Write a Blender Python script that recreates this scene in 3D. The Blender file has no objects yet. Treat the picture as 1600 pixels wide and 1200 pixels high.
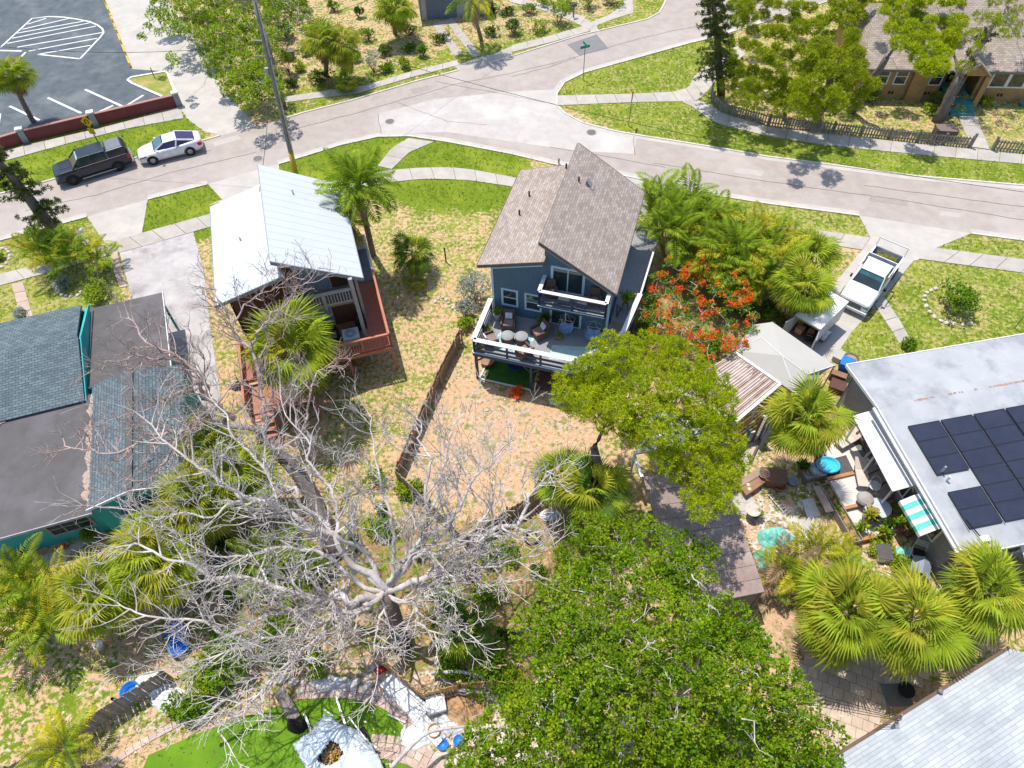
import bpy, bmesh, math, random
import numpy as np
from mathutils import Vector, Matrix, Euler

# ------------------------------------------------------------------ camera, sky, sun, exposure
scene = bpy.context.scene
COL = scene.collection
FOC, NX, NY, CAMH = 1110.0, 827.0, 1450.0, 32.0      # focal length in pixels, nadir pixel, camera height in metres
_d = Vector((NX-800, NY-600, FOC)).normalized()
_f = Vector((0, 0, 1)); _h = (_f - _d*_f.dot(_d)).normalized(); _r = _d.cross(_h)
cd = bpy.data.cameras.new('camera'); cam = bpy.data.objects.new('camera', cd); COL.objects.link(cam)
def _w(v): return Vector((v.dot(_r), v.dot(_h), -v.dot(_d)))
_cx, _cy, _cz = _w(Vector((1,0,0))), _w(Vector((0,-1,0))), _w(Vector((0,0,-1)))
cam.matrix_world = Matrix(((_cx.x,_cy.x,_cz.x,0),(_cx.y,_cy.y,_cz.y,0),(_cx.z,_cy.z,_cz.z,CAMH),(0,0,0,1)))
cd.sensor_width = 36; cd.lens = FOC/1600*36; cd.clip_end = 2000; cd.clip_start = 0.5
scene.camera = cam

world = bpy.data.worlds.new('World'); scene.world = world; world.use_nodes = True
wn = world.node_tree.nodes; wl = world.node_tree.links
SUN_AZ, SUN_EL = math.radians(-55), math.radians(71)   # azimuth (from +x) in which shadows fall; elevation
sky = wn.new('ShaderNodeTexSky'); sky.sky_type = 'NISHITA'; sky.sun_disc = False
sky.sun_elevation = SUN_EL; sky.sun_rotation = math.radians(90) - (SUN_AZ + math.pi)
bg = wn['Background']; bg.inputs['Strength'].default_value = 0.15
wl.new(sky.outputs[0], bg.inputs['Color'])
sd = bpy.data.lights.new('sun', 'SUN'); sun = bpy.data.objects.new('sun', sd); COL.objects.link(sun)
sd.energy = 3.65; sd.angle = math.radians(0.55); sd.color = (1.0, 0.94, 0.845)
_sd = Vector((math.cos(SUN_AZ)*math.cos(SUN_EL), math.sin(SUN_AZ)*math.cos(SUN_EL), -math.sin(SUN_EL)))
sun.rotation_euler = _sd.to_track_quat('-Z', 'Y').to_euler(); sun.location = (0, 20, 60)
scene.view_settings.view_transform = 'Standard'; scene.view_settings.look = 'None'
scene.view_settings.gamma = 1; scene.view_settings.exposure = 0.46
try: scene.view_settings.use_curve_mapping = False
except Exception: pass

# ------------------------------------------------------------------ helpers
R = random.Random(7)
NR = np.random.default_rng(11)
rad = math.radians
def W(px, py, h=0.0):
    """world point seen at photograph pixel (px,py) if it stands h metres above the ground"""
    v = Vector((px-800, py-600, FOC)); t = (CAMH-h)/v.dot(_d); v = v*t
    return Vector((v.dot(_r), v.dot(_h), h))

def frame(o, th):
    a = rad(th); return Vector((o[0], o[1], 0)), a

class MB:
    def __init__(s, org=None):
        s.v = []; s.f = []; s.o = Vector(org) if org is not None else Vector((0,0,0))
    def add(s, vs, fs):
        n = len(s.v); s.v += [tuple(Vector(p)-s.o) for p in vs]; s.f += [tuple(i+n for i in f) for f in fs]
    def box(s, x0, y0, z0, x1, y1, z1, rot=0, c=None):
        vs = [(x,y,z) for z in (z0,z1) for (x,y) in ((x0,y0),(x1,y0),(x1,y1),(x0,y1))]
        if rot:
            cx, cy = c if c else ((x0+x1)/2,(y0+y1)/2); ca, sa = math.cos(rot), math.sin(rot)
            vs = [(cx+(x-cx)*ca-(y-cy)*sa, cy+(x-cx)*sa+(y-cy)*ca, z) for x,y,z in vs]
        s.add(vs, [(3,2,1,0),(4,5,6,7),(0,1,5,4),(1,2,6,5),(2,3,7,6),(3,0,4,7)]); return s
    def beam(s, a, b, w, h, up=(0,0,1)):
        a, b = Vector(a), Vector(b); t = (b-a).normalized(); up = Vector(up)
        sx = t.cross(up)
        if sx.length < 1e-4: sx = Vector((1,0,0))
        sx.normalize(); uz = sx.cross(t)
        vs = [p + sx*i*w/2 + uz*j*h/2 for p in (a,b) for (i,j) in ((-1,-1),(1,-1),(1,1),(-1,1))]
        s.add(vs, [(0,1,2,3),(7,6,5,4),(0,4,5,1),(1,5,6,2),(2,6,7,3),(3,7,4,0)]); return s
    def slab(s, q, t):
        """thin slab: top face is the polygon q (list of points), thickness t along its normal"""
        q = [Vector(p) for p in q]; n = (q[1]-q[0]).cross(q[-1]-q[0]).normalized()
        k = len(q); lo = [p-n*t for p in q]
        s.add(q+lo, [tuple(range(k)), tuple(range(2*k-1,k-1,-1))]+[(i,i+k,(i+1)%k+k,(i+1)%k) for i in range(k)]); return s
    def prism(s, poly, z0, z1):
        k = len(poly); vs = [(p[0],p[1],z0) for p in poly]+[(p[0],p[1],z1) for p in poly]
        s.add(vs, [tuple(range(k-1,-1,-1)), tuple(range(k,2*k))]+[(i,(i+1)%k,(i+1)%k+k,i+k) for i in range(k)]); return s
    def tube(s, pts, rs, n=6, cap=True):
        pts = [Vector(p) for p in pts]
        if not isinstance(rs, (list,tuple)): rs = [rs]*len(pts)
        ref = Vector((0.31,0.17,0.93)); rings = []
        for i,p in enumerate(pts):
            t = (pts[min(i+1,len(pts)-1)]-pts[max(i-1,0)])
            t = t.normalized() if t.length > 1e-6 else Vector((0,0,1))
            a = t.cross(ref)
            if a.length < 0.05: a = t.cross(Vector((1,0,0)))
            a.normalize(); b = t.cross(a); ref = b.cross(t) if False else ref
            rings.append([p+(a*math.cos(2*math.pi*k/n)+b*math.sin(2*math.pi*k/n))*rs[i] for k in range(n)])
        vs = [q for r_ in rings for q in r_]
        fs = [(i*n+k, i*n+(k+1)%n, (i+1)*n+(k+1)%n, (i+1)*n+k) for i in range(len(pts)-1) for k in range(n)]
        if cap: fs += [tuple(range(n-1,-1,-1)), tuple((len(pts)-1)*n+k for k in range(n))]
        s.add(vs, fs); return s
    def cyl(s, c, r, h, n=16, r2=None):
        c = Vector(c); r2 = r if r2 is None else r2
        vs = [c+Vector((r*math.cos(2*math.pi*k/n), r*math.sin(2*math.pi*k/n), 0)) for k in range(n)]
        vs += [c+Vector((r2*math.cos(2*math.pi*k/n), r2*math.sin(2*math.pi*k/n), h)) for k in range(n)]
        s.add(vs, [tuple(range(n-1,-1,-1)), tuple(range(n,2*n))]+[(k,(k+1)%n,(k+1)%n+n,k+n) for k in range(n)]); return s
    def lathe(s, c, prof, n=16, axis='z', sy=1.0):
        c = Vector(c); vs = []
        for (r_, z) in prof:
            for k in range(n):
                a = 2*math.pi*k/n; x, y = r_*math.cos(a), r_*math.sin(a)*sy
                vs.append(c + (Vector((x,y,z)) if axis=='z' else Vector((x,z,y)) if axis=='y' else Vector((z,x,y))))
        m = len(prof)
        s.add(vs, [(i*n+k,i*n+(k+1)%n,(i+1)*n+(k+1)%n,(i+1)*n+k) for i in range(m-1) for k in range(n)]); return s
    def blob(s, c, rx, ry, rz, n=8, m=6, j=0.12, seed=0):
        rr = random.Random(seed); vs = []; c = Vector(c)
        for i in range(m+1):
            th = math.pi*i/m
            for k in range(n):
                a = 2*math.pi*k/n; q = 1+rr.uniform(-j,j)
                vs.append(c+Vector((rx*math.sin(th)*math.cos(a)*q, ry*math.sin(th)*math.sin(a)*q, rz*math.cos(th)*q)))
        s.add(vs, [(i*n+k,(i+1)*n+k,(i+1)*n+(k+1)%n,i*n+(k+1)%n) for i in range(m) for k in range(n)]); return s
    def mesh(s, name, smooth=False):
        me = bpy.data.meshes.new(name); me.from_pydata(s.v, [], s.f); me.update()
        bm = bmesh.new(); bm.from_mesh(me)
        bmesh.ops.recalc_face_normals(bm, faces=bm.faces)
        uvl = bm.loops.layers.uv.new('UVMap')
        for f in bm.faces:
            n_ = f.normal
            if abs(n_.z) < 0.9995:
                u = Vector((0,0,1)).cross(n_).normalized(); v = n_.cross(u)
            else: u, v = Vector((1,0,0)), Vector((0,1,0))
            for l in f.loops: l[uvl].uv = (l.vert.co.dot(u), l.vert.co.dot(v))
            f.smooth = smooth
        bm.to_mesh(me); bm.free()
        return me
    def build(s, name, mat, parent=None, smooth=False, kind=None, bevel=0):
        o = bpy.data.objects.new(name, s.mesh(name, smooth)); COL.objects.link(o)
        o.data.materials.append(mat)
        if parent is not None: o.parent = parent
        if kind: o['kind'] = kind
        if bevel:
            m = o.modifiers.new('bevel','BEVEL'); m.width = bevel; m.segments = 2; m.limit_method = 'ANGLE'
        return o

def thing(name, label, cat, loc=(0,0,0), rotz=0, group=None):
    o = bpy.data.objects.new(name, None); COL.objects.link(o); o.empty_display_size = 0.3
    o.location = loc; o.rotation_euler = (0,0,rotz); o['label'] = label; o['category'] = cat
    if group: o['group'] = group
    return o
def tag(o, label, cat, group=None, loc=None):
    o['label'] = label; o['category'] = cat
    if group: o['group'] = group
    if loc is not None: o.location = loc
    return o
def inst(name, me, parent, loc=(0,0,0), rot=(0,0,0), scale=(1,1,1)):
    o = bpy.data.objects.new(name, me); COL.objects.link(o); o.parent = parent
    o.location = loc; o.rotation_euler = rot; o.scale = scale; return o
def kids(o): return [c for c in bpy.data.objects if c.parent == o]
def copy_tree(o, label=None, loc=None, rotz=None, scale=None):
    def cp(src, par):
        c = src.copy(); COL.objects.link(c); c.parent = par
        for ch in kids_map.get(src.name, []): cp(ch, c)
        return c
    kids_map = {}
    for c in bpy.data.objects:
        if c.parent: kids_map.setdefault(c.parent.name, []).append(c)
    r = cp(o, None)
    if label: r['label'] = label
    if loc is not None: r.location = loc
    if rotz is not None: r.rotation_euler = (0,0,rotz)
    if scale is not None: r.scale = (scale,)*3
    return r

def fastmesh(name, verts, nper, mat, parent=None, kind=None, smooth=False):
    """verts: (N*nper,3) array, every nper in a row make one face"""
    n = len(verts)//nper; me = bpy.data.meshes.new(name)
    me.vertices.add(len(verts)); me.vertices.foreach_set('co', np.asarray(verts, np.float32).ravel())
    me.loops.add(n*nper); me.loops.foreach_set('vertex_index', np.arange(n*nper, dtype=np.int32))
    me.polygons.add(n); me.polygons.foreach_set('loop_start', np.arange(0, n*nper, nper, dtype=np.int32))
    try: me.polygons.foreach_set('loop_total', np.full(n, nper, dtype=np.int32))
    except Exception: pass
    me.update(calc_edges=True); me.validate()
    me.materials.append(mat)
    o = bpy.data.objects.new(name, me); COL.objects.link(o)
    if parent is not None: o.parent = parent
    if kind: o['kind'] = kind
    return o

# ------------------------------------------------------------------ materials
MATS = {}
def mat(name, c1, c2=None, scale=3.0, rough=0.85, bump=0.0, bscale=None, metal=0.0, brick=None, wave=None,
        detail=6, trans=0.0, island=0.0, objrand=0.0, spec=0.3, c3=None, s3=0.4, coords='pos', lo=0.35, hi=0.65, alpha=None, coat=0):
    m = bpy.data.materials.new(name); m.use_nodes = True; nt = m.node_tree; N = nt.nodes; L = nt.links
    b = N['Principled BSDF']; b.inputs['Roughness'].default_value = rough; b.inputs['Metallic'].default_value = metal
    b.inputs['Specular IOR Level'].default_value = spec
    if coat: b.inputs['Coat Weight'].default_value = coat
    geo = N.new('ShaderNodeNewGeometry'); tc = N.new('ShaderNodeTexCoord')
    vec = geo.outputs['Position'] if coords == 'pos' else tc.outputs['UV'] if coords == 'uv' else tc.outputs['Object']
    def noise(sc, det=detail):
        n = N.new('ShaderNodeTexNoise'); n.inputs['Scale'].default_value = sc; n.inputs['Detail'].default_value = det
        n.inputs['Roughness'].default_value = 0.62; L.new(vec, n.inputs['Vector']); return n.outputs['Fac']
    def ramp(fac, a, c):
        r_ = N.new('ShaderNodeMapRange'); r_.inputs['From Min'].default_value = a; r_.inputs['From Max'].default_value = c
        L.new(fac, r_.inputs['Value']); return r_.outputs['Result']
    def mix(fac, a, c, mode='MIX'):
        x = N.new('ShaderNodeMix'); x.data_type = 'RGBA'; x.blend_type = mode
        if hasattr(fac, 'is_linked'): L.new(fac, x.inputs[0])
        else: x.inputs[0].default_value = fac
        for s_, q in ((6,a),(7,c)):
            if isinstance(q, tuple): x.inputs[s_].default_value = (*q[:3], 1)
            else: L.new(q, x.inputs[s_])
        return x.outputs[2]
    c2 = c2 or tuple(x*0.8 for x in c1)
    col = mix(ramp(noise(scale), lo, hi), c1, c2)
    if c3: col = mix(ramp(noise(s3, 4), 0.5, 0.68), col, c3)
    height = None
    if brick:
        bw, bh, mort, mcol, cb = brick
        bt = N.new('ShaderNodeTexBrick'); bt.inputs['Scale'].default_value = 1.0; L.new(tc.outputs['UV'], bt.inputs['Vector'])
        bt.inputs['Brick Width'].default_value = bw; bt.inputs['Row Height'].default_value = bh
        bt.inputs['Mortar Size'].default_value = mort; bt.inputs['Mortar Smooth'].default_value = 0.3
        bt.inputs['Color1'].default_value = (1,1,1,1); bt.inputs['Color2'].default_value = (*cb,1)
        bt.inputs['Mortar'].default_value = (*mcol,1); bt.inputs['Bias'].default_value = -0.1
        col = mix(1.0, col, bt.outputs['Color'], 'MULTIPLY'); height = bt.outputs['Fac']
    if wave:
        wv = N.new('ShaderNodeTexWave'); wv.bands_direction = wave[0]; wv.inputs['Scale'].default_value = wave[1]
        L.new(tc.outputs['UV'], wv.inputs['Vector']); height = wv.outputs['Fac']
        if len(wave) > 2: col = mix(ramp(wv.outputs['Fac'], 0.0, 0.35), wave[2], col)
    if island:
        hs = N.new('ShaderNodeHueSaturation'); L.new(col, hs.inputs['Color'])
        mr = N.new('ShaderNodeMapRange'); mr.inputs['To Min'].default_value = 1-island; mr.inputs['To Max'].default_value = 1+island
        L.new(geo.outputs['Random Per Island'], mr.inputs['Value']); L.new(mr.outputs[0], hs.inputs['Value'])
        mr2 = N.new('ShaderNodeMapRange'); mr2.inputs['To Min'].default_value = 0.5-island*0.06; mr2.inputs['To Max'].default_value = 0.5+island*0.05
        ml = N.new('ShaderNodeMath'); ml.operation = 'FRACT'; mm = N.new('ShaderNodeMath'); mm.operation = 'MULTIPLY'; mm.inputs[1].default_value = 37.7
        L.new(geo.outputs['Random Per Island'], mm.inputs[0]); L.new(mm.outputs[0], ml.inputs[0]); L.new(ml.outputs[0], mr2.inputs['Value'])
        L.new(mr2.outputs[0], hs.inputs['Hue']); col = hs.outputs['Color']
    if objrand:
        oi = N.new('ShaderNodeObjectInfo'); hs = N.new('ShaderNodeHueSaturation'); L.new(col, hs.inputs['Color'])
        mr = N.new('ShaderNodeMapRange'); mr.inputs['To Min'].default_value = 1-objrand; mr.inputs['To Max'].default_value = 1+objrand
        L.new(oi.outputs['Random'], mr.inputs['Value']); L.new(mr.outputs[0], hs.inputs['Value']); col = hs.outputs['Color']
    L.new(col, b.inputs['Base Color'])
    if bump:
        bp = N.new('ShaderNodeBump'); bp.inputs['Strength'].default_value = min(1,bump); bp.inputs['Distance'].default_value = 0.03
        L.new(height if height is not None else noise(bscale or scale*4), bp.inputs['Height']); L.new(bp.outputs[0], b.inputs['Normal'])
    if trans:
        tr = N.new('ShaderNodeBsdfTranslucent'); L.new(col, tr.inputs['Color'])
        ms = N.new('ShaderNodeMixShader'); ms.inputs[0].default_value = trans
        L.new(b.outputs[0], ms.inputs[1]); L.new(tr.outputs[0], ms.inputs[2]); L.new(ms.outputs[0], N['Material Output'].inputs['Surface'])
    MATS[name] = m; return m

asphalt   = mat('asphalt road', (.405,.355,.32), (.345,.30,.27), 1.2, .95, .25, 60, c3=(.44,.39,.355), s3=.16)
asph_pale = mat('worn pale asphalt', (.485,.45,.425), (.43,.395,.37), 1.5, .95, .2, 60, c3=(.54,.51,.485), s3=.3)
asph_dark = mat('new asphalt patch', (.22,.215,.22), (.19,.185,.19), 2, .95, .2, 60)
lot_asph  = mat('parking lot asphalt', (.075,.095,.11), (.115,.135,.15), .9, .9, .3, 50, c3=(.16,.175,.185), s3=.35)
crackm    = mat('road crack', (.14,.12,.115), None, 3, 1)
concrete  = mat('concrete', (.46,.425,.385), (.38,.35,.315), 1.1, .9, .2, 40, c3=(.46,.42,.38), s3=.9, objrand=.07)
conc_pale = mat('pale concrete', (.48,.455,.42), (.42,.39,.355), .9, .9, .15, 40, c3=(.52,.47,.42), s3=.5)
conc_gray = mat('stained concrete', (.50,.475,.46), (.38,.355,.35), .8, .95, .2, 30, c3=(.27,.25,.25), s3=.5)
kerbm     = mat('kerb concrete', (.62,.58,.52), (.50,.45,.38), 2, .9)
whitep    = mat('white road paint', (.78,.78,.78), (.6,.6,.6), 3, .7)
yellowp   = mat('yellow paint', (.60,.42,.06), (.50,.34,.05), 3, .6)
iron      = mat('cast iron', (.13,.12,.12), (.2,.19,.18), 8, .6, .4, metal=.6)
soil      = mat('bare soil', (.38,.27,.17), (.26,.18,.11), 1.5, 1, .5, 20)
sandm     = mat('pale sand', (.66,.58,.50), (.52,.44,.36), 1.4, 1, .4, 20, c3=(.40,.32,.24), s3=1.1)
white     = mat('white paint', (.72,.72,.73), (.66,.66,.68), 4, .5)
whitedirty= mat('weathered white', (.74,.74,.75), (.58,.58,.60), .7, .6, c3=(.42,.42,.44), s3=1.6)
black     = mat('black rubber', (.02,.02,.02), None, 5, .8)
darkgl    = mat('dark glass', (.02,.035,.04), (.03,.05,.055), 2, .08, spec=.8)
tealgl    = mat('windscreen glass', (.03,.10,.11), (.05,.16,.17), 1.5, .05, spec=.9)
chrome    = mat('chrome', (.6,.6,.62), None, 3, .25, metal=.9)
woodtan   = mat('new fence wood', (.52,.33,.15), (.42,.26,.11), 5, .8, objrand=.12)
woodgray  = mat('weathered wood', (.29,.25,.215), (.20,.17,.145), 6, .9, .2, objrand=.2)
woodbrown = mat('brown timber', (.22,.12,.075), (.16,.085,.05), 5, .8, objrand=.12)
reddeck   = mat('red stained deck', (.42,.15,.10), (.34,.12,.08), 4, .7, wave=('X',3.4))
redwood   = mat('red stained rail', (.50,.20,.13), (.42,.16,.10), 4, .7)
brownside = mat('brown siding', (.14,.055,.04), (.11,.045,.032), 3, .75, .4, wave=('Y',3.2))
bluewall  = mat('slate blue siding', (.095,.18,.245), (.085,.165,.225), 2, .7, .25, wave=('X',1.6))
bluetrim  = mat('pale blue trim', (.52,.70,.80), (.47,.65,.76), 2, .5)
navy      = mat('navy timber', (.035,.055,.105), (.045,.07,.125), 3, .6)
graydeck  = mat('grey composite deck', (.33,.34,.35), (.28,.29,.30), 3, .7, .3, wave=('X',3.4,(.20,.21,.22)))
tealwall  = mat('teal stucco', (.045,.40,.40), (.04,.35,.355), 1.2, .8, .2, 20, c3=(.06,.46,.45), s3=.6)
tealdark  = mat('dark teal trim', (.02,.20,.24), None, 2, .6)
shing_br  = mat('brown shingles', (.42,.365,.325), (.375,.322,.285), 2.2, .95, .5, brick=(.30,.145,.012,(.55,.5,.48),(.70,.64,.60)), c3=(.455,.40,.36), s3=.8)
shing_bl  = mat('blue grey shingles', (.155,.205,.225), (.125,.165,.185), 1.5, .95, .5, brick=(.32,.16,.018,(.42,.42,.44),(.62,.63,.66)))
shing_tan = mat('tan shingles', (.45,.385,.33), (.36,.305,.26), 2.2, .95, .5, brick=(.34,.17,.014,(.5,.48,.46),(.72,.70,.68)))
shing_wh  = mat('white shingles', (.50,.535,.56), (.38,.41,.43), .8, .9, .4, brick=(.9,.145,.01,(.62,.62,.64),(.80,.80,.82)), c3=(.34,.365,.385), s3=.42)
felt      = mat('dark rolled roofing', (.122,.116,.117), (.10,.095,.096), 1.2, .95, .1, c3=(.15,.14,.15), s3=.35)
metalroof = mat('white metal roof', (.545,.58,.615), (.525,.56,.60), .6, .6, spec=.15)
flatroof  = mat('weathered white membrane', (.41,.425,.445), (.35,.365,.385), .8, .8, .1, c3=(.25,.262,.29), s3=.5, detail=9, hi=.6)
rustm     = mat('rust stain', (.28,.16,.11), (.40,.28,.22), 9, .9)
solarm    = mat('solar cells', (.022,.026,.045), (.030,.034,.055), 1.5, .22, spec=.6, brick=(.157,.157,.003,(1.6,1.6,1.8),(.95,.95,1)))
tanbrick  = mat('tan brick', (.46,.29,.125), (.38,.235,.10), 2.5, .9, .3, brick=(.22,.08,.008,(.9,.85,.8),(.85,.82,.78)))
wallred   = mat('painted red wall', (.20,.052,.045), (.17,.045,.04), 1.5, .8, .2, brick=(.4,.2,.008,(.9,.9,.9),(.92,.92,.92)))
bluebody  = mat('dark slate car paint', (.016,.022,.032), (.02,.027,.037), 2, .3, spec=.4, coat=.25)
whitebody = mat('white car paint', (.78,.79,.82), None, 2, .3, spec=.5, coat=.6)
redlamp   = mat('red lamp', (.5,.02,.03), None, 2, .3)
bluepl    = mat('blue plastic', (.02,.16,.55), (.03,.22,.65), 3, .4)
cyanpl    = mat('bright blue basin', (.03,.38,.62), (.05,.48,.70), 3, .3)
grayfab   = mat('grey fabric', (.34,.34,.35), (.28,.28,.29), 4, .9)
brownwick = mat('brown wicker', (.16,.09,.075), (.12,.07,.055), 14, .8)
turq      = mat('turquoise tarp', (.12,.52,.44), (.36,.68,.60), 3.2, .5, 1, 7, c3=(.06,.36,.32), s3=2.2)
tarpw     = mat('cream canopy', (.45,.435,.405), (.42,.405,.38), .5, .8)
bluetarp  = mat('pale blue tarp', (.52,.60,.68), (.62,.68,.73), 1.3, .5, .8, 3)
terracot  = mat('terracotta', (.45,.20,.12), (.38,.16,.10), 4, .8)
galv      = mat('galvanised steel', (.42,.44,.46), None, 4, .45, metal=.5)
polem     = mat('weathered pole', (.30,.28,.27), (.20,.18,.17), 4, .9, .3)
signyel   = mat('yellow sign', (.72,.46,.02), None, 3, .5)
signgrn   = mat('green sign', (.02,.28,.20), None, 3, .5)
signbak   = mat('sign back', (.20,.10,.09), (.28,.17,.15), 5, .6)
matgray   = mat('grey rubber mat', (.11,.10,.105), None, 4, .9)
astro     = mat('artificial turf', (.14,.27,.012), (.10,.215,.01), .7, .95, .6, 60, c3=(.15,.33,.018), s3=.3)
pavem     = mat('pink pavers', (.56,.42,.36), (.48,.36,.30), 2, .9, objrand=.12)
paver2    = mat('tan pavers', (.55,.45,.36), (.45,.36,.29), 2.5, .9, objrand=.14)
stonew    = mat('white stone', (.66,.60,.55), (.52,.46,.42), 5, .9, objrand=.1)
litter    = mat('dry leaf litter', (.36,.22,.12), (.24,.14,.08), 5, 1, island=.35)
barkg     = mat('bleached bark', (.57,.525,.495), (.38,.34,.315), 2.5, .9, .3, 14, c3=(.68,.64,.62), s3=1.2)
barkp     = mat('pinkish dead bark', (.44,.345,.315), (.31,.235,.215), 2.5, .9, .3, 14, c3=(.52,.43,.40), s3=1.2)
barkd     = mat('dark bark', (.13,.105,.095), (.20,.165,.15), 4, .95, .6, 18)
palmbark  = mat('palm trunk', (.27,.20,.15), (.17,.125,.095), 6, .95, .7, 10)
deadfr    = mat('dead frond', (.37,.245,.15), (.27,.175,.11), 3, .9, trans=.25, objrand=.2)
def leafm(n, a, b, **k): return mat(n, a, b, k.pop('sc',1.1), .6, trans=k.pop('trans',.32), island=k.pop('island',.30), spec=.10, **k)
lf_ficus  = leafm('ficus leaf', (.21,.345,.010), (.115,.215,.006), c3=(.31,.41,.016), s3=.75, island=.42, trans=.42)
lf_pine   = leafm('pine needle', (.50,.56,.018), (.34,.45,.012), trans=.45)
lf_pine2  = leafm('pine needle dark', (.40,.46,.016), (.24,.32,.012), trans=.42)
lf_norf   = leafm('norfolk needle', (.085,.12,.035), (.15,.18,.04))
lf_fan    = leafm('fan palm leaf', (.37,.44,.030), (.24,.33,.022), objrand=.22, island=.18)
lf_fany   = leafm('yellow fan leaf', (.46,.44,.04), (.33,.36,.03), objrand=.2, island=.2)
lf_fand   = leafm('deep green fan leaf', (.13,.22,.035), (.09,.165,.03), objrand=.2, island=.18)
lf_feath  = leafm('feather palm leaf', (.27,.36,.022), (.17,.27,.018), objrand=.25, island=.2)
lf_feathy = leafm('yellow feather leaf', (.48,.44,.03), (.32,.34,.022), objrand=.25, island=.2)
lf_bush   = leafm('bush leaf', (.18,.31,.016), (.10,.205,.010))
lf_lime   = leafm('bright bush leaf', (.31,.41,.020), (.19,.30,.014))
lf_silver = leafm('silver leaf', (.38,.42,.37), (.26,.30,.25))
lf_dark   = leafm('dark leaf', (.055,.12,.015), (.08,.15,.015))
lf_red    = leafm('red flower', (.85,.09,.015), (.88,.20,.03), island=.25)
lf_grass  = leafm('grass blade', (.21,.29,.022), (.155,.24,.018), sc=.8)
lf_dry    = leafm('dry grass blade', (.42,.33,.14), (.34,.25,.11), sc=.8)
# ------------------------------------------------------------------ ground sheet
def inside(X, Y, poly):
    r = np.zeros(X.shape, bool); n = len(poly); j = n-1
    for i in range(n):
        xi, yi = poly[i]; xj, yj = poly[j]
        c = ((yi > Y) != (yj > Y)) & (X < (xj-xi)*(Y-yi)/((yj-yi) or 1e-9)+xi); r ^= c; j = i
    return r
def WP(pts, h=0): return [tuple(W(x,y,h)[:2]) for x,y in pts]
gx = np.concatenate([np.array([-900,-400,-200,-120,-85]), np.arange(-70,70.01,.5), np.array([85,120,200,400,900])])
gy = np.concatenate([np.array([-500,-200,-80,-30]), np.arange(-8,84.01,.5), np.array([100,140,220,400,900,1600])])
GX, GY = np.meshgrid(gx, gy)
# r = grass cover, g = lushness, b = pale sand, a = brown mulch ; polygons are in photograph pixels on the ground
Z = np.zeros(GX.shape+(4,)); Z[...,0] = .38; Z[...,1] = .15
def zone(pts, r=None, g=None, b=None, a=None, soft=1):
    m = inside(GX, GY, WP(pts)).astype(float)
    for _ in range(soft):
        m[1:-1,1:-1] = (m[1:-1,1:-1]*2+m[:-2,1:-1]+m[2:,1:-1]+m[1:-1,:-2]+m[1:-1,2:])/6
    for k,v in enumerate((r,g,b,a)):
        if v is not None: Z[...,k] = Z[...,k]*(1-m)+v*m
zone([(-200,180),(290,180),(330,215),(-200,360)], 1, .9)                         # verge behind the parked cars
zone([(-200,300),(640,200),(830,240),(830,290),(640,300),(300,380),(-200,440)], 1, .95)
zone([(-300,400),(180,340),(200,480),(-300,560)], .85, .3)
zone([(590,285),(830,275),(780,360),(700,400),(640,330)], 1, .95, soft=3)
zone([(640,330),(790,330),(735,440),(640,470),(560,470),(560,330)], .52, .2, soft=3)
zone([(560,430),(760,430),(620,720),(480,720),(500,600)], .38, .12, .1, soft=3)
zone([(540,590),(660,590),(600,700),(500,720)], .50, .2, soft=3)
zone([(720,540),(760,600),(920,620),(960,740),(860,800),(700,800),(610,740)], .10, .1, .15, .1, soft=2)
zone([(470,820),(960,800),(820,1080),(560,1050)], .35, .3, .05, .65, soft=2)
zone([(440,140),(1060,-60),(1060,60),(440,200)], .7, .55, soft=2)
zone([(440,-60),(1000,-100),(960,20),(700,80),(440,140)], .36, .35, .25, .2, soft=3)
zone([(860,60),(1130,20),(1130,160),(1200,250),(1000,225),(860,150)], 1, .55)
zone([(1100,200),(1700,240),(1700,330),(1100,240)], 1, .62)
zone([(1120,-60),(1800,-60),(1800,250),(1300,215),(1120,150)], .5, .25, .1, .1, soft=2)
zone([(1000,280),(1360,330),(1360,380),(1000,320)], 1, .38)
zone([(1000,335),(1400,385),(1300,520),(1130,640),(980,560)], .3, .25, .1, .7, soft=2)
zone([(1150,350),(1350,372),(1330,460),(1240,420)], .35, .2, .15, .1, soft=2)
zone([(1450,360),(1800,400),(1800,440),(1430,400)], 1, .45)
zone([(1430,400),(1750,440),(1750,540),(1330,570),(1290,545),(1380,470)], .95, .5, soft=1)
zone([(1480,430),(1530,440),(1540,520),(1460,500)], .6, .15, .1, soft=2)
zone([(1120,640),(1480,880),(1480,960),(1160,960),(1130,780)], .35, .35, .35, .2, soft=2)
zone([(1150,780),(1290,800),(1260,900),(1180,900)], .1, .2, .7, .2, soft=2)
zone([(1180,880),(1400,960),(1450,1200),(1180,1300)], .1, .1, .3, .3)
zone([(-300,860),(330,880),(280,1080),(60,1250),(-300,1300)], .34, .2, .2, .05, soft=3)
zone([(-50,1050),(160,1040),(120,1150),(-100,1250)], .5, .5, soft=3)
zone([(330,870),(540,900),(480,1010),(330,1000)], .35, .3, .05, .6, soft=2)
zone([(60,1210),(300,1060),(420,1030),(480,1060),(240,1160),(180,1240)], .3, .3, .3, .2, soft=1)
zone([(560,1020),(860,1060),(900,1250),(560,1250)], .15, .1, .6, .2, soft=2)
zone([(350,360),(420,480),(360,580),(290,480)], .4, .2, .1, soft=2)
zone([(750,560),(880,590),(860,640),(748,600)], .2, .1, 0, .3)
nzx, nzy = GX.shape
me = bpy.data.meshes.new('ground'); V = np.stack([GX.ravel(), GY.ravel(), np.zeros(GX.size)], 1)
idx = np.arange(GX.size).reshape(GX.shape)
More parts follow.
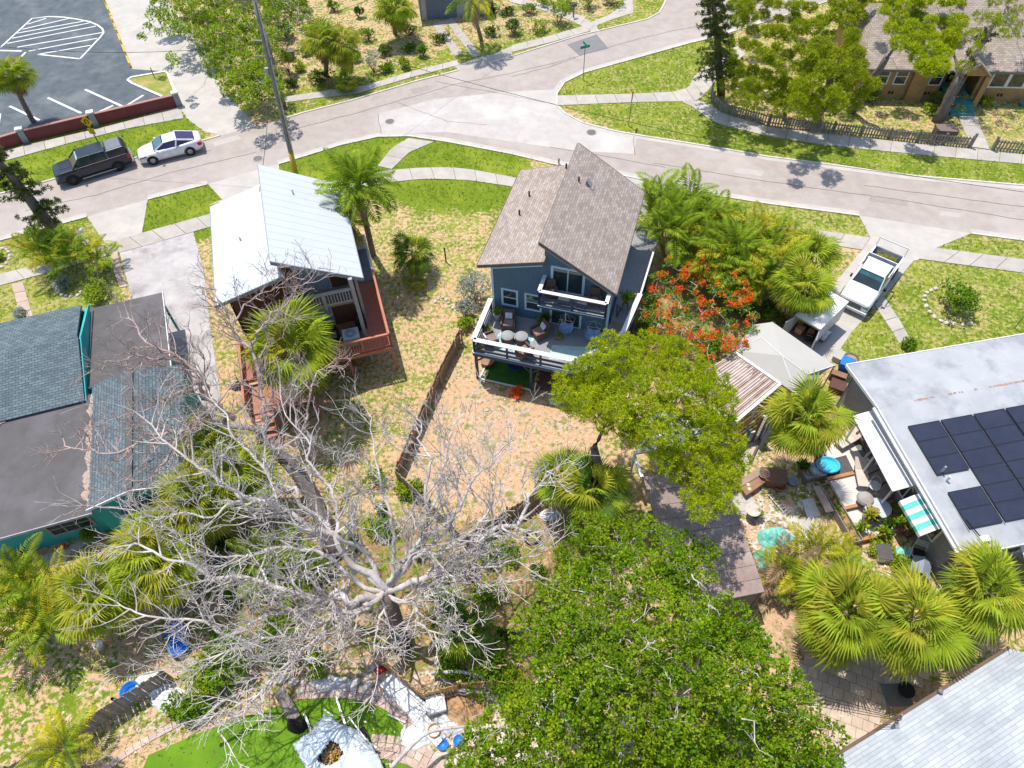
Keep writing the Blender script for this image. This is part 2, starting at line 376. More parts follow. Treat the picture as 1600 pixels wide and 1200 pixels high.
Fq = np.stack([idx[:-1,:-1].ravel(), idx[:-1,1:].ravel(), idx[1:,1:].ravel(), idx[1:,:-1].ravel()], 1)
me.vertices.add(len(V)); me.vertices.foreach_set('co', V.astype(np.float32).ravel())
me.loops.add(Fq.size); me.loops.foreach_set('vertex_index', Fq.astype(np.int32).ravel())
me.polygons.add(len(Fq)); me.polygons.foreach_set('loop_start', np.arange(0, Fq.size, 4, dtype=np.int32))
me.update(calc_edges=True)
ca = me.color_attributes.new('cover', 'FLOAT_COLOR', 'POINT'); ca.data.foreach_set('color', Z.astype(np.float32).ravel())
ground = bpy.data.objects.new('ground', me); COL.objects.link(ground); ground['kind'] = 'structure'
gm = bpy.data.materials.new('ground cover'); gm.use_nodes = True; nt = gm.node_tree; N = nt.nodes; L = nt.links
b = N['Principled BSDF']; b.inputs['Roughness'].default_value = 1; b.inputs['Specular IOR Level'].default_value = .1
at = N.new('ShaderNodeAttribute'); at.attribute_name = 'cover'; sep = N.new('ShaderNodeSeparateColor'); L.new(at.outputs['Color'], sep.inputs[0])
geo = N.new('ShaderNodeNewGeometry')
def gn(sc, det=8, r_=.65):
    n = N.new('ShaderNodeTexNoise'); n.inputs['Scale'].default_value = sc; n.inputs['Detail'].default_value = det; n.inputs['Roughness'].default_value = r_
    L.new(geo.outputs['Position'], n.inputs['Vector']); return n.outputs['Fac']
def gmix(f, a, c):
    x = N.new('ShaderNodeMix'); x.data_type = 'RGBA'
    L.new(f, x.inputs[0]) if hasattr(f,'is_linked') else None
    for s_, q in ((6,a),(7,c)):
        if isinstance(q, tuple): x.inputs[s_].default_value = (*q,1)
        else: L.new(q, x.inputs[s_])
    return x.outputs[2]
def gmap(f, a, c):
    x = N.new('ShaderNodeMapRange'); x.inputs['From Min'].default_value = a; x.inputs['From Max'].default_value = c; x.interpolation_type='SMOOTHSTEP'; L.new(f, x.inputs['Value']); return x.outputs[0]
def gmask(chan, nz, soft=.12):
    s_ = N.new('ShaderNodeMath'); s_.operation = 'ADD'; k_ = N.new('ShaderNodeMath'); k_.operation='MULTIPLY'; k_.inputs[1].default_value=1.28; L.new(chan, k_.inputs[0]); L.new(k_.outputs[0], s_.inputs[0]); L.new(gmap(nz,.33,.67), s_.inputs[1])
    return gmap(s_.outputs[0], 1-soft, 1+soft)
n1, n2, n3, n4 = gn(.9), gn(4.2), gn(.35,5), gn(14,4)
dirt = gmix(gmap(n2,.35,.68), (.60,.40,.25), (.47,.31,.19)); dirt = gmix(gmap(n1,.5,.7), dirt, (.60,.45,.33))
sand = gmix(gmap(n2,.4,.6), (.68,.60,.53), (.50,.41,.32))
mulch = gmix(gmap(n2,.4,.6), (.30,.18,.10), (.40,.26,.15))
dry = gmix(gmap(n2,.35,.65), (.40,.36,.13), (.29,.28,.08))
lush = gmix(gmap(n2,.35,.65), (.17,.235,.02), (.125,.19,.015)); 
lush = gmix(gmap(n3,.45,.65), lush, (.23,.28,.03))
base = gmix(gmask(sep.outputs[2], n1, .15), dirt, sand)
base = gmix(gmask(at.outputs['Alpha'], n1, .15), base, mulch)
def addn(a, c, w):
    m_ = N.new('ShaderNodeMath'); m_.operation='MULTIPLY_ADD'; L.new(a, m_.inputs[0]); m_.inputs[1].default_value=w; L.new(c, m_.inputs[2]); return m_.outputs[0]
mixn = addn(n1, n2, .6)   # centred near .8
mm = N.new('ShaderNodeMath'); mm.operation='SUBTRACT'; L.new(mixn, mm.inputs[0]); mm.inputs[1].default_value=.3
grassc = gmix(gmask(sep.outputs[1], mm.outputs[0], .35), dry, lush)
col = gmix(gmask(sep.outputs[0], mm.outputs[0], .28), base, grassc)
hs = N.new('ShaderNodeHueSaturation'); L.new(col, hs.inputs['Color']); mv = N.new('ShaderNodeMapRange')
mv.inputs['From Min'].default_value=.3; mv.inputs['From Max'].default_value=.7; mv.inputs['To Min'].default_value=.78; mv.inputs['To Max'].default_value=1.2
L.new(n4, mv.inputs['Value']); L.new(mv.outputs[0], hs.inputs['Value']); L.new(hs.outputs[0], b.inputs['Base Color'])
bp = N.new('ShaderNodeBump'); bp.inputs['Strength'].default_value=.7; bp.inputs['Distance'].default_value=.05; L.new(n4, bp.inputs['Height']); L.new(bp.outputs[0], b.inputs['Normal'])
me.materials.append(gm)

# grass tufts and litter: real blades wherever the cover map says so
def cover_at(x, y):
    i = np.clip(np.searchsorted(gx, x)-1, 0, len(gx)-2); j = np.clip(np.searchsorted(gy, y)-1, 0, len(gy)-2); return Z[j, i]
HARD = []      # paved polygons (world xy), no tufts on them
def sheet(name, pts, z, m, kind='structure', parent=None, hard=True, px=True):
    P = WP(pts) if px else pts
    if hard: HARD.append(P)
    bm = bmesh.new(); vs = [bm.verts.new((x,y,z)) for x,y in P]; f = bm.faces.new(vs)
    bmesh.ops.triangulate(bm, faces=[f]); bmesh.ops.recalc_face_normals(bm, faces=bm.faces)
    if sum(q.normal.z for q in bm.faces) < 0: bmesh.ops.reverse_faces(bm, faces=bm.faces)
    me = bpy.data.meshes.new(name); bm.to_mesh(me); bm.free(); me.materials.append(m)
    o = bpy.data.objects.new(name, me); COL.objects.link(o)
    if parent: o.parent = parent
    elif kind: o['kind'] = kind
    return o

# ---- street (kerb lines traced on the ground)
NK = [(-200,352),(25,297),(95,277),(212,247),(310,222),(345,212)]
NK2 = [(440,187),(475,176),(550,157),(650,127),(717,110)]
NK3 = [(767,98),(800,88),(900,57),(1012,30),(1030,20),(1039,4),(1045,-40),(1050,-140)]
EK = [(1450,-140),(1300,0),(1200,33),(1107,61),(1080,67),(962,100),(912,114),(882,129),(870,147),(870,165),(882,177),(910,192),(960,205),(1000,212),(1057,221),(1125,232),(1200,245),(1300,258),(1425,275),(1600,290),(1850,318)]
SK = [(-200,430),(0,376),(136,339),(231,312),(325,288),(435,257),(532,227),(590,214),(640,213),(700,222),(800,241),(862,256),(960,272),(1010,282),(1053,293),(1081,300),(1204,319),(1342,337),(1517,365),(1600,376),(1850,412)]
sheet('street', NK+[(400,197)]+NK2+[(745,103)]+NK3+EK+SK[::-1], .012, asphalt)
sheet('street_patch_concrete', [(590,178),(680,155),(800,143),(866,140),(868,168),(905,195),(995,215),(990,241),(900,236),(800,222),(700,207),(596,209)], .018, asph_pale)
sheet('street_patch_dark', [(886,70),(932,54),(951,76),(905,87)], .018, asph_dark)
def ribbon(name, pts, w, z, m, kind='structure', px=True, closed=False, h=None, parent=None, off=0):
    P = [W(x,y,0) for x,y in pts] if px else [Vector((*p[:2],0)) for p in pts]
    if closed: P = P+[P[0]]
    mb = MB(); L_, R_ = [], []
    for i,p in enumerate(P):
        t = (P[min(i+1,len(P)-1)]-P[max(i-1,0)]).normalized()
        if closed and i in (0,len(P)-1): t = (P[1]-P[-2]).normalized()
        nn = Vector((-t.y,t.x,0)); L_.append(p+nn*(w/2+off)); R_.append(p-nn*(w/2-off))
    for i in range(len(P)-1):
        q = [L_[i],R_[i],R_[i+1],L_[i+1]]
        if h: mb.add([(a.x,a.y,0) for a in q]+[(a.x,a.y,h) for a in q], [(4,5,6,7),(0,1,5,4),(2,3,7,6),(1,2,6,5),(3,0,4,7)])
        else: mb.add([(a.x,a.y,z) for a in q], [(0,1,2,3)])
    o = mb.build(name, m, parent)
    if kind and parent is None: o['kind'] = kind
    return o
for pts in (NK, NK2, NK3, EK, SK[:3], SK[3:5], SK[5:14], SK[14:18], SK[18:]):
    ribbon('kerb', pts, .15, 0, kerbm, h=.07)
for pts in (SK[:3],SK[3:5],SK[5:14],SK[14:18],SK[18:], EK[2:]):
    o = ribbon('gutter', pts, .42, .021, conc_pale, off=(.28 if pts[0] in SK else -.28))
stain = mat('oil stained asphalt', (.30,.26,.24), (.35,.305,.28), 2.5, .95); pale2 = mat('trowelled repair', (.46,.42,.39), (.42,.38,.35), 2, .95)
for k,pts in enumerate(([(1150,262),(1195,268),(1190,276),(1146,270)],[(1360,306),(1420,314),(1417,322),(1357,314)],[(330,222),(372,211),(378,218),(336,229)],[(640,140),(668,133),(674,140),(646,147)],[(1470,330),(1500,334),(1498,341),(1468,337)],[(60,330),(92,322),(96,329),(64,337)])):
    sheet('road_repair_patch', pts, .0175, (pale2,stain)[k%2])
# cracks and seams in the road, manhole covers
for pts in ([(40,330),(150,305),(260,272),(400,238)],[(590,178),(596,209)],[(680,127),(800,150),(868,163)],[(1020,255),(1200,284),(1400,312),(1600,344)],
            [(450,205),(560,176),(700,135),(850,103),(1000,60),(1100,38)],[(1350,290),(1500,310),(1650,330)],[(860,230),(950,245),(1040,262)],[(990,212),(992,243)],
            [(250,255),(330,235)],[(620,160),(700,190),(760,195)],[(900,90),(860,105),(800,120)]):
    q = []
    for a,c in zip(pts[:-1],pts[1:]):
        for k in range(8): t=k/8; q.append((a[0]+(c[0]-a[0])*t+R.uniform(-1,1)*.7, a[1]+(c[1]-a[1])*t+R.uniform(-1,1)*.6))
    ribbon('road_seam', q+[pts[-1]], .035, .0225, crackm)
for i,(x,y,l) in enumerate(((609,190,'round iron manhole cover in the intersection'),(403,248,'round iron manhole cover beside the white metal roofed house'),(924,207,'dark drain cover beside the grass point'))):
    c = W(x,y); t = thing('manhole_cover', l, 'manhole cover', (c.x,c.y,.022))
    MB().lathe((0,0,0), [(.42,0),(.42,.012),(.36,.016),(.34,.008)], 24).build('frame', conc_gray, t)
    m_ = MB().cyl((0,0,0),.33,.014,24)
    for k in range(4): m_.box(-.26+k*.15,-.2,.014,-.2+k*.15,.2,.02)
    m_.build('lid', iron, t)

# ---- driveways, alley, parking lot
sheet('parking_lot', [(160,-10),(205,107),(262,113),(277,150),(150,188),(40,216),(-200,285),(-400,-10),(-100,-110),(130,-110)], .012, lot_asph)
sheet('alley', [(130,-110),(163,0),(205,108),(264,112),(282,168),(292,185),(318,205),(345,212),(400,197),(372,165),(350,140),(330,90),(300,50),(262,0),(215,-110)], .016, conc_pale)
sheet('driveway', [(136,339),(231,312),(222,365),(165,381)], .024, conc_pale)
sheet('driveway', [(325,288),(436,256),(437,285),(400,300),(325,322),(347,312)], .024, conc_pale)
sheet('driveway', [(187,395),(222,386),(302,362),(318,420),(330,520),(345,620),(290,700),(250,560),(205,460)], .024, conc_gray)
sheet('driveway', [(1342,337),(1517,365),(1462,388),(1435,406),(1427,408),(1382,462),(1330,520),(1300,565),(1255,575),(1240,520),(1347,391),(1360,372)], .024, conc_pale)
sheet('driveway', [(717,110),(710,104),(740,92),(767,86),(800,72),(800,88),(767,98),(745,106)], .020, concrete)
sheet('driveway', [(922,50),(937,52),(932,40),(958,30),(990,20),(985,-30),(968,-30),(975,8),(950,24),(925,34)], .020, concrete)
sheet('driveway', [(960,272),(1053,293),(1014,316),(1007,335),(985,350),(950,420),(930,400),(930,300)], .022, conc_pale)
for name, a, c_ in (('driveway_strip',(682,38),(716,86)),('driveway_strip',(704,33),(745,88))):
    ribbon(name, [a,((a[0]+c_[0])/2,(a[1]+c_[1])/2),c_], .75, .02, concrete)
sheet('driveway', [(675,38),(706,28),(712,34),(682,44)], .024, concrete)
# stripes painted on the parking lot
def line(a, c, w=.14): o = ribbon('painted_line', [a,c], w, .017, whitep); return o
OUT = [(0,75),(50,29),(76,26),(100,27),(120,30),(140,34),(152,39),(160,45),(162,51),(157,58),(125,92)]
ribbon('painted_line', OUT, .17, .017, whitep); line((125,92),(59,85),.17)
for a,c in (((2,74),(0,75)),((43,38),(72,29)),((35,46),(108,29)),((27,52),(132,33)),((19,60),(140,36)),((11,68),(150,41)),((27,74),(160,51)),((45,80),(152,60)),((60,85),(142,71))): line(a,c)
for a,c in (((0,79),(34,80)),((21,101),(40,82)),((15,166),(62,188)),((75,153),(127,177)),((133,140),(193,167)),((198,165),(224,149)),((152,176),(177,165)),((0,178),(-4,205))): line(a,c,.2)
isl = sheet('traffic_island', [(200,126),(206,123),(258,113),(263,117),(276,150),(254,152),(206,131)], .05, mat('island turf',(.30,.29,.07),(.20,.25,.04),3,1,.6,20,c3=(.42,.33,.15),s3=.8))
ribbon('kerb', [(200,126),(206,122),(258,113),(263,116),(276,150)], .2, 0, whitep, h=.12); ribbon('kerb', [(200,126),(206,131),(254,152)], .2, 0, whitep, h=.12)
yk = thing('kerb_barrier', 'long yellow painted parking kerb with short posts beside the white alley', 'kerb', tuple(W(185,55)))
o_ = W(185,55)
ybar = MB(o_); P_ = [W(160,-8), W(205,106)]
for k in range(6):
    a = P_[0].lerp(P_[1],k/6+.004); c = P_[0].lerp(P_[1],(k+1)/6-.004); 
    MB(o_).beam(a+Vector((0,0,.07)), c+Vector((0,0,.07)), .16, .13).build('kerb_block', yellowp, yk)
for k in range(8):
    a = P_[0].lerp(P_[1],k/7); MB(o_).cyl(a,.06,.45,8).build('post', yellowp, yk)

# ---- pavements of separate slabs
slabn = 0
def pavement(name, up, lo, step=1.5, z=.045, m=concrete, gap=.035):
    root = bpy.data.objects.new(name, None); COL.objects.link(root); root['kind'] = 'structure'
    U, L_ = [W(*p) for p in up], [W(*p) for p in lo]
    def ln(P): return [0]+list(np.cumsum([(P[i+1]-P[i]).length for i in range(len(P)-1)]))
    lu, ll = ln(U), ln(L_)
    def at(P, l, t):
        s = t*l[-1]
        for i in range(len(P)-1):
            if s <= l[i+1]+1e-6: return P[i].lerp(P[i+1], (s-l[i])/max(1e-6,l[i+1]-l[i]))
        return P[-1]
    n = max(1, round((lu[-1]+ll[-1])/2/step)); e = gap/2/((lu[-1]+ll[-1])/2)
    for k in range(n):
        t0, t1 = k/n+e, (k+1)/n-e; zz = z+R.uniform(-.006,.006)
        q = [at(U,lu,t0), at(L_,ll,t0), at(L_,ll,(t0+t1)/2), at(L_,ll,t1), at(U,lu,t1), at(U,lu,(t0+t1)/2)]
        MB().prism([(p.x,p.y) for p in q], -.02, zz).build('slab', m, root)
    HARD.append([tuple(p[:2]) for p in U]+[tuple(p[:2]) for p in L_[::-1]])
    return root
pavement('pavement', [(-200,290),(0,238),(47,226),(160,200),(282,168)], [(-200,308),(0,254),(105,225),(200,201),(287,185)])
pavement('pavement', [(442,152),(525,140),(570,134),(650,110),(715,94)], [(420,164),(500,153),(560,146),(640,122),(717,102)])
pavement('pavement', [(800,71),(850,59),(912,41)], [(800,82),(862,66),(922,49)])
pavement('pavement', [(800,-4),(855,8),(905,24),(930,38)], [(795,3),(850,17),(895,34),(922,48)], 1.3)
pavement('pavement', [(869,150),(987,147),(1050,144)], [(872,165),(995,160),(1060,159)])
pavement('pavement', [(1050,144),(1077,137),(1084,120),(1096,109),(1112,98),(1150,70)], [(1060,159),(1090,158),(1108,140),(1118,125),(1132,110),(1165,85)], 1.3)
pavement('pavement', [(1066,159),(1100,158),(1112,166),(1130,178),(1200,199),(1300,211),(1435,225),(1515,232),(1600,241),(1850,268)], [(1068,161),(1084,168),(1104,184),(1128,196),(1200,213),(1290,227),(1375,236),(1480,246),(1600,257),(1850,288)])
pavement('garden_path', [(1490,164),(1516,230)], [(1517,164),(1546,234)], 1.5)
pavement('pavement', [(-200,482),(0,429),(55,415),(165,381)], [(-200,502),(0,447),(55,432),(187,395)], z=.05)
pavement('pavement', [(165,381),(220,365),(321,337),(420,308),(507,287),(605,267)], [(187,395),(222,386),(322,357),(430,328),(520,302),(612,285)], z=.05)
pavement('pavement', [(605,267),(650,263),(700,262),(735,265),(800,277),(860,290),(930,304),(1014,316),(1050,324),(1140,339),(1207,350),(1360,372)],
         [(612,285),(650,281),(675,280),(732,282),(800,292),(860,306),(930,320),(1007,335),(1050,343),(1130,358),(1200,367),(1347,391)], 1.6, z=.05)
pavement('pavement', [(1462,388),(1600,406),(1850,440)], [(1435,405),(1600,427),(1850,463)], z=.05)
pavement('kerb_ramp', [(638,216),(612,232),(590,260)], [(678,222),(640,238),(612,265)], 1.3)
pavement('garden_path', [(1360,468),(1385,505),(1405,537)], [(1379,462),(1405,500),(1422,531)], 1.0)
pavement('garden_path', [(19,444),(38,520)], [(36,441),(58,515)], 1.1, m=pavem)
pavement('garden_path', [(172,395),(180,430),(188,450)], [(183,392),(192,428),(200,448)], 1.1, m=pavem)
# ------------------------------------------------------------------ house parts (all in a house's own frame: u right, v away, z up)
def wall(parent, a, c, z0, z1, m, th=.12, name='wall'):
    """vertical wall from a to c (u,v) with z0..z1 ; z1 may be (za,zc)"""
    a, c = Vector((*a,0)), Vector((*c,0)); t = (c-a).normalized(); n = Vector((-t.y,t.x,0))*th
    za, zc = z1 if isinstance(z1, tuple) else (z1, z1)
    vs = [(p.x,p.y,z) for p,z in ((a,z0),(c,z0),(c,zc),(a,za))]; vb = [(x+n.x,y+n.y,z) for x,y,z in vs]
    mb = MB(); mb.add(vs+vb, [(0,1,2,3),(7,6,5,4),(0,4,5,1),(1,5,6,2),(2,6,7,3),(3,7,4,0)]); return mb.build(name, m, parent)
def roofp(parent, q, m, th=.12, name='roof_slope'):
    return MB().slab(q, th).build(name, m, parent)
def window(parent, a, c, z0, z1, fm, mull=(1,0), out=.05, fw=.09, name='window', gm_=None, sill=False):
    """window on a wall line a->c seen from the right-hand (outer) side"""
    a, c = Vector((*a,0)), Vector((*c,0)); t = (c-a); Lw = t.length; t.normalize(); n = Vector((t.y,-t.x,0))
    def bar(mb, s0, s1, za, zb, d0, d1):
        p = [a+t*s0+n*d0, a+t*s1+n*d0, a+t*s1+n*d1, a+t*s0+n*d1]
        mb.prism([(q.x,q.y) for q in p], za, zb)
    mb = MB(); bar(mb, -fw, 0, z0-fw, z1+fw, -.02, out); bar(mb, Lw, Lw+fw, z0-fw, z1+fw, -.02, out)
    bar(mb, 0, Lw, z1, z1+fw, -.02, out); bar(mb, 0, Lw, z0-fw, z0, -.02, out+(.06 if sill else 0))
    w = mb.build(name, fm, parent)
    nx_, nz_ = mull[0]+1, mull[1]+1
    if mull[0] or mull[1]:
        mb = MB()
        for k in range(1, nx_): bar(mb, Lw*k/nx_-.03, Lw*k/nx_+.03, z0, z1, .0, out-.008)
        for k in range(1, nz_): bar(mb, 0, Lw, z0+(z1-z0)*k/nz_-.03, z0+(z1-z0)*k/nz_+.03, .0, out-.012)
        mb.build('mullion', fm, w)
    for i in range(nx_):
        for k in range(nz_):
            mb = MB(); bar(mb, Lw*i/nx_+.005, Lw*(i+1)/nx_-.005, z0+(z1-z0)*k/nz_+.005, z0+(z1-z0)*(k+1)/nz_-.005, .004, .018); mb.build('pane', gm_ or darkgl, w)
    return w
def railing(parent, pts, z0, zt, capm, railm, capw=.14, bal=0, solid=None, posts=True, pm=None, capt=.04):
    """handrail along the polyline pts (u,v): cap, mid rails, posts, balusters"""
    P = [Vector((*p,0)) for p in pts]
    for a, c in zip(P[:-1], P[1:]):
        za, zc = Vector((0,0,zt)), Vector((0,0,zt))
        MB().beam(a+za, c+zc, capw, capt).build('handrail', capm, parent)
        for f in (.18, .52) if not bal else (.06, .9):
            MB().beam(a+Vector((0,0,z0+(zt-z0)*f)), c+Vector((0,0,z0+(zt-z0)*f)), .05, .09 if not solid else .14).build('rail', railm, parent)
        n = max(1, round((c-a).length/1.6))
        if posts:
            for k in range(n+1):
                p = a.lerp(c, k/n); MB().box(p.x-.05,p.y-.05,z0-.25,p.x+.05,p.y+.05,zt-capt/2).build('rail_post', pm or railm, parent)
        if bal:
            nb = int((c-a).length/bal); mb = MB()
            for k in range(1, nb):
                p = a.lerp(c, k/nb); mb.box(p.x-.022,p.y-.022,z0+.05,p.x+.022,p.y+.022,zt-.05)
            mb.build('balusters', railm, parent, kind='stuff')

# ================================================================== slate blue house
BL = W(770.4,467,3.4)
hb = thing('blue_house', 'slate blue two storey house with brown shingle roof, rear deck and balcony', 'house', (BL.x,BL.y,0), rad(-17.5))
RU = 6.5; DV = 7.5
wall(hb,(0,0),(2.95,0),0,(6.25,7.2),bluewall,name='rear_wall'); wall(hb,(2.95,0),(RU,0),0,(8.35,6.05),bluewall,name='rear_wall')
wall(hb,(RU,0),(RU,DV),0,6.05,bluewall,name='side_wall'); wall(hb,(0,DV),(0,0),0,6.25,bluewall,name='side_wall')
wall(hb,(2.95,DV),(0,DV),0,(7.2,6.25),bluewall,name='front_wall'); wall(hb,(RU,DV),(2.95,DV),0,(6.05,8.35),bluewall,name='front_wall')
MB().box(2.9,.02,7.0,3.0,DV-.02,8.3).build('step_wall', bluewall, hb)
rs = roofp(hb,[(-.62,-.42,6.2),(2.98,-.42,7.28),(2.98,8.0,7.28),(-.62,8.0,6.2)],shing_br)
rs2 = roofp(hb,[(2.74,-.52,8.62),(6.82,-.52,6.05),(6.82,8.0,6.05),(2.74,8.0,8.62)],shing_br)
for a,c in (((-.62,-.44,6.1),(2.98,-.44,7.18)),((2.74,-.54,8.52),(6.82,-.54,5.95)),((-.62,8.02,6.1),(2.98,8.02,7.18)),((2.74,8.02,8.52),(6.82,8.02,5.95)),((6.84,-.5,5.97),(6.84,8,5.97)),((-.64,-.42,6.12),(-.64,8,6.12)),((2.72,-.5,8.52),(2.72,8,8.52))):
    MB().beam(a,c,.035,.19).build('fascia', mat('fascia brown',(.17,.13,.12)) if 'fascia brown' not in MATS else MATS['fascia brown'], hb)
MB().beam((.1,-.40,6.12),(2.9,-.40,6.96),.03,.06).build('drip_edge', bluetrim, hb); MB().beam((3.1,-.48,8.13),(6.6,-.48,5.93),.03,.06).build('drip_edge', bluetrim, hb)
for k,(u,v,z) in enumerate(((.55,3.6,6.6),(.65,5.3,6.6),(2.2,7.7,7.05))): MB().cyl((u,v,z),.05,.3,8).build('vent_pipe', black, hb)
MB().cyl((3.45,5.2,8.2),.05,.25,8).build('vent_pipe', black, hb)
bs = roofp(hb,[(3.75,5.25,8.0),(4.25,5.25,7.72),(4.25,5.75,7.72),(3.75,5.75,8.0)],mat('vent flashing',(.33,.30,.30)),.03,'vent_flashing'); MB().add([(3.75,5.3,8.03),(4.05,5.3,7.86),(4.05,5.7,7.86),(3.75,5.7,8.03),(3.78,5.3,8.28),(3.78,5.7,8.28)],[(0,1,4),(1,2,5,4),(2,3,5),(0,4,5,3)]) 
mb = MB(); mb.add([(3.8,5.32,8.02),(4.12,5.32,7.83),(4.12,5.66,7.83),(3.8,5.66,8.02),(3.86,5.32,8.22),(3.86,5.66,8.22)],[(0,1,4),(1,2,5,4),(2,3,5),(0,4,5,3)]); mb.build('roof_vent', MATS['vent flashing'], hb)
for (u,v) in ((0,0),(RU,0),(RU,DV),(0,DV)): MB().box(u-.09 if u else -.03,v-.03 if not v else v-.06,0,u+.03 if u else .09,v+.09 if not v else v+.03,6.0).build('corner_trim', bluetrim, hb)
window(hb,(.62,0),(1.36,0),3.24,4.32,bluetrim,(0,1),fw=.11); window(hb,(1.95,0),(2.7,0),3.22,4.28,bluetrim,(0,1),fw=.11)
window(hb,(3.4,0),(4.95,0),5.05,6.6,bluetrim,(1,0),fw=.14,name='sliding_door'); window(hb,(3.4,0),(4.95,0),2.46,4.35,bluetrim,(1,0),fw=.12,name='sliding_door')
window(hb,(RU,1.6),(RU,2.3),4.9,5.6,bluetrim,(0,0)); window(hb,(RU,5.2),(RU,6.1),4.6,5.6,bluetrim,(0,1))
MB().box(RU,3.6,2.5,RU+.05,4.5,4.55).build('door', white, hb)
# balcony
MB().box(2.9,-1.25,4.84,6.45,-.001,4.98).build('balcony_floor', graydeck, hb)
railing(hb,[(2.95,0),(2.95,-1.2),(6.45,-1.2),(6.45,0)],4.98,5.95,white,navy,.2,solid=1)
MB().beam((2.9,-1.27,4.9),(6.45,-1.27,4.9),.04,.18).build('rim_joist', navy, hb); MB().beam((2.9,-1.31,4.98),(6.45,-1.31,4.98),.04,.03).build('rim_trim', bluetrim, hb)
# rear deck, wrapping round the right-hand side
DK = [(-.18,0),(-.18,-3.18),(5.45,-3.18),(7.15,-1.5),(7.5,-.5),(7.9,2.6),(8.05,9.6),(RU+.02,9.6),(RU+.02,0)]
dk = MB().prism(DK, 2.30, 2.40).build('deck_floor', graydeck, hb)
railing(hb,[(-.14,0),(-.14,-3.14),(5.42,-3.14),(7.1,-1.5),(7.46,-.5),(7.84,2.5)],2.4,3.4,white,navy,.27,solid=1)
railing(hb,[(7.86,2.6),(8.0,6.2)],2.4,3.3,white,navy,.10,solid=1)
for a,c in (((-.2,-3.22),(5.45,-3.22)),((5.45,-3.22),(7.18,-1.52)),((-.22,0),(-.22,-3.2)),((7.2,-1.5),(7.94,2.6))):
    MB().beam((*a,2.26),(*c,2.26),.05,.26).build('rim_joist', navy, hb); MB().beam((*a,2.41),(*c,2.41),.09,.03).build('rim_trim', bluetrim, hb)
for (u,v) in ((-.1,-3.1),(3.05,-3.1),(5.5,-3.05),(7.1,-1.5),(-.1,-.3),(7.7,2.4),(7.9,6),(3.05,-.4)):
    MB().box(u-.07,v-.07,0,u+.07,v+.07,2.14).build('deck_post', navy, hb)
for (u,s) in ((-.1,1),(3.05,-1),(3.05,1)): MB().beam((u,-3.1,1.55),(u+.6*s,-3.1,2.15),.07,.07).build('knee_brace', navy, hb)
wallplate = MB().box(RU+.03,.5,2.7,RU+.10,2.3,3.3).build('side_handrail', navy, hb)
def onblue(u,v,z=2.4):
    a = rad(-17.5); return Vector((BL.x+u*math.cos(a)-v*math.sin(a), BL.y+u*math.sin(a)+v*math.cos(a), z))

# ================================================================== white metal roofed house
WO = W(607.5,523.3,3.1)
hw = thing('white_roofed_house', 'brown sided house with white metal roof, red stained deck and small balcony', 'house', (WO.x,WO.y,0), rad(15))
lu, mu, ru = -8.0, -4.45, -.6
f0, f1 = 1.45, 9.6
wall(hw,(-7.6,2.6),(mu,2.6),0,(6.45,7.3),brownside,name='rear_wall'); wall(hw,(mu,2.6),(-1.0,2.6),0,(8.2,6.35),brownside,name='rear_wall')
wall(hw,(-1.0,2.6),(-1.0,9.3),0,6.35,brownside,name='side_wall'); wall(hw,(-7.6,9.3),(-7.6,2.6),0,6.45,brownside,name='side_wall')
wall(hw,(-1.0,9.3),(-7.6,9.3),0,6.3,brownside,name='front_wall')
MB().box(mu-.02,1.6,7.2,mu+.04,9.5,8.25).build('step_wall', brownside, hw)
def metal_slope(parent, e0, e1, z0, z1, v0, v1, step=.58):
    """panels running down the slope between u=e0 (z0) and u=e1 (z1)"""
    n = round((v1-v0)/step); w = (v1-v0)/n
    base = MB(); base.slab([(e0,v0,z0),(e1,v0,z1),(e1,v1,z1),(e0,v1,z0)], .10); base.build('roof_deck', metalroof, parent)
    pm = MB(); pm.slab([(e0,.001,z0+.012),(e1,.001,z1+.012),(e1,w-.001,z1+.012),(e0,w-.001,z0+.012)], .008)
    nn = Vector((-(z1-z0),0,(e1-e0))).normalized()
    pm.beam(Vector((e0,.04,z0+.013)), Vector((e1,.04,z1+.013)), .05, .010)
    me = pm.mesh('roof_panel'); me.materials.append(metalroof)
    for k in range(n): inst('roof_panel', me, parent, (0, v0+k*w, 0))
metal_slope(hw, lu, mu+.05, 6.4, 7.4, f0+.05, f1)
metal_slope(hw, mu-.25, ru, 8.5, 6.2, f0, f1)
for a,c in (((lu,f0+.02,6.32),(mu,f0+.02,7.3)),((mu-.25,f0-.03,8.4),(ru,f0-.03,6.12)),((ru+.02,f0,6.12),(ru+.02,f1,6.12)),((lu-.02,f0,6.32),(lu-.02,f1,6.32)),((mu-.27,f0,8.42),(mu-.27,f1,8.42))):
    MB().beam(a,c,.035,.2).build('fascia', mat('fascia steel',(.26,.29,.33),None,2,.5) if 'fascia steel' not in MATS else MATS['fascia steel'], hw)
MB().cyl((-3.2,7.6,7.6),.05,.35,8).build('vent_pipe', whitedirty, hw); MB().cyl((-6.4,5.6,6.8),.05,.28,8).build('vent_pipe', whitedirty, hw)
MB().box(-4.3,1.25,4.82,-1.25,2.58,4.95).build('balcony_floor', woodgray, hw)
railing(hw,[(-4.3,2.55),(-4.3,1.28),(-1.35,1.28),(-1.35,2.55)],4.95,5.85,mat('grey rail',(.42,.40,.40),None,3,.7),MATS['grey rail'],.14,bal=.15)
window(hw,(-3.9,2.6),(-2.4,2.6),5.0,6.9,MATS['grey rail'],(2,0),name='sliding_door',gm_=mat('blind behind glass',(.30,.38,.43),(.24,.31,.36),3,.3,wave=('X',2.2,(.16,.21,.25))))
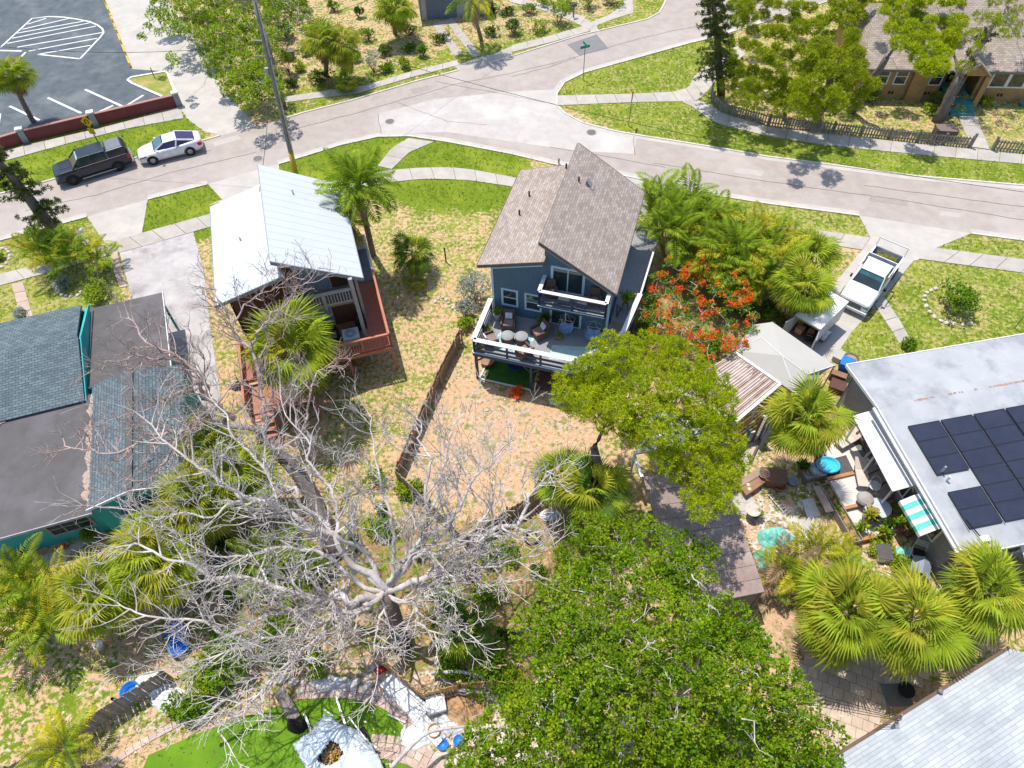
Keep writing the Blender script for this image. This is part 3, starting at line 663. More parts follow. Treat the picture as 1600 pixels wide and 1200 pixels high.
window(hw,(-4.2,2.6),(-2.8,2.6),2.2,4.2,MATS['grey rail'],(1,0),name='sliding_door',gm_=MATS['blind behind glass'])
window(hw,(-6.9,2.6),(-5.9,2.6),3.0,4.2,MATS['grey rail'],(0,1))
MB().box(-1.35,1.2,0,-1.15,1.4,6.5).build('balcony_post', MATS['grey rail'], hw); MB().box(-1.1,2.3,2.1,-.95,2.5,6.3).build('corner_post', MATS['grey rail'], hw)
# deck (upper along the rear, lower step towards the garden on the left)
MB().prism([(-8.0,.05),(-.02,.05),(-.02,8.6),(-.98,8.6),(-.98,2.58),(-8.0,2.58)],2.02,2.12).build('deck_floor', reddeck, hw)
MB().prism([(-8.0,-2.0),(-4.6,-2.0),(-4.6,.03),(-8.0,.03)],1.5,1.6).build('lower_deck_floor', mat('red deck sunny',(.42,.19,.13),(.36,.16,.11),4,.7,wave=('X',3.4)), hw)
railing(hw,[(-4.6,.1),(0,.1),(0,5.4)],2.12,3.1,redwood,redwood,.12,bal=.14)
railing(hw,[(-8.0,2.5),(-8.0,-2.0)],1.7,2.7,redwood,redwood,.12,bal=.14)
MB().beam((.0,5.4,3.08),(.0,8.6,3.08),.14,.05).build('handrail', whitedirty, hw); MB().box(-.9,8.4,2.12,.05,8.6,3.1).build('gate_panel', whitedirty, hw)
gp = MB().box(-.97,5.5,2.13,-.06,8.4,2.16).build('landing', mat('grey landing',(.20,.21,.22)), hw)
for (u,v) in ((0,.1),(-2.45,.3),(-4.6,.1),(0,5.4),(0,8.5),(-8,2.4),(-8,-1.95),(-4.65,-1.95),(-8,.1)): MB().box(u-.07,v-.07,0,u+.07,v+.07,2.05 if v>0 else 1.55).build('deck_post', redwood, hw)
MB().beam((-8,.02,1.95),(.02,.02,1.95),.05,.24).build('rim_joist', redwood, hw); MB().beam((.04,0,1.95),(.04,8.6,1.95),.05,.24).build('rim_joist', redwood, hw)
MB().box(-7.4,2.75,.02,-1.1,9.2,.3).build('foundation', conc_gray, hw)
for k in range(6):
    MB().box(-7.95,-2.25-k*.28,1.45-k*.25,-6.9,-1.97-k*.28,1.5-k*.25).build('stair_tread', redwood, hw)
for u in (-7.98,-6.88): MB().beam((u,-1.95,1.45),(u,-3.75,.05),.05,.22).build('stair_stringer', redwood, hw)
ra = rad(15)
def onwhite(u,v,z=2.12): return Vector((WO.x+u*math.cos(ra)-v*math.sin(ra), WO.y+u*math.sin(ra)+v*math.cos(ra), z))

# ================================================================== teal house on the left
ha = thing('teal_house', 'rambling teal stucco house with blue grey shingle gables and dark rolled roofs', 'house', (-24.5,16,0), rad(16.5))
sh = [(-12,9.1),(4.15,9.1)]
# main gable (ridge along u)
roofp(ha,[(-12,12.2,3.0),(-12,9.15,3.5),(3.9,9.15,3.5),(3.75,12.2,3.0)][::-1],shing_bl); roofp(ha,[(-12,5.2,2.75),(-12,9.2,3.5),(3.95,9.2,3.5),(4.1,5.2,2.75)],shing_bl)
for a,c in (((-9,9.18,3.55),(3.1,9.18,3.55)),): MB().beam(a,c,.22,.07).build('ridge_vent', felt, ha)
MB().add([],[])
mb = MB(); mb.add([(4.02,5.3,0),(4.02,12.1,0),(4.02,12.1,2.9),(4.02,9.15,3.42),(4.02,5.3,2.66),(3.9,5.3,0),(3.9,12.1,0),(3.9,12.1,2.9),(3.9,9.15,3.42),(3.9,5.3,2.66)],[(0,1,2,3,4),(9,8,7,6,5),(0,5,6,1),(1,6,7,2),(2,7,8,3),(3,8,9,4),(4,9,5,0)]); mb.build('gable_wall', tealwall, ha)
MB().beam((4.12,12.25,2.95),(4.06,9.15,3.46),.05,.2).build('barge_board', tealwall, ha); MB().beam((4.06,9.15,3.46),(4.16,5.2,2.72),.05,.2).build('barge_board', tealwall, ha)
wall(ha,(4.0,12.0),(-12,12.0),0,2.9,tealwall,name='front_wall'); 
# flat carport roof, upper right
roofp(ha,[(4.2,6.2,2.62),(8.35,6.2,2.62),(8.0,12.4,2.55),(3.95,12.4,2.55)],felt,.14,'flat_roof')
MB().beam((8.37,6.2,2.6),(8.02,12.4,2.53),.05,.16).build('fascia', white, ha)
wall(ha,(7.75,6.2),(7.65,9.6),0,2.4,tealwall,name='side_wall')
for (u,v) in ((7.8,12.1),(5.8,12.1)): MB().box(u-.06,v-.06,0,u+.06,v+.06,2.45).build('carport_post', tealwall, ha)
# cross gable (ridge along v)
roofp(ha,[(4.45,-1.5,2.85),(6.6,-1.5,3.45),(6.6,6.1,3.45),(4.45,6.1,2.85)],shing_bl); roofp(ha,[(6.6,-1.5,3.45),(9.0,-1.5,2.75),(9.0,6.1,2.75),(6.6,6.1,3.45)],shing_bl)
MB().beam((6.6,-1.45,3.5),(6.6,6.1,3.5),.3,.05).build('ridge_vent', felt, ha)
mb = MB(); mb.add([(4.5,-1.35,0),(8.8,-1.35,0),(8.8,-1.35,2.7),(6.6,-1.35,3.36),(4.5,-1.35,2.75),(4.5,-1.2,0),(8.8,-1.2,0),(8.8,-1.2,2.7),(6.6,-1.2,3.36),(4.5,-1.2,2.75)],[(0,1,2,3,4),(9,8,7,6,5),(0,5,6,1),(1,6,7,2),(2,7,8,3),(3,8,9,4),(4,9,5,0)]); mb.build('gable_wall', tealwall, ha)
wall(ha,(8.8,-1.2),(8.8,6.1),0,2.7,tealwall,name='side_wall')
MB().beam((4.45,-1.53,2.78),(6.6,-1.53,3.38),.05,.16).build('barge_board', white, ha); MB().beam((6.6,-1.53,3.38),(9.0,-1.53,2.68),.05,.16).build('barge_board', white, ha)
# big low roof, lower left
roofp(ha,[(-12,-1.35,2.2),(4.42,-1.35,2.3),(4.42,5.6,2.75),(-12,5.6,2.75)],felt,.14,'flat_roof')
MB().beam((-12,-1.38,2.12),(4.44,-1.38,2.22),.05,.16).build('fascia', mat('fascia lilac',(.42,.42,.50)), ha)
wall(ha,(-12,-1.0),(4.5,-1.0),0,2.15,tealwall,name='rear_wall')
w_ = window(ha,(2.05,-1.0),(3.85,-1.0),.85,1.75,mat('window frame grey',(.30,.29,.30)),(2,1),name='window',fw=.12)
# lean-to
roofp(ha,[(5.6,-3.4,1.9),(8.8,-3.6,1.85),(8.9,-1.42,2.3),(5.75,-1.42,2.3)],felt,.1,'lean_to_roof')
MB().box(5.75,-3.3,0,5.85,-1.4,1.85).build('lean_to_wall', tealwall, ha); MB().box(8.6,-3.4,0,8.7,-1.4,1.8).build('lean_to_wall', tealwall, ha)
MB().add([],[])
mb = MB(); 
for k in range(26): 
    t=k/25; mb.blob((4.55+R.uniform(-.12,.12),-1.1+t*6.3,2.85),.22,.3,.03,6,4,.5,k)
mb.build('leaf_drift', mat('tan leaf drift',(.36,.27,.22),(.46,.36,.29),14,1,.8,20), ha, kind='stuff')
mb = MB()
for k in range(5): mb.blob((-1.0+k*.28,4.9+k*.1,2.76),.22,.16,.05,6,4,.5,k)
mb.build('leaf_drift', MATS['tan leaf drift'], ha, kind='stuff')

# ================================================================== flat white roofed house with solar panels
DO = W(1323,570,3.3); dth = rad(9.6)
hd = thing('solar_house', 'low grey house with weathered white roof, dark solar panels and striped awnings', 'house', (DO.x,DO.y,0), dth)
def dl(px,py,z):
    p = W(px,py,z)-Vector((DO.x,DO.y,z)); return (p.x*math.cos(dth)+p.y*math.sin(dth), -p.x*math.sin(dth)+p.y*math.cos(dth))
roofp(hd,[(0,-2.95,3.62),(16,-2.95,3.62),(16,0,3.3),(0,0,3.3)],flatroof,.16); roofp(hd,[(0,-10.6,3.25),(16,-10.6,3.25),(16,-2.95,3.62),(0,-2.95,3.62)],flatroof,.16)
MB().beam((-.03,0,3.24),(-.03,-2.95,3.56),.05,.17).build('fascia', white, hd); MB().beam((-.03,-2.95,3.56),(-.03,-10.65,3.18),.05,.17).build('fascia', white, hd)
MB().beam((-.16,-2.9,3.50),(-.16,-10.4,3.14),.12,.09).build('gutter', white, hd)
MB().beam((0,.03,3.24),(16,.03,3.24),.05,.17).build('fascia', white, hd); MB().beam((0,-10.63,3.17),(16,-10.63,3.17),.05,.17).build('fascia', whitedirty, hd)
graywall = mat('grey block wall',(.30,.29,.29),(.26,.25,.25),1.5,.9,.3,brick=(.4,.2,.01,(.8,.8,.8),(.95,.95,.95)))
wall(hd,(.45,-.3),(.45,-10.2),0,3.15,graywall,name='side_wall'); wall(hd,(.45,-10.2),(16,-10.2),0,3.1,graywall,name='rear_wall'); wall(hd,(16,-.3),(.45,-.3),0,3.1,graywall,name='front_wall')
mb = MB()
for (u0,u1) in ((1.9,3.0),(3.7,4.5),(5.1,5.3),(5.9,8.2)):
    k = int((u1-u0)/.07)
    for i in range(k): mb.slab([(u0+i*.07,-2.97-R.uniform(0,.06),3.628),(u0+i*.07+.09,-2.97-R.uniform(0,.06),3.628),(u0+i*.07+.08,-2.93+R.uniform(0,.04),3.625),(u0+i*.07+.01,-2.93+R.uniform(0,.04),3.625)],.004) if R.random()<.8 else None
mb.build('rust_marks', rustm, hd, kind='stuff')
# panels: 6 rows, first column lacks its fourth
pa = dl(1418.75,665.9,3.66); pr = .88; pc = 1.70
pm = MB().box(0,-pr+.015,0,1.59,0,.045).mesh('solar_panel'); pm.materials.append(solarm)
fm_ = MB()
for q in ((0,-.02,0,1.59,.005,.055),(0,-pr+.01,0,1.59,-pr+.035,.055),(-.005,-pr+.01,0,.02,0,.055),(1.57,-pr+.01,0,1.595,0,.055)): fm_.box(*q)
fme = fm_.mesh('panel_frame'); fme.materials.append(mat('panel frame',(.05,.055,.07),None,3,.35,metal=.5))
for c in range(5):
    for r_ in range(6):
        if c == 0 and r_ == 3: continue
        u, v = pa[0]+c*pc, pa[1]-r_*pr
        z = 3.62-(-2.95-v)*.0484+.07
        p = inst('solar_panel', pm, hd, (u,v,z), (rad(2.6),0,0)); inst('panel_frame', fme, p)
for c in range(6): MB().box(pa[0]+c*pc-.05,pa[1]-6*pr-.1,3.34,pa[0]+c*pc-.02,pa[1]+.05,3.36).build('mounting_rail', galv, hd)
q = dl(1470,738,3.5); MB().cyl((q[0],q[1],3.5),.05,.5,8).build('vent_pipe', galv, hd)
q = dl(1480,750,3.5); MB().cyl((q[0],q[1],3.5),.06,.3,8).build('vent_pipe', white, hd)
q = dl(1538,843,3.4); MB().box(q[0]-.2,q[1]-.12,3.34,q[0]+.2,q[1]+.14,3.5).build('junction_box', white, hd)
MB().beam((q[0]-.1,q[1]+.1,3.42),(q[0]-.25,q[1]+1.0,3.45),.04,.04).build('conduit', black, hd)
# patio cover
c0, c1 = dl(1335,650,2.55), dl(1397,768,2.45)
roofp(hd,[(c1[0]-.1,c1[1],2.5),(.42,c1[1],2.75),(.42,c0[1],2.85),(c0[0]-.1,c0[1],2.6)],white,.08,'patio_cover')
for v in (c0[1]-.2,(c0[1]+c1[1])/2,c1[1]+.3): MB().box(c0[0]+.1,v-.04,.3,c0[0]+.18,v+.04,2.5).build('patio_post', white, hd)
def awning(u0,v0,u1,v1,along,zt,zb,outv,name='awning'):
    """striped awning; along = number of stripes, outv = horizontal offset"""
    root = MB()
    A, B_ = Vector((u0,v0,zt)), Vector((u1,v1,zt)); O = Vector((*outv,zb-zt)); n = along; first = None
    tealst = MATS.get('awning teal') or mat('awning teal',(.10,.55,.48),(.08,.48,.42),2,.5)
    for k in range(n):
        a, c = A.lerp(B_,k/n), A.lerp(B_,(k+1)/n-.003); mid = O*.55+Vector((0,0,.08))
        m_ = MB(); m_.slab([a,c,c+mid,a+mid],.02); m_.slab([a+mid,c+mid,c+O,a+O],.02)
        m_.slab([a+O,c+O,c+O+Vector((0,0,-.18)),a+O+Vector((0,0,-.18))],.015)
        m_.build('awning_stripe', tealst if k%2 else white, hd)
window(hd,(.45,-7.6),(.45,-9.0),1.2,2.3,white,(1,0)); awning(.40,-7.3,.40,-9.1,7,2.85,2.3,(-1.1,0))
window(hd,(3.2,-10.2),(4.8,-10.2),1.1,2.3,white,(1,0)); awning(2.9,-10.25,5.6,-10.25,9,2.9,2.3,(0,-1.2))
for v in (-4.3,-6.0): window(hd,(.45,v),(.45,v-1.2),1.0,2.2,white,(1,0))

# ================================================================== white shingle roof, bottom right corner
EO = W(1320,1175,3.4); eth = rad(24.4)
he = thing('corner_house', 'house corner under a broad white shingle roof beside the paved patio', 'house', (EO.x,EO.y,0), eth)
roofp(he,[(-1.2,-14,3.0),(18,-14,3.0),(18,0,4.4),(9.0,0,3.4),(-1.2,0,3.4)][:5],shing_wh,.14) if False else None
L8 = 9.0
mb = MB(); mb.slab([(-3.5,0,3.4),(-3.5,-6,5.0),(14,-6,5.0),(8.25,0,3.4)],.14); mb.build('roof_slope', shing_wh, he)
mb = MB(); mb.slab([(8.25,0,3.4),(14,-6,5.0),(14,-12,3.4),(8.6,-12,3.4)][::-1],.14); mb.build('roof_slope', shing_wh, he)
mb = MB(); mb.slab([(-3.5,-6,5.0),(-3.5,-12,3.4),(14,-12,3.4),(14,-6,5.0)],.14); mb.build('roof_slope', shing_wh, he)
MB().beam((-3.5,.06,3.32),(8.3,.06,3.32),.12,.12).build('gutter', mat('brown gutter',(.16,.11,.08)), he)
wall(he,(7.9,-.4),(-3.3,-.4),0,3.3,tarpw,name='side_wall'); wall(he,(8.0,-11.5),(8.0,-.4),0,3.3,tarpw,name='side_wall')
for (px,py) in ((1477,1076),(1408,1122)):
    p = W(px,py,3.9); lx = (p.x-EO.x)*math.cos(eth)+(p.y-EO.y)*math.sin(eth); ly = -(p.x-EO.x)*math.sin(eth)+(p.y-EO.y)*math.cos(eth)
    zz = 3.4-ly*1.6/6
    if px == 1477: MB().cyl((lx,ly,zz-.05),.09,.22,10).build('vent_pipe', mat('vent brown',(.2,.17,.16)), he)
    else:
        m_ = MB().beam((lx-.35,ly-.1,zz+.15),(lx+.35,ly+.1,zz+.15),.06,.06); m_.cyl((lx,ly,zz-.1),.04,.3,8); m_.build('service_bracket', iron, he)
        for k in (-.22,0,.22): MB().cyl((lx+k,ly+k*.3,zz+.17),.035,.12,8).build('insulator', redwood, he)

# ================================================================== tan brick bungalow top right
p0, p1 = W(1340,152), W(1600,158); fth = math.atan2(p1.y-p0.y, p1.x-p0.x)
FO = W(1372,109,2.7); 
hf = thing('brick_bungalow', 'tan brick bungalow with tan shingle roof behind the picket fence and pines', 'house', (p0.x,p0.y,0), fth)
def fl(px,py,z):
    p = W(px,py,z)-Vector((p0.x,p0.y,z)); return (p.x*math.cos(fth)+p.y*math.sin(fth), -p.x*math.sin(fth)+p.y*math.cos(fth))
wall(hf,(-.2,0),(6.0,0),0,2.7,tanbrick,name='front_wall'); wall(hf,(8.6,0),(18,0),0,2.7,tanbrick,name='front_wall')
wall(hf,(-.2,9),(-.2,0),0,2.7,tanbrick,name='side_wall')
MB().box(3.5,-.35,0,4.75,.0,3.4).build('chimney_breast', tanbrick, hf)
wall(hf,(6.0,0),(6.0,1.6),0,2.7,tanbrick,name='porch_wall'); wall(hf,(6.0,1.6),(8.6,1.6),0,2.7,tanbrick,name='porch_wall'); wall(hf,(8.6,1.6),(8.6,0),0,2.7,tanbrick,name='porch_wall')
roofp(hf,[(-.7,-.45,2.65),(7.4,-.45,2.65),(7.4,5.2,5.0),(.9,5.2,5.0)],shing_tan); roofp(hf,[(7.4,-.45,2.65),(19,-.45,2.65),(19,6.5,5.6),(7.4,6.5,5.6)],shing_tan)
roofp(hf,[(.9,5.2,5.0),(7.4,5.2,5.0),(7.4,10.5,2.65),(-.7,10.5,2.65)],shing_tan); roofp(hf,[(7.4,6.5,5.6),(19,6.5,5.6),(19,13.5,2.65),(7.4,13.5,2.65)],shing_tan)
roofp(hf,[(-.7,10.5,2.65),(-.7,-.45,2.65),(.9,5.2,5.0)],shing_tan)
MB().beam((-.7,-.5,2.55),(7.3,-.5,2.55),.05,.18).build('fascia', mat('gutter taupe',(.20,.18,.17)), hf); MB().beam((8.8,-.5,2.55),(19,-.5,2.55),.05,.18).build('fascia', MATS['gutter taupe'], hf)
MB().box(-.1,7.0,3.8,.7,7.9,5.9).build('chimney', tanbrick, hf)
# porch gable
roofp(hf,[(6.1,-1.5,2.7),(7.4,-1.5,3.75),(7.4,2.2,3.75),(6.1,2.2,2.7)],shing_tan,.1); roofp(hf,[(7.4,-1.5,3.75),(8.7,-1.5,2.7),(8.7,2.2,2.7),(7.4,2.2,3.75)],shing_tan,.1)
MB().add([],[]); mb = MB(); mb.add([(6.2,-1.3,2.7),(8.6,-1.3,2.7),(7.4,-1.3,3.66),(6.2,-1.2,2.7),(8.6,-1.2,2.7),(7.4,-1.2,3.66)],[(0,1,2),(5,4,3),(0,3,4,1),(1,4,5,2),(2,5,3,0)]); mb.build('porch_gable', tanbrick, hf)
for u in (6.3,8.5): MB().box(u-.2,-1.35,0,u+.2,-1.0,2.7).build('porch_pillar', tanbrick, hf)
for k in range(3): MB().box(6.5,-1.7-.35*k,0,8.3,-1.35-.35*k,.55-.17*k).build('porch_step', mat('green steps',(.07,.30,.27)) if 'green steps' not in MATS else MATS['green steps'], hf)
MB().box(6.5,-1.3,.0,8.3,1.5,.6).build('porch_floor', MATS['green steps'], hf); MB().box(7.0,1.5,.6,7.9,1.62,2.6).build('door', black, hf)
for (u0,u1) in ((.9,1.7),(2.3,3.1),(5.0,5.8)): window(hf,(u0,0),(u1,0),1.25,2.45,white,(0,1))
for (u0,u1) in ((9.6,10.7),(10.95,12.05),(12.3,13.4)): window(hf,(u0,0),(u1,0),1.2,2.4,white,(0,0),fw=.12)
for u in (2.2,2.45,5.0,5.25,10.6,10.85,12.9): MB().box(u,-.015,.35,u+.16,.01,.6).build('foundation_vent', black, hf)
MB().box(9.1,-.04,2.05,9.7,-.01,2.3).build('name_plaque', MATS['green steps'], hf)

# ================================================================== dark roofed building at the top edge
gk = W(678,30); hg = thing('garage', 'small grey building corner at the head of the two strip driveway', 'garage', (gk.x,gk.y,0), rad(8))
wall(hg,(-1.2,0),(5.0,0),0,2.5,mat('pale garage wall',(.45,.45,.46)),name='front_wall'); wall(hg,(-1.2,6),(-1.2,0),0,2.5,MATS['pale garage wall'],name='side_wall')
MB().box(-.6,-.04,.0,2.2,.0,2.1).build('garage_door', mat('blue grey door',(.16,.20,.27),None,3,.7,wave=('Y',1.2)), hg)
roofp(hg,[(-1.6,-.5,2.5),(5.4,-.5,2.5),(5.4,4,3.8),(-1.6,4,3.8)],shing_bl); roofp(hg,[(-1.6,4,3.8),(5.4,4,3.8),(5.4,8,2.5),(-1.6,8,2.5)],shing_bl)

# ================================================================== sheds and covers in the middle right yard
tc_ = thing('canopy', 'cream fabric canopy stretched over frame behind the white trailer', 'canopy', tuple(W(1225,600)))
o_ = W(1225,600); pts = [W(1144,547,2.3),W(1179,507,2.35),W(1207,503,2.5),W(1304,571,2.5),W(1286,582,2.35),W(1270,600,2.3),W(1244,616,2.25)]
cen = W(1222,556,2.95); mid1 = W(1190,527,2.75); mid2 = W(1262,585,2.75)
mb = MB(o_); n = len(pts); vs = pts+[cen,mid1,mid2]
mb.add(vs+[v-Vector((0,0,.03)) for v in vs], [(0,1,8),(1,2,8),(2,3,7),(2,7,8),(3,4,9),(3,9,7),(4,5,9),(5,6,9),(6,0,7),(0,8,7),(6,7,9)]+[tuple(i+10 for i in f[::-1]) for f in ((0,1,8),(1,2,8),(2,3,7),(2,7,8),(3,4,9),(3,9,7),(4,5,9),(5,6,9),(6,0,7),(0,8,7),(6,7,9))]+[(i,(i+1)%7,(i+1)%7+10,i+10) for i in range(7)])
mb.build('fabric', tarpw, tc_)
for p in (pts[0],pts[1],pts[3],pts[6]): MB(o_).tube([(p.x,p.y,0),(p.x,p.y,p.z)],.04,6).build('pole', galv, tc_)
for a,c in ((pts[0],mid1),(cen,pts[6]),(mid2,pts[3]),(mid1,cen),(cen,mid2)): MB(o_).tube([a+Vector((0,0,.01)),c+Vector((0,0,.01))],.025,5).build('seam', white, tc_)
# slatted patio roof
so = W(1148,551,2.5); A_, B_, C_, D_ = W(1148,551,2.45), W(1219,600,2.45), W(1149,659,2.3), W(1060,610,2.3)
sp = thing('patio_roof', 'white patio roof of ribbed sheets smothered in brown leaves under the pine', 'patio roof', (so.x,so.y,0))
n = 20; leafbr = mat('leaf covered panel',(.30,.20,.165),(.40,.29,.24),3.5,1,.6,14,c3=(.48,.38,.33),s3=1.3)
for k in range(n):
    t0, t1 = k/n, (k+1)/n-.012
    a, c, e, g = A_.lerp(B_,t0), A_.lerp(B_,t1), D_.lerp(C_,t1), D_.lerp(C_,t0)
    m_ = MB(so*Vector((1,1,0)) if False else Vector((so.x,so.y,0))); m_.slab([g,e,c,a],.04); m_.build('roof_sheet', leafbr, sp)
for k in range(n+1):
    t0 = k/n-.004; a, g = A_.lerp(B_,t0), D_.lerp(C_,t0); u0 = R.uniform(0,.15); u1 = R.uniform(.75,1)
    if R.random()<.9: MB(Vector((so.x,so.y,0))).beam(a.lerp(g,u0)+Vector((0,0,.03)), a.lerp(g,u1)+Vector((0,0,.03)), .03,.03).build('rib', white, sp)
for a,c in ((B_,C_),(A_,B_),(C_,D_)): MB(Vector((so.x,so.y,0))).beam(a,c,.16,.12).build('gutter', white, sp)
for p in (A_,B_,C_,D_,B_.lerp(C_,.5)): MB(Vector((so.x,so.y,0))).box(p.x-.05,p.y-.05,0,p.x+.05,p.y+.05,p.z-.03).build('post', white, sp)
# lower white patio roof
so = W(1060,690); sp = thing('carport_roof', 'flat white carport roof half hidden beneath the pine crown', 'carport', (so.x,so.y,0))
q = [W(992,708,2.2),W(1060,696,2.3),W(1118,688,2.3),W(1085,655,2.4),W(1025,640,2.4)]
MB(Vector((so.x,so.y,0))).slab([q[0],q[1],q[2],q[3],q[4]],.08).build('roof_sheet', whitedirty, sp)
for a,c in ((q[0],q[1]),(q[1],q[2])): MB(Vector((so.x,so.y,0))).beam(a,c,.14,.14).build('gutter', white, sp)
for p in (q[0],q[2],q[3],q[4]): MB(Vector((so.x,so.y,0))).box(p.x-.05,p.y-.05,0,p.x+.05,p.y+.05,p.z-.05).build('post', white, sp)
# long brown roof
so = W(1100,850); sp = thing('long_shed', 'long low shed with grooved grey brown roof beside the rubble path', 'shed', (so.x,so.y,0))
q = [W(1050,952,2.3),W(1109,948,2.3),W(1195,925,2.3),W(1148,790,2.3),W(1125,728,2.3),W(1005,745,2.3)]
shedm = mat('grooved shed roof',(.33,.25,.225),(.26,.195,.175),3,.9,.5,wave=('X',3.0),c3=(.40,.32,.29),s3=.9)
for k in range(9):
    f = lambda P,Q,t: P.lerp(Q,t)
    a0 = k/9; a1 = (k+1)/9-.003
    Lf = lambda t: W(1005+ (1062-1005)*t, 745+(952-745)*t, 2.3); Rt = lambda t: (W(1125+(1148-1125)*t/.29,728+(790-728)*t/.29,2.3) if t<.29 else W(1148+(1195-1148)*(t-.29)/.71,790+(925-790)*(t-.29)/.71,2.3))
    MB(Vector((so.x,so.y,0))).slab([Lf(a1),Rt(a1),Rt(a0),Lf(a0)],.08).build('roof_panel', shedm, sp)
w0,w1,w2 = W(1195,925,2.2), W(1125,728,2.2), W(1062,952,2.2)
MB(Vector((so.x,so.y,0))).beam((w0.x-.1,w0.y,1.1),(w1.x-.1,w1.y,1.1),.1,2.1).build('wall', woodgray, sp); MB(Vector((so.x,so.y,0))).beam((w0.x-.1,w0.y+.1,1.1),(w2.x+.1,w2.y+.1,1.1),.1,2.1).build('wall', woodgray, sp)
a, c = W(991,713,1.9), W(1003,746,1.9); MB(Vector((so.x,so.y,0))).beam(a,c,.16,.14).build('white_gutter', white, sp)
# ------------------------------------------------------------------ foliage generators (numpy)
from mathutils import noise as mn
def unit(a): return a/np.maximum(1e-9, np.linalg.norm(a, axis=1, keepdims=True))
def rand_dirs(n, up=0.0):
    d = NR.normal(size=(n,3)); d = unit(d); d[:,2] += up; return unit(d)
def leaves(P, D, L, Wd, fold=0.0):
    """rhombic leaves: P base, D direction, L length, Wd width -> (4N,3)"""
    n = len(P); S = np.cross(D, rand_dirs(n)); S = unit(S)
    L = np.broadcast_to(L, (n,))[:,None]; Wd = np.broadcast_to(Wd, (n,))[:,None]
    m = P+D*L*.5
    out = np.empty((n,4,3)); out[:,0] = P; out[:,1] = m+S*Wd/2; out[:,2] = P+D*L; out[:,3] = m-S*Wd/2
    return out.reshape(-1,3)
def flat_leaves(P, D, L, Wd, nz=1.25):
    """leaves whose blades face mostly upward"""
    n = len(P); N_ = rand_dirs(n, nz*2.0); S = unit(np.cross(D, N_))
    L = np.broadcast_to(L, (n,))[:,None]; Wd = np.broadcast_to(Wd, (n,))[:,None]
    m = P+D*L*.5; out = np.empty((n,4,3)); out[:,0] = P; out[:,1] = m+S*Wd/2; out[:,2] = P+D*L; out[:,3] = m-S*Wd/2
    return out.reshape(-1,3)
def rosettes(C, k, L, Wd, up=.5, spread=1.0):
    """k leaves fanning from each centre C"""
    n = len(C); P = np.repeat(C, k, 0); D = rand_dirs(n*k, up)
    return flat_leaves(P+D*.02, D, L*NR.uniform(.7,1.2,n*k), Wd*NR.uniform(.8,1.2,n*k))
def needles(C, k, L, Wd, up=.35):
    n = len(C); P = np.repeat(C, k, 0); D = rand_dirs(n*k, up); return leaves(P, D, L*NR.uniform(.75,1.15,n*k), Wd)
def shell_points(c, r, n, flat=.6, hollow=.45):
    """points in the outer part of an ellipsoidal clump"""
    d = rand_dirs(n, .25); q = NR.uniform(hollow,1,n)[:,None]**.5; p = d*q*r; p[:,2] *= flat; return p+np.array(c)
def poly_sample(poly, n):
    P = np.array(poly, float); lo, hi = P.min(0), P.max(0); out = []
    while len(out) < n:
        x, y = NR.uniform(lo[0],hi[0],n*3), NR.uniform(lo[1],hi[1],n*3); m = inside(x, y, poly)
        out += list(zip(x[m], y[m]))
    return out[:n]
def spread_sample(poly, n, tries=12):
    """blue-noise like sampling in a pixel polygon"""
    pts = [poly_sample(poly,1)[0]]
    cand = poly_sample(poly, n*tries); i = 0
    for _ in range(n-1):
        best, bd = None, -1
        for c in cand[i:i+tries]:
            d = min((c[0]-p[0])**2+(c[1]-p[1])**2 for p in pts)
            if d > bd: best, bd = c, d
        i += tries; pts.append(best)
        if i >= len(cand)-tries: break
    return pts

def loc_of(p): return Vector((p.x, p.y, 0))
def wig(a, c, n, amp, rr=R):
    """wiggly polyline from a to c"""
    a, c = Vector(a), Vector(c); L_ = (c-a).length; out = [a]
    for k in range(1,n):
        t = k/n; out.append(a.lerp(c,t)+Vector((rr.uniform(-1,1),rr.uniform(-1,1),rr.uniform(-.6,.8)))*amp*L_*math.sin(math.pi*t))
    return out+[c]
def smooth(pts, sub=4):
    P = [Vector(p) for p in pts]; P = [P[0]*2-P[1]]+P+[P[-1]*2-P[-2]]; out = []
    for i in range(1, len(P)-2):
        for k in range(sub):
            t = k/sub; a,b_,c,d_ = P[i-1],P[i],P[i+1],P[i+2]
            out.append(.5*((2*b_)+(c-a)*t+(2*a-5*b_+4*c-d_)*t*t+(3*b_-a-3*c+d_)*t*t*t))
    return out+[P[-2]]

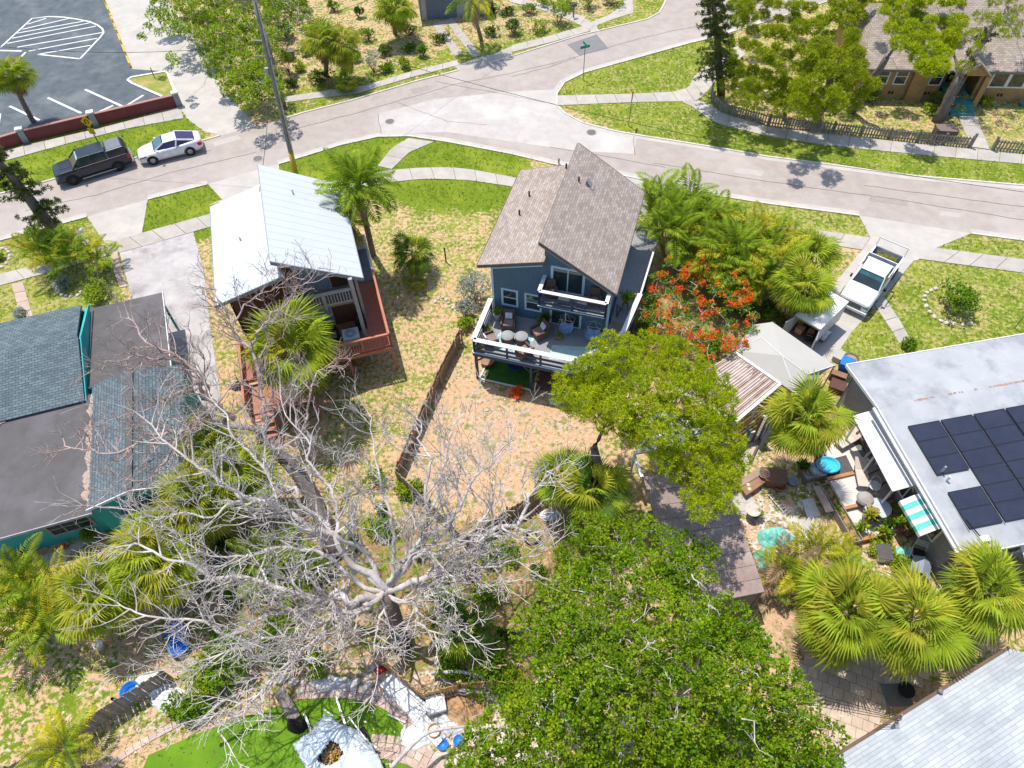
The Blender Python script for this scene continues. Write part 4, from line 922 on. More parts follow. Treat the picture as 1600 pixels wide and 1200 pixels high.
def broad_tree(name, label, cat, base, clumps, leafmat, barkmat, r0=.22, fork=None, ros=40, k=6, L=.16, Wd=.075, mode='rosette', flat=.6, group=None, up=.5, dead=0):
    """tree whose crown is made of leaf clumps [(Vector, radius)], carried by limbs from a trunk"""
    base = Vector((base.x, base.y, 0)); t = thing(name, label, cat, tuple(base), 0, group)
    cs = [(c-base, r) for c, r in clumps]
    fork = Vector(fork)-base if fork is not None else Vector((sum(c.x for c,_ in cs)/len(cs)*.25, sum(c.y for c,_ in cs)/len(cs)*.25, min(c.z for c,_ in cs)*.5))
    tp = wig((0,0,0), fork, 5, .05)
    MB().tube(tp, [r0*(1.25-.45*i/5) for i in range(6)], 8).build('trunk', barkmat, t, smooth=True)
    mb = MB(); nodes = [(fork, r0*.8)]
    for c, r in sorted(cs, key=lambda q:(q[0]-fork).length):
        best = min(nodes, key=lambda q:(q[0]-c).length+ (0.35*abs(q[0].z-c.z))); rr = max(.025, best[1]*.62)
        p = wig(best[0], c-Vector((0,0,r*.3*flat)), 4, .10); mb.tube(p, [rr*(1-.14*i) for i in range(5)], 5, False)
        nodes.append((p[2], rr*.8)); nodes.append((p[-1], rr*.5))
        for _ in range(3):
            e = c+Vector((R.uniform(-1,1)*r, R.uniform(-1,1)*r, R.uniform(-.2,.7)*r*flat)); mb.tube(wig(p[-1], e, 3, .15), [.022,.018,.012,.007], 3, False)
    mb.build('limbs', barkmat, t, smooth=True)
    if dead:
        mb = MB()
        for _ in range(dead):
            c, r = R.choice(cs); a = c+Vector((R.uniform(-1,1)*r*.6,R.uniform(-1,1)*r*.6,r*flat*.8)); dv = Vector((R.uniform(-1,1),R.uniform(-1,1),R.uniform(.0,.5))).normalized()*R.uniform(.5,1.4)
            q = wig(a, a+dv, 4, .2); mb.tube(q, [.03,.024,.02,.014,.008], 4, False)
            for _ in range(2): mb.tube(wig(q[2], q[2]+Vector((R.uniform(-1,1),R.uniform(-1,1),R.uniform(-.1,.5)))*.5, 3, .2), [.014,.01,.008,.005], 3, False)
        mb.build('dead_twigs', barkg, t, kind='stuff')
    parts = []
    for c, r in cs:
        n = max(4, int(ros*r*r)); C = shell_points(c, r, n, flat)
        parts.append(rosettes(C, k, L, Wd, up) if mode == 'rosette' else needles(C, k, L, Wd, up))
    fastmesh('foliage', np.concatenate(parts), 4, leafmat, t, 'stuff')
    return t
def bush(label, px, py, r, h, leafmat, n=160, L=.16, Wd=.08, name='shrub', cat='shrub', group=None, k=5, extra=None, world=None):
    c = world or W(px,py); b_ = Vector((c.x,c.y,0)); t = thing(name, label, cat, tuple(b_), 0, group)
    mb = MB()
    for i in range(7):
        a = R.uniform(0,6.28); q = r*.6
        mb.tube(wig((0,0,0), (math.cos(a)*q,math.sin(a)*q,h*R.uniform(.5,.85)), 3, .1), [.03,.025,.018,.01], 4)
    mb.build('stems', barkd, t)
    C = []
    nl = max(3, int(5*r))
    for i in range(nl):
        a = R.uniform(0,6.28); q = R.uniform(0,.6)*r; rr = r*R.uniform(.38,.62)
        C.append(shell_points((math.cos(a)*q, math.sin(a)*q, h*R.uniform(.45,.7)), rr, n//nl, min(1.3,h/r*.55)))
    C = np.concatenate(C); C[:,2] = np.maximum(C[:,2], .05)
    fastmesh('foliage', rosettes(C, k, L, Wd), 4, leafmat, t, 'stuff')
    if extra: 
        m_, cnt, Le, We = extra; C2 = C[NR.choice(len(C), cnt)]; C2 = C2+np.array([0,0,.08]); fastmesh('flowers', rosettes(C2, 5, Le, We, .8), 4, m_, t, 'stuff')
    return t

# ------------------------------------------------------------------ palms
def fan_mesh(name, m, pet=1.0, L=1.12, n=34, droop=.5, seed=0, halfw=.023):
    rr = random.Random(seed); mb = MB()
    mb.tube([(0,0,0),(pet*.5,0,.06),(pet,0,.02)], [.028,.02,.014], 4)
    for k in range(n):
        a = rad(-150+300*k/(n-1))*(.94+rr.uniform(-.02,.02)); l = L*(1-.28*(abs(a)/rad(150))**2)*rr.uniform(.92,1.05)
        d = Vector((math.cos(a), math.sin(a), 0)); s_ = Vector((-d.y,d.x,0))
        hub = Vector((pet,0,.02)); fold = .05*((k%2)*2-1)
        dz = -.12*abs(math.sin(a)); dr = droop*rr.uniform(.5,1.5)
        p0 = hub+d*.05; p1 = hub+d*l*.55+Vector((0,0,dz*l+fold*.4)); p2 = hub+d*l*(1-dr*.25)+Vector((rr.uniform(-.04,.04),0,dz*l-dr*l*.85))
        w1 = halfw*l/1.0*1.25
        p1 = hub+d*l*.5+Vector((0,0,dz*l+fold*.3))
        mb.add([p0, p1+s_*w1*1.2+Vector((0,0,fold*.6)), p1-s_*w1*1.2-Vector((0,0,fold*.6)), p2], [(0,1,3,2)] if False else [(0,1,2),(1,3,2)])
    me = mb.mesh(name); me.materials.append(m); return me
FANS = {c: [fan_mesh('frond', m, seed=i, pet=p_, droop=d_) for i,(p_,d_) in enumerate(((1.0,.3),(.8,.45),(1.2,.4)))] for c,m in (('g',lf_fan),('y',lf_fany),('d',lf_fand),('x',deadfr))}
def feather_mesh(name, m, L=2.4, lw=.6, n=22, arc=.9, seed=0, wd=.052):
    rr = random.Random(seed); mb = MB(); P = []
    for i in range(n+1):
        t = i/n; P.append(Vector((L*math.sin(t*arc)/arc if arc else L*t, rr.uniform(-.01,.01), L*.25*t-(1-math.cos(t*arc*1.25))*L*.62)))
    mb.tube(P[::4]+([P[-1]] if n%4 else []), [.03*(1-.85*i/(n/4)) for i in range(len(P[::4])+(1 if n%4 else 0))], 4)
    for i in range(3, n+1):
        t = i/n; tan = (P[i]-P[i-1]).normalized(); ll = lw*math.sin(math.pi*(.18+.78*t))*1.05
        for s_ in (-1,1):
            side = Vector((0,s_,0)); d = (side*.85+tan*.45+Vector((0,0,rr.uniform(-.05,.25)))).normalized(); q = P[i]
            mid = q+d*ll*.5; tip = q+d*ll*.92+Vector((0,0,-ll*rr.uniform(.25,.5))); ww = tan*wd
            mb.add([q, mid+ww, mid-ww, tip], [(0,1,2),(1,3,2)])
    me = mb.mesh(name); me.materials.append(m); return me
FEAT = {c: [feather_mesh('frond', m, seed=i, arc=a_) for i,a_ in enumerate((.8,1.1,1.4))] for c,m in (('g',lf_feath),('y',lf_feathy),('x',deadfr))}
def trunk_mesh(parent, a, c, r, m=None, rough=True):
    n = max(4, int((Vector(c)-Vector(a)).length/.35)); P = []
    bend = Vector((R.uniform(-.15,.15),R.uniform(-.15,.15),0))
    for k in range(n*2+1):
        t = k/(n*2); P.append(Vector(a).lerp(Vector(c),t)+bend*math.sin(math.pi*t))
    MB().tube(P, [r*(1.15-.2*k/(2*n))*(1.12 if k%2 and rough else .94) for k in range(2*n+1)], 9).build('trunk', m or palmbark, parent, smooth=False)
def palm(kind, label, base, crown, nf=30, size=1.0, cols='ggggy', r=.16, group=None, dead=7, skirt=0, name=None, cat='palm tree', flop=1.0):
    if kind == 'fan': flop *= R.uniform(.84,1.12); tiltx, tilty = R.uniform(-.16,.16), R.uniform(-.16,.16)
    else: tiltx = tilty = 0
    """base, crown: world points (crown above); kind fan|feather"""
    base = Vector((base.x,base.y,0)); t = thing(name or ('fan_palm' if kind=='fan' else 'feather_palm'), label, cat, tuple(base), 0, group)
    cr = crown-base; 
    if cr.z > .5: trunk_mesh(t, (0,0,0), cr, r)
    lib = FANS if kind == 'fan' else FEAT
    for k in range(nf):
        q = (k+.5)/nf; az = k*2.39996+R.uniform(-.2,.2)
        el = 80-(q**.8)*(122 if kind=='fan' else 95)*flop+R.uniform(-14,14)
        c = R.choice(cols)
        if kind == 'fan' and q > .2 and R.random() < .14: continue
        el += math.degrees(tiltx*math.cos(az)+tilty*math.sin(az))
        if kind=='feather': el = 80-q*88*flop+R.uniform(-6,6)
        s_ = size*R.uniform(.88,1.08)*(1 if q>.15 else .75)
        inst('frond', R.choice(lib[c]), t, tuple(cr+Vector((math.cos(az),math.sin(az),0))*.1), (R.uniform(-.15,.15), rad(-el), az), (s_,s_,s_))
    for k in range(dead+skirt):
        az = R.uniform(0,6.28); el = R.uniform(-80,-45) if k < dead else R.uniform(-88,-68); z = 0 if k < dead else -R.uniform(.1,.9)
        inst('dead_frond', R.choice(lib['x']), t, tuple(cr+Vector((0,0,z))), (R.uniform(-.3,.3), rad(-el), az), (size*.85,)*3)
    return t
def areca(label, px, py, stems, h, spread, size=.8, cols='gggy', group=None, name='areca_palm', nf=8, cat='palm clump'):
    """clump of arching feather fronds"""
    c = W(px,py); t = thing(name, label, cat, (c.x,c.y,0), 0, group)
    for s_ in range(stems):
        a = s_*2.4+R.uniform(-.3,.3); q = spread*math.sqrt((s_+.3)/stems); top = Vector((math.cos(a)*q, math.sin(a)*q, h*R.uniform(.5,1.0)))
        MB().tube([(top.x*.35,top.y*.35,0),(top.x*.7,top.y*.7,top.z*.5),top], [.05,.045,.04], 5).build('cane', mat('cane green',(.20,.22,.07),(.28,.22,.10),3,.6) if 'cane green' not in MATS else MATS['cane green'], t)
        for k in range(nf):
            az = a+k*6.28/nf+R.uniform(-.3,.3); el = R.uniform(15,72)
            inst('frond', R.choice(FEAT[R.choice(cols)]), t, tuple(top), (R.uniform(-.2,.2), rad(-el), az), (size*R.uniform(.75,1.1),)*3)
    return t

# fan palms: (label, base px, crown px, crown height, fronds, size, colours, skirt)
FP = [
 ('tall fan palm rising through the red deck of the white roofed house',(492,632),(455,548),5.2,40,1.3,'gggyy',5),
 ('broad fan palm between the patio roof and the solar house',(1280,715),(1262,652),4.6,38,1.0,'gggyy',6),
 ('left one of the three fan palms beside the paved patio',(1335,1010),(1320,958),3.6,38,1.08,'ggyyg',4),
 ('middle one of the three fan palms beside the paved patio',(1432,1015),(1425,968),3.8,38,1.08,'ggyyg',4),
 ('fan palm nearest the striped rear awning of the solar house',(1530,975),(1540,925),3.9,38,1.08,'gggyg',4),
 ('fan palm with thick brown skirt at the foot of the pine',(935,825),(925,765),3.2,40,.95,'ggdy',26),
 ('rear fan palm of the pair beside the white pickup',(1262,435),(1268,400),2.4,34,.95,'gggd',8),
 ('front fan palm of the pair, its tips over the white trailer',(1262,500),(1256,452),2.9,40,.95,'gyygg',14),
 ('left fan palm of the pair behind the far roadside bushes',(510,118),(503,62),3.6,34,.95,'ggyg',8),
 ('right fan palm of the pair behind the far roadside bushes',(537,115),(536,70),3.2,30,.95,'gyyg',8),
 ('full fan palm on sandy ground near the strip driveway',(617,52),(618,12),3.0,38,1.0,'ggyg',10),
 ('fan palm leaning over the parking lot by the red wall',(52,190),(16,118),4.0,36,.9,'ggyy',2),
 ('fan palm in the thicket below the lean-to of the teal house',(275,905),(238,848),3.4,34,.92,'gyyg',4),
 ('fan palm left of the bleached tree, right of the teal house',(352,840),(312,782),3.6,38,1.0,'gyyg',4),
 ('fan palm standing where the two bare trees cross branches',(415,800),(372,745),3.6,38,1.0,'ggyg',4),
 ('large fan palm nearest the patio of the teal house',(182,975),(150,932),3.0,36,1.0,'ggyg',4),
 ('yellowing fan palm under the left limbs of the bleached tree',(285,950),(250,880),3.4,34,1.0,'yyg',4),
 ('fan palm squeezed against the right wall of the teal house',(345,735),(322,690),3.0,30,.85,'ggyd',3),
 ('low fan palm on the mulch right of the bleached trunk',(725,1015),(722,985),1.3,26,.75,'dddg',3),
 ('small fan palm beyond the pavement near the yellow bush',(535,135),(540,126),.8,18,.6,'gyg',2),
 ('dark fan palm at the dirt edge below the gable wall of the shed',(900,800),(878,752),2.6,26,.8,'dgdg',3),
]
for lab,b_,c_,h,nf,sz,cols,sk in FP:
    palm('fan', lab, W(*b_), W(*c_,h), nf, sz, cols, skirt=sk, r=.17)
palm('fan','young saw palm on the dry lawn between the two deck houses', W(648,420), W(646,395,1.6), 26, .75, 'dggd', dead=2, r=.1, name='young_palm')
palm('fan','tiny lime fan palm on the dry lawn below the young palm', W(651,444), W(651,438,.5), 12, .45, 'yyg', dead=1, r=.06, name='young_palm')
palm('feather','tall queen palm with long drooping fronds beside the white metal roof', W(583,398), W(560,290,6.8), 38, 1.2, 'gggg', r=.17, dead=4, flop=1.15, name='queen_palm')
palm('feather','slim second queen palm leaning left beside the white metal roof', W(572,392), W(545,350,4.2), 12, .8, 'gy', r=.12, dead=5, flop=1.2, name='queen_palm')
palm('feather','coconut palm with yellow fronds above the strip driveway', W(752,62), W(738,-2,4.4), 20, 1.25, 'gyyg', r=.15, dead=3, flop=1.1, name='coconut_palm')
palm('feather','small golden feather palm at the lower left fence end', W(112,1212), W(100,1170,1.4), 16, .75, 'yyyg', r=.1, dead=1, flop=.95, name='young_palm')
areca('large areca clump left of the flowering tree', 1050, 400, 15, 3.4, 2.2, 1.05, 'gggg')
areca('middle areca clump behind the flowering tree', 1105, 420, 16, 3.2, 2.3, 1.05, 'ggyg')
areca('yellow tinged areca clump right of the flowering tree', 1150, 455, 14, 2.9, 2.0, 1.0, 'gyyg')
areca('low areca clump between the areca and the fan palms', 1185, 410, 9, 2.2, 1.5, .85, 'gyy')
areca('areca clump by the pavement under the leaning pine', 112, 425, 7, 2.2, 1.5, .8, 'gggy')
areca('small areca clump at the mouth of the stained driveway', 168, 420, 3, 1.7, .8, .75, 'yyg')
areca('areca clump on the tan lawn at lower left', 88, 975, 7, 2.6, 1.5, .95, 'gyyg')
areca('sprawling areca clump on the rubble below the brown planter', 1232, 905, 5, 1.6, 1.2, .8, 'gyyx')
areca('small areca seedlings beside the slatted raised planter', 1300, 888, 3, 1.0, .8, .65, 'gyg')
areca('deep green low palm clump among the bare limbs', 432, 900, 6, 1.7, 1.3, .75, 'gg')
areca('areca fronds by the kerb behind the white mailbox post', 85, 408, 3, 1.8, .7, .7, 'gg')

# ------------------------------------------------------------------ broad crowns
def clumps(poly, n, hf, rf):
    out = []
    for x,y in spread_sample(poly, n):
        h = hf(x,y); out.append((W(x,y,h), rf() if callable(rf) else rf))
    return out
# big ficus at the bottom
fpoly = [(900,825),(980,812),(1050,820),(1100,832),(1104,855),(1085,900),(1082,955),(1150,965),(1180,1005),(1205,1020),(1235,1045),(1258,1100),(1290,1150),(1305,1260),(700,1260),(722,1165),(780,1110),(870,1075),(830,1020),(815,970),(868,910),(890,860)]
def fh(x,y):
    d = math.hypot((x-1010)/330, (y-1030)/280); return 3.0+4.6*max(0,1-d*d)+R.uniform(-1.1,.9)
fc = clumps(fpoly, 190, fh, lambda: R.uniform(.5,.95))
broad_tree('ficus_tree','huge glossy green tree filling the lower right foreground','tree', W(985,1120), fc, lf_ficus, barkg, .42, None, ros=112, k=7, L=.145, Wd=.07, flat=.8, dead=12)
# pine over the deck
ppoly = [(905,560),(935,528),(985,520),(1045,535),(1085,545),(1125,585),(1145,640),(1160,700),(1155,760),(1135,805),(1085,800),(1055,745),(1000,690),(960,672),(930,655),(885,640),(868,600)]
pc_ = clumps(ppoly, 150, lambda x,y: 6.2+1.6*max(0,1-math.hypot((x-1010)/150,(y-620)/110)**2)+R.uniform(-1.2,1.0), lambda: R.uniform(.32,.6))
pn = broad_tree('pine_tree','yellow green needled pine spreading over the corner of the blue house deck','pine tree', W(948,838), pc_, lf_pine, barkd, .24, W(928,700,4.6), ros=170, k=16, L=.18, Wd=.034, mode='needles', flat=.62, up=.55)
# flowering tree
rp = [(1000,470),(1040,410),(1110,410),(1165,440),(1185,500),(1160,545),(1100,560),(1040,545),(1000,520)]
rc = clumps(rp, 46, lambda x,y: 2.6+R.uniform(-.3,.5), lambda: R.uniform(.35,.55))
ft = broad_tree('flame_tree','spreading flame tree covered in orange red flower clusters','flowering tree', W(1078,530), rc, lf_bush, barkg, .1, None, ros=130, k=6, L=.15, Wd=.06, flat=.35, dead=3)
FC = []
for c, r in rc:
    for _ in range(R.choice((1,1,2,3,4))):
        p = c-Vector(ft.location)+Vector((R.uniform(-.8,.8)*r,R.uniform(-.8,.8)*r,r*.4)); FC.append(shell_points(tuple(p), .24, 12, .6))
fastmesh('flowers', rosettes(np.concatenate(FC), 4, .09, .06, .7), 4, lf_red, ft, 'stuff')
# large pines at top right: trunk foot, crown outline
def pine(label, base, fork, poly, n, h0, hv, rr_, mt, name='pine_tree', ros=110, L=.26, Wd=.045, r0=.28, k=12):
    cx = sum(p[0] for p in poly)/len(poly); cy = sum(p[1] for p in poly)/len(poly)
    cl = clumps(poly, n, lambda x,y: h0+R.uniform(-hv,hv), rr_)
    return broad_tree(name, label, 'pine tree', W(*base), cl, mt, barkd, r0, W(*fork), ros=ros, k=k, L=L, Wd=Wd, mode='needles', flat=.7, up=.45)
pine('massive long needled pine inside the bend of the picket fence',(1276,192),(1298,118,4.5),[(1140,20),(1190,-50),(1420,-60),(1440,0),(1400,20),(1345,55),(1350,110),(1375,140),(1320,155),(1255,170),(1205,155),(1150,120),(1130,70)],100,4.6,1.5,lambda:R.uniform(.45,.85),lf_pine2,ros=230)
pine('pine with bright crown in front of the brick bungalow roof',(1330,175),(1385,90,5),[(1370,40),(1400,-50),(1500,-50),(1500,20),(1490,70),(1470,110),(1430,105),(1405,70)],48,4.9,1.2,lambda:R.uniform(.45,.8),lf_pine,ros=230)
pine('low pine boughs hanging over the picket fence',(1225,185),(1230,150,2),[(1135,130),(1170,120),(1245,140),(1320,150),(1350,170),(1290,182),(1210,175),(1150,160)],24,2.4,.7,lambda:R.uniform(.5,.8),lf_pine2,r0=.14)
pine('grey leaning pine crossing the bungalow porch',(1463,190),(1500,120,3.5),[(1488,60),(1530,20),(1560,-30),(1640,-60),(1640,30),(1580,60),(1545,90),(1500,110),(1480,100)],20,6,1.3,lambda:R.uniform(.5,.8),lf_pine2,r0=.3,ros=80)
def norfolk(label, base, top, ht, n, w0, dens, name='norfolk_pine', r0=.28):
    """tall mast with short whorled branches"""
    b_ = W(*base); tp = W(*top, ht); t = thing(name, label, 'pine tree', (b_.x,b_.y,0)); v = tp-Vector((b_.x,b_.y,0)); v = v
    P = [v*(k/8)+Vector((R.uniform(-.08,.08),R.uniform(-.08,.08),0)) for k in range(9)]; P[0] = Vector((0,0,0))
    MB().tube(P, [r0*(1.2-.8*k/8) for k in range(9)], 9).build('trunk', barkd, t, smooth=True)
    mb = MB(); C = []
    for k in range(n):
        q = .16+.84*k/n; c = v*q; L_ = w0*(1.1-q*.75)
        for j in range(5):
            if R.random() > dens: continue
            a = j*1.257+k*.7; e = c+Vector((math.cos(a),math.sin(a),R.uniform(-.1,.25)))*L_*R.uniform(.7,1.1)
            w = wig(c, e, 4, .08); mb.tube(w, [.05,.04,.03,.02,.01], 4, False)
            for s_ in range(9):
                f = .35+.65*s_/8; C.append(tuple(c.lerp(e,f)+Vector((R.uniform(-.2,.2),R.uniform(-.2,.2),R.uniform(-.05,.15)))))
    mb.build('limbs', barkd, t); fastmesh('foliage', needles(np.array(C), 22, .22, .05, .3), 4, lf_norf, t, 'stuff')
norfolk('dark mast like norfolk pine where the pavement bends by the fence',(1127,146),(1112,-40),11,26,2.0,.75)
norfolk('thick leaning norfolk pine at the left kerb',(98,372),(-50,200),9.5,20,1.7,.55,r0=.36)
norfolk('grey leaning norfolk trunk in front of the bungalow porch',(1468,188),(1560,20),6.0,12,1.5,.45)

# far bushes, left of the utility pole
gp_ = [(238,30),(250,-20),(330,-60),(420,-60),(430,20),(425,90),(440,150),(395,165),(360,150),(335,110),(300,60)]
broad_tree('thicket_tree','bushy bright green tree overhanging the white alley','tree', W(385,120), clumps(gp_,112,lambda x,y:2.3+R.uniform(-1.1,1.2),lambda:R.uniform(.6,1.0)), lf_lime, barkg, .16, None, ros=110, k=6, L=.2, Wd=.095, flat=.8, dead=6)
broad_tree('thicket_tree','slender leafy branch hanging out over the white alley','tree', W(318,66), [(W(x,y,3.2),.42) for x,y in ((232,42),(248,50),(262,30),(275,48),(268,88),(272,98),(288,44),(222,58),(300,48))], lf_lime, barkg, .08, W(310,50,2.5), ros=120, k=6, L=.2, Wd=.1, flat=.6)
broad_tree('thicket_tree','dark shrubby tree left of the utility pole at the top edge','tree', W(435,60), clumps([(405,-20),(470,-30),(480,20),(455,50),(420,60)],14,lambda x,y:2.2+R.uniform(-.5,.5),lambda:R.uniform(.5,.8)), lf_bush, barkg, .1, None, ros=80, k=6, L=.18, Wd=.08)
# shrubs
BS = [
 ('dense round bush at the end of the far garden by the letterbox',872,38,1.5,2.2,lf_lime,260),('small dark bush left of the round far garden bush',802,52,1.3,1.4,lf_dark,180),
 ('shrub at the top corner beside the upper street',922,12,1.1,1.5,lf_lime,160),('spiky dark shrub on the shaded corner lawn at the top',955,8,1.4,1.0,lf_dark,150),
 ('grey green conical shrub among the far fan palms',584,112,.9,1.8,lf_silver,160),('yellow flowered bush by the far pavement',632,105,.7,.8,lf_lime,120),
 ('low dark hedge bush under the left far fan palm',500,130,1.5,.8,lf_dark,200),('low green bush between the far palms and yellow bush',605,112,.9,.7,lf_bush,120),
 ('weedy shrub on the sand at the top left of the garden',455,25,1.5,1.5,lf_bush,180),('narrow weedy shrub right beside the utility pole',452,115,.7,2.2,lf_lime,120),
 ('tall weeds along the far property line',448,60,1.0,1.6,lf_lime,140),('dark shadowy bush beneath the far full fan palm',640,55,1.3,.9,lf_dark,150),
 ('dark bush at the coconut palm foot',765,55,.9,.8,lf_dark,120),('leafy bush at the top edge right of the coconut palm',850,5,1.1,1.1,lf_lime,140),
 ('silver leaved bush at the left corner of the blue house',742,470,1.35,2.2,lf_silver,420),('silver leaved bush between fence and blue deck',728,492,.9,1.5,lf_silver,220),
 ('small lime green bush at the head of the long fence',727,513,.6,.8,lf_lime,90),
 ('round grey green bush by the teal house garden path',42,500,.75,1.0,lf_silver,160),('bright green bush in the corner of carport and shingle roof',155,470,1.1,1.3,lf_lime,220),
 ('leafy bush inside the ring of pale stones on the front lawn',1492,478,1.7,1.6,lf_bush,420),
 ('low bush beside the stepping stones of the solar house',1415,543,.5,.7,lf_bush,80),
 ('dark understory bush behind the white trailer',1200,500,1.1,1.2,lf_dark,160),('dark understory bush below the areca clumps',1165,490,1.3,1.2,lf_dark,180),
 ('green groundcover bush under the flame tree',1110,545,1.2,.9,lf_bush,180),('sprawling bush by the deck walkway of the blue house',1010,520,.9,.8,lf_bush,120),
 ('lime croton bush beside the blue house wall',1000,445,.7,.9,lf_lime,110),
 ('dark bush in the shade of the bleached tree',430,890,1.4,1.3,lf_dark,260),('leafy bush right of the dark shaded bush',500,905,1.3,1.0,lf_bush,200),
 ('tall bush mass on the near side of the lower left fence',380,1035,1.7,2.0,lf_bush,400),('bush mass beneath the lower left bare limbs',440,1005,1.6,1.8,lf_bush,380),
 ('bush against the artificial lawn under drooping twigs',330,1070,1.5,1.6,lf_lime,320),('spreading bush at the end of the pink stone arc',300,1110,1.1,1.1,lf_bush,220),
 ('bush right of the bush mass near the stepping stones',500,1035,.8,.9,lf_lime,140),
 ('leafy bush on the mulch right of the bleached trunk',760,1045,1.5,1.4,lf_bush,320),('bush above the new tan fence',715,1050,.9,1.0,lf_bush,150),
 ('bush beside the low dead log',800,1070,1.2,1.2,lf_ficus,220),('scrub bush on the mulch beside the huge green tree',770,930,.9,.9,lf_bush,130),
 ('small scrub bush left of the scrub by the huge tree',700,950,.7,.6,lf_bush,90),('weed bush along the back fence near the black tyre',780,870,1.0,.7,lf_bush,130),
 ('weed bush at the bottom of the long fence',640,770,.9,.6,lf_lime,110),('weed bush under the upright bleached branches',600,830,1.0,.7,lf_bush,120),
 ('yellow weed bush right of the back fence',930,850,1.0,.8,lf_lime,140),('scrub under the pine beside the shed',905,900,1.1,.9,lf_bush,150),
 ('scrub along the right wall of the teal house',330,680,.9,.8,lf_lime,120),('weedy clump below the red deck steps',360,720,1.0,.7,lf_lime,120),
 ('dark leaved plant at the teal house patio',50,905,.8,.8,lf_dark,120),('yellow green bush against the rear teal wall',142,838,.6,.8,lf_lime,90),
 ('potted greens on the raised slatted planter',1432,800,.7,.6,lf_lime,90),('weedy bush behind the grey tilted box',1400,885,.8,.5,lf_lime,100),
 ('weed patch around the striped awning wall',1375,862,1.1,.4,lf_lime,110),('green bush at the bungalow wall left of the steps',1458,158,.8,.7,lf_lime,110),
 ('green bush at the bungalow wall right of the steps',1533,162,.9,.7,lf_lime,120),('dark bush at the bungalow left corner',1358,160,1.0,.9,lf_bush,120),
 ('small bush beside the bungalow chimney',1430,152,.4,.5,lf_lime,60),('tan green weeds in front of the leaning grey trunk',1455,180,1.1,.5,lf_lime,100),
]
for lab,x,y,r,h,m_,n in BS: bush(lab, x, y, r, h, m_, n, L=.17 if m_ is not lf_silver else .13, Wd=.08 if m_ is not lf_silver else .055)
bush('orange red bromeliad in front of the blue deck', 808, 617, .42, .35, lf_red, 40, L=.28, Wd=.05, name='bromeliad', cat='plant')
bush('pink flowering ground plant behind the white trailer palms', 1228, 385, .8, .5, lf_bush, 70, extra=(lf_red,26,.1,.07))

FGL = ['weedy shrub right of the utility pole top','shrub on the sand left of the twin far palms','small shrub on open sand right of the twin far palms','shrub near the conical grey green shrub','weeds beside the left far fan palm crown','shrub touching the right far fan palm','shrub right of the conical shrub on the sand','weedy shrub left of the strip driveway end','shrub between full fan palm and strip driveway','weeds right behind the stub pole','shrub at the top edge above the twin far palms','shrub right of the coconut palm trunk','shrub below the walkway slabs at the top','low shrub by the far pavement left of the round bush','shrub behind the blue grey letterbox','shrub at the top edge beside the coconut fronds','shrub right below the conical shrub by the pavement','weeds on the verge at the stub pole foot']
UBL = ['weed clump at the end of the pale brown fence run','weed clump left of the upright bleached limb','weed clump right of the bleached limbs by the fence','weed clump on mulch below the dark fence run','weed clump on mulch left of the black tyre','weed clump on bare mulch above the low dark fan palm','weed clump between trunk and low dark fan palm','weed clump tucked against the fence bend','weed clump in the yard left of the fence bend','weed clump right of the deep green palm clump','weed clump left of the bleached trunk fork','weed clump among limbs left of the trunk','weed clump beside the blue lidded pail','weed clump below the yellowing fan palm','weed clump behind the fan palms of the thicket','weed clump by the dead leaves left of the trunk base','weed clump at the left rim of the huge tree','weed clump by the bush right of the trunk','weed clump at the upper left rim of the huge tree','weed clump below the pine skirt palm','weed clump between tyre and huge tree','weed clump left of the tall bush mass','weed clump under the lowest left limb','weed clump in the palm thicket by the teal house']
for k,(x,y) in enumerate([(470,20),(490,45),(560,25),(575,60),(480,85),(560,95),(660,90),(690,65),(640,80),(470,110),(520,15),(790,25),(825,20),(840,50),(890,15),(770,20),(600,85),(455,135)]):
    bush(FGL[k], x+R.uniform(-3,3), y+R.uniform(-3,3), R.uniform(.6,1.3), R.uniform(.5,1.2), R.choice((lf_lime,lf_bush,lf_lime,lf_dark)), 130, group='weedy shrubs of the far garden')
for k,(x,y) in enumerate([(600,800),(560,860),(655,860),(700,900),(740,900),(720,960),(690,930),(640,780),(590,760),(470,870),(520,940),(450,930),(400,880),(370,930),(350,850),(470,960),(790,1000),(750,990),(840,900),(880,880),(860,930),(345,980),(300,930),(310,820)]):
    bush(UBL[k], x+R.uniform(-6,6), y+R.uniform(-6,6), R.uniform(.45,.9), R.uniform(.4,.8), R.choice((lf_lime,lf_bush,lf_bush,lf_dark)), 90, L=.13, Wd=.06, group='weed clumps under the bare trees')
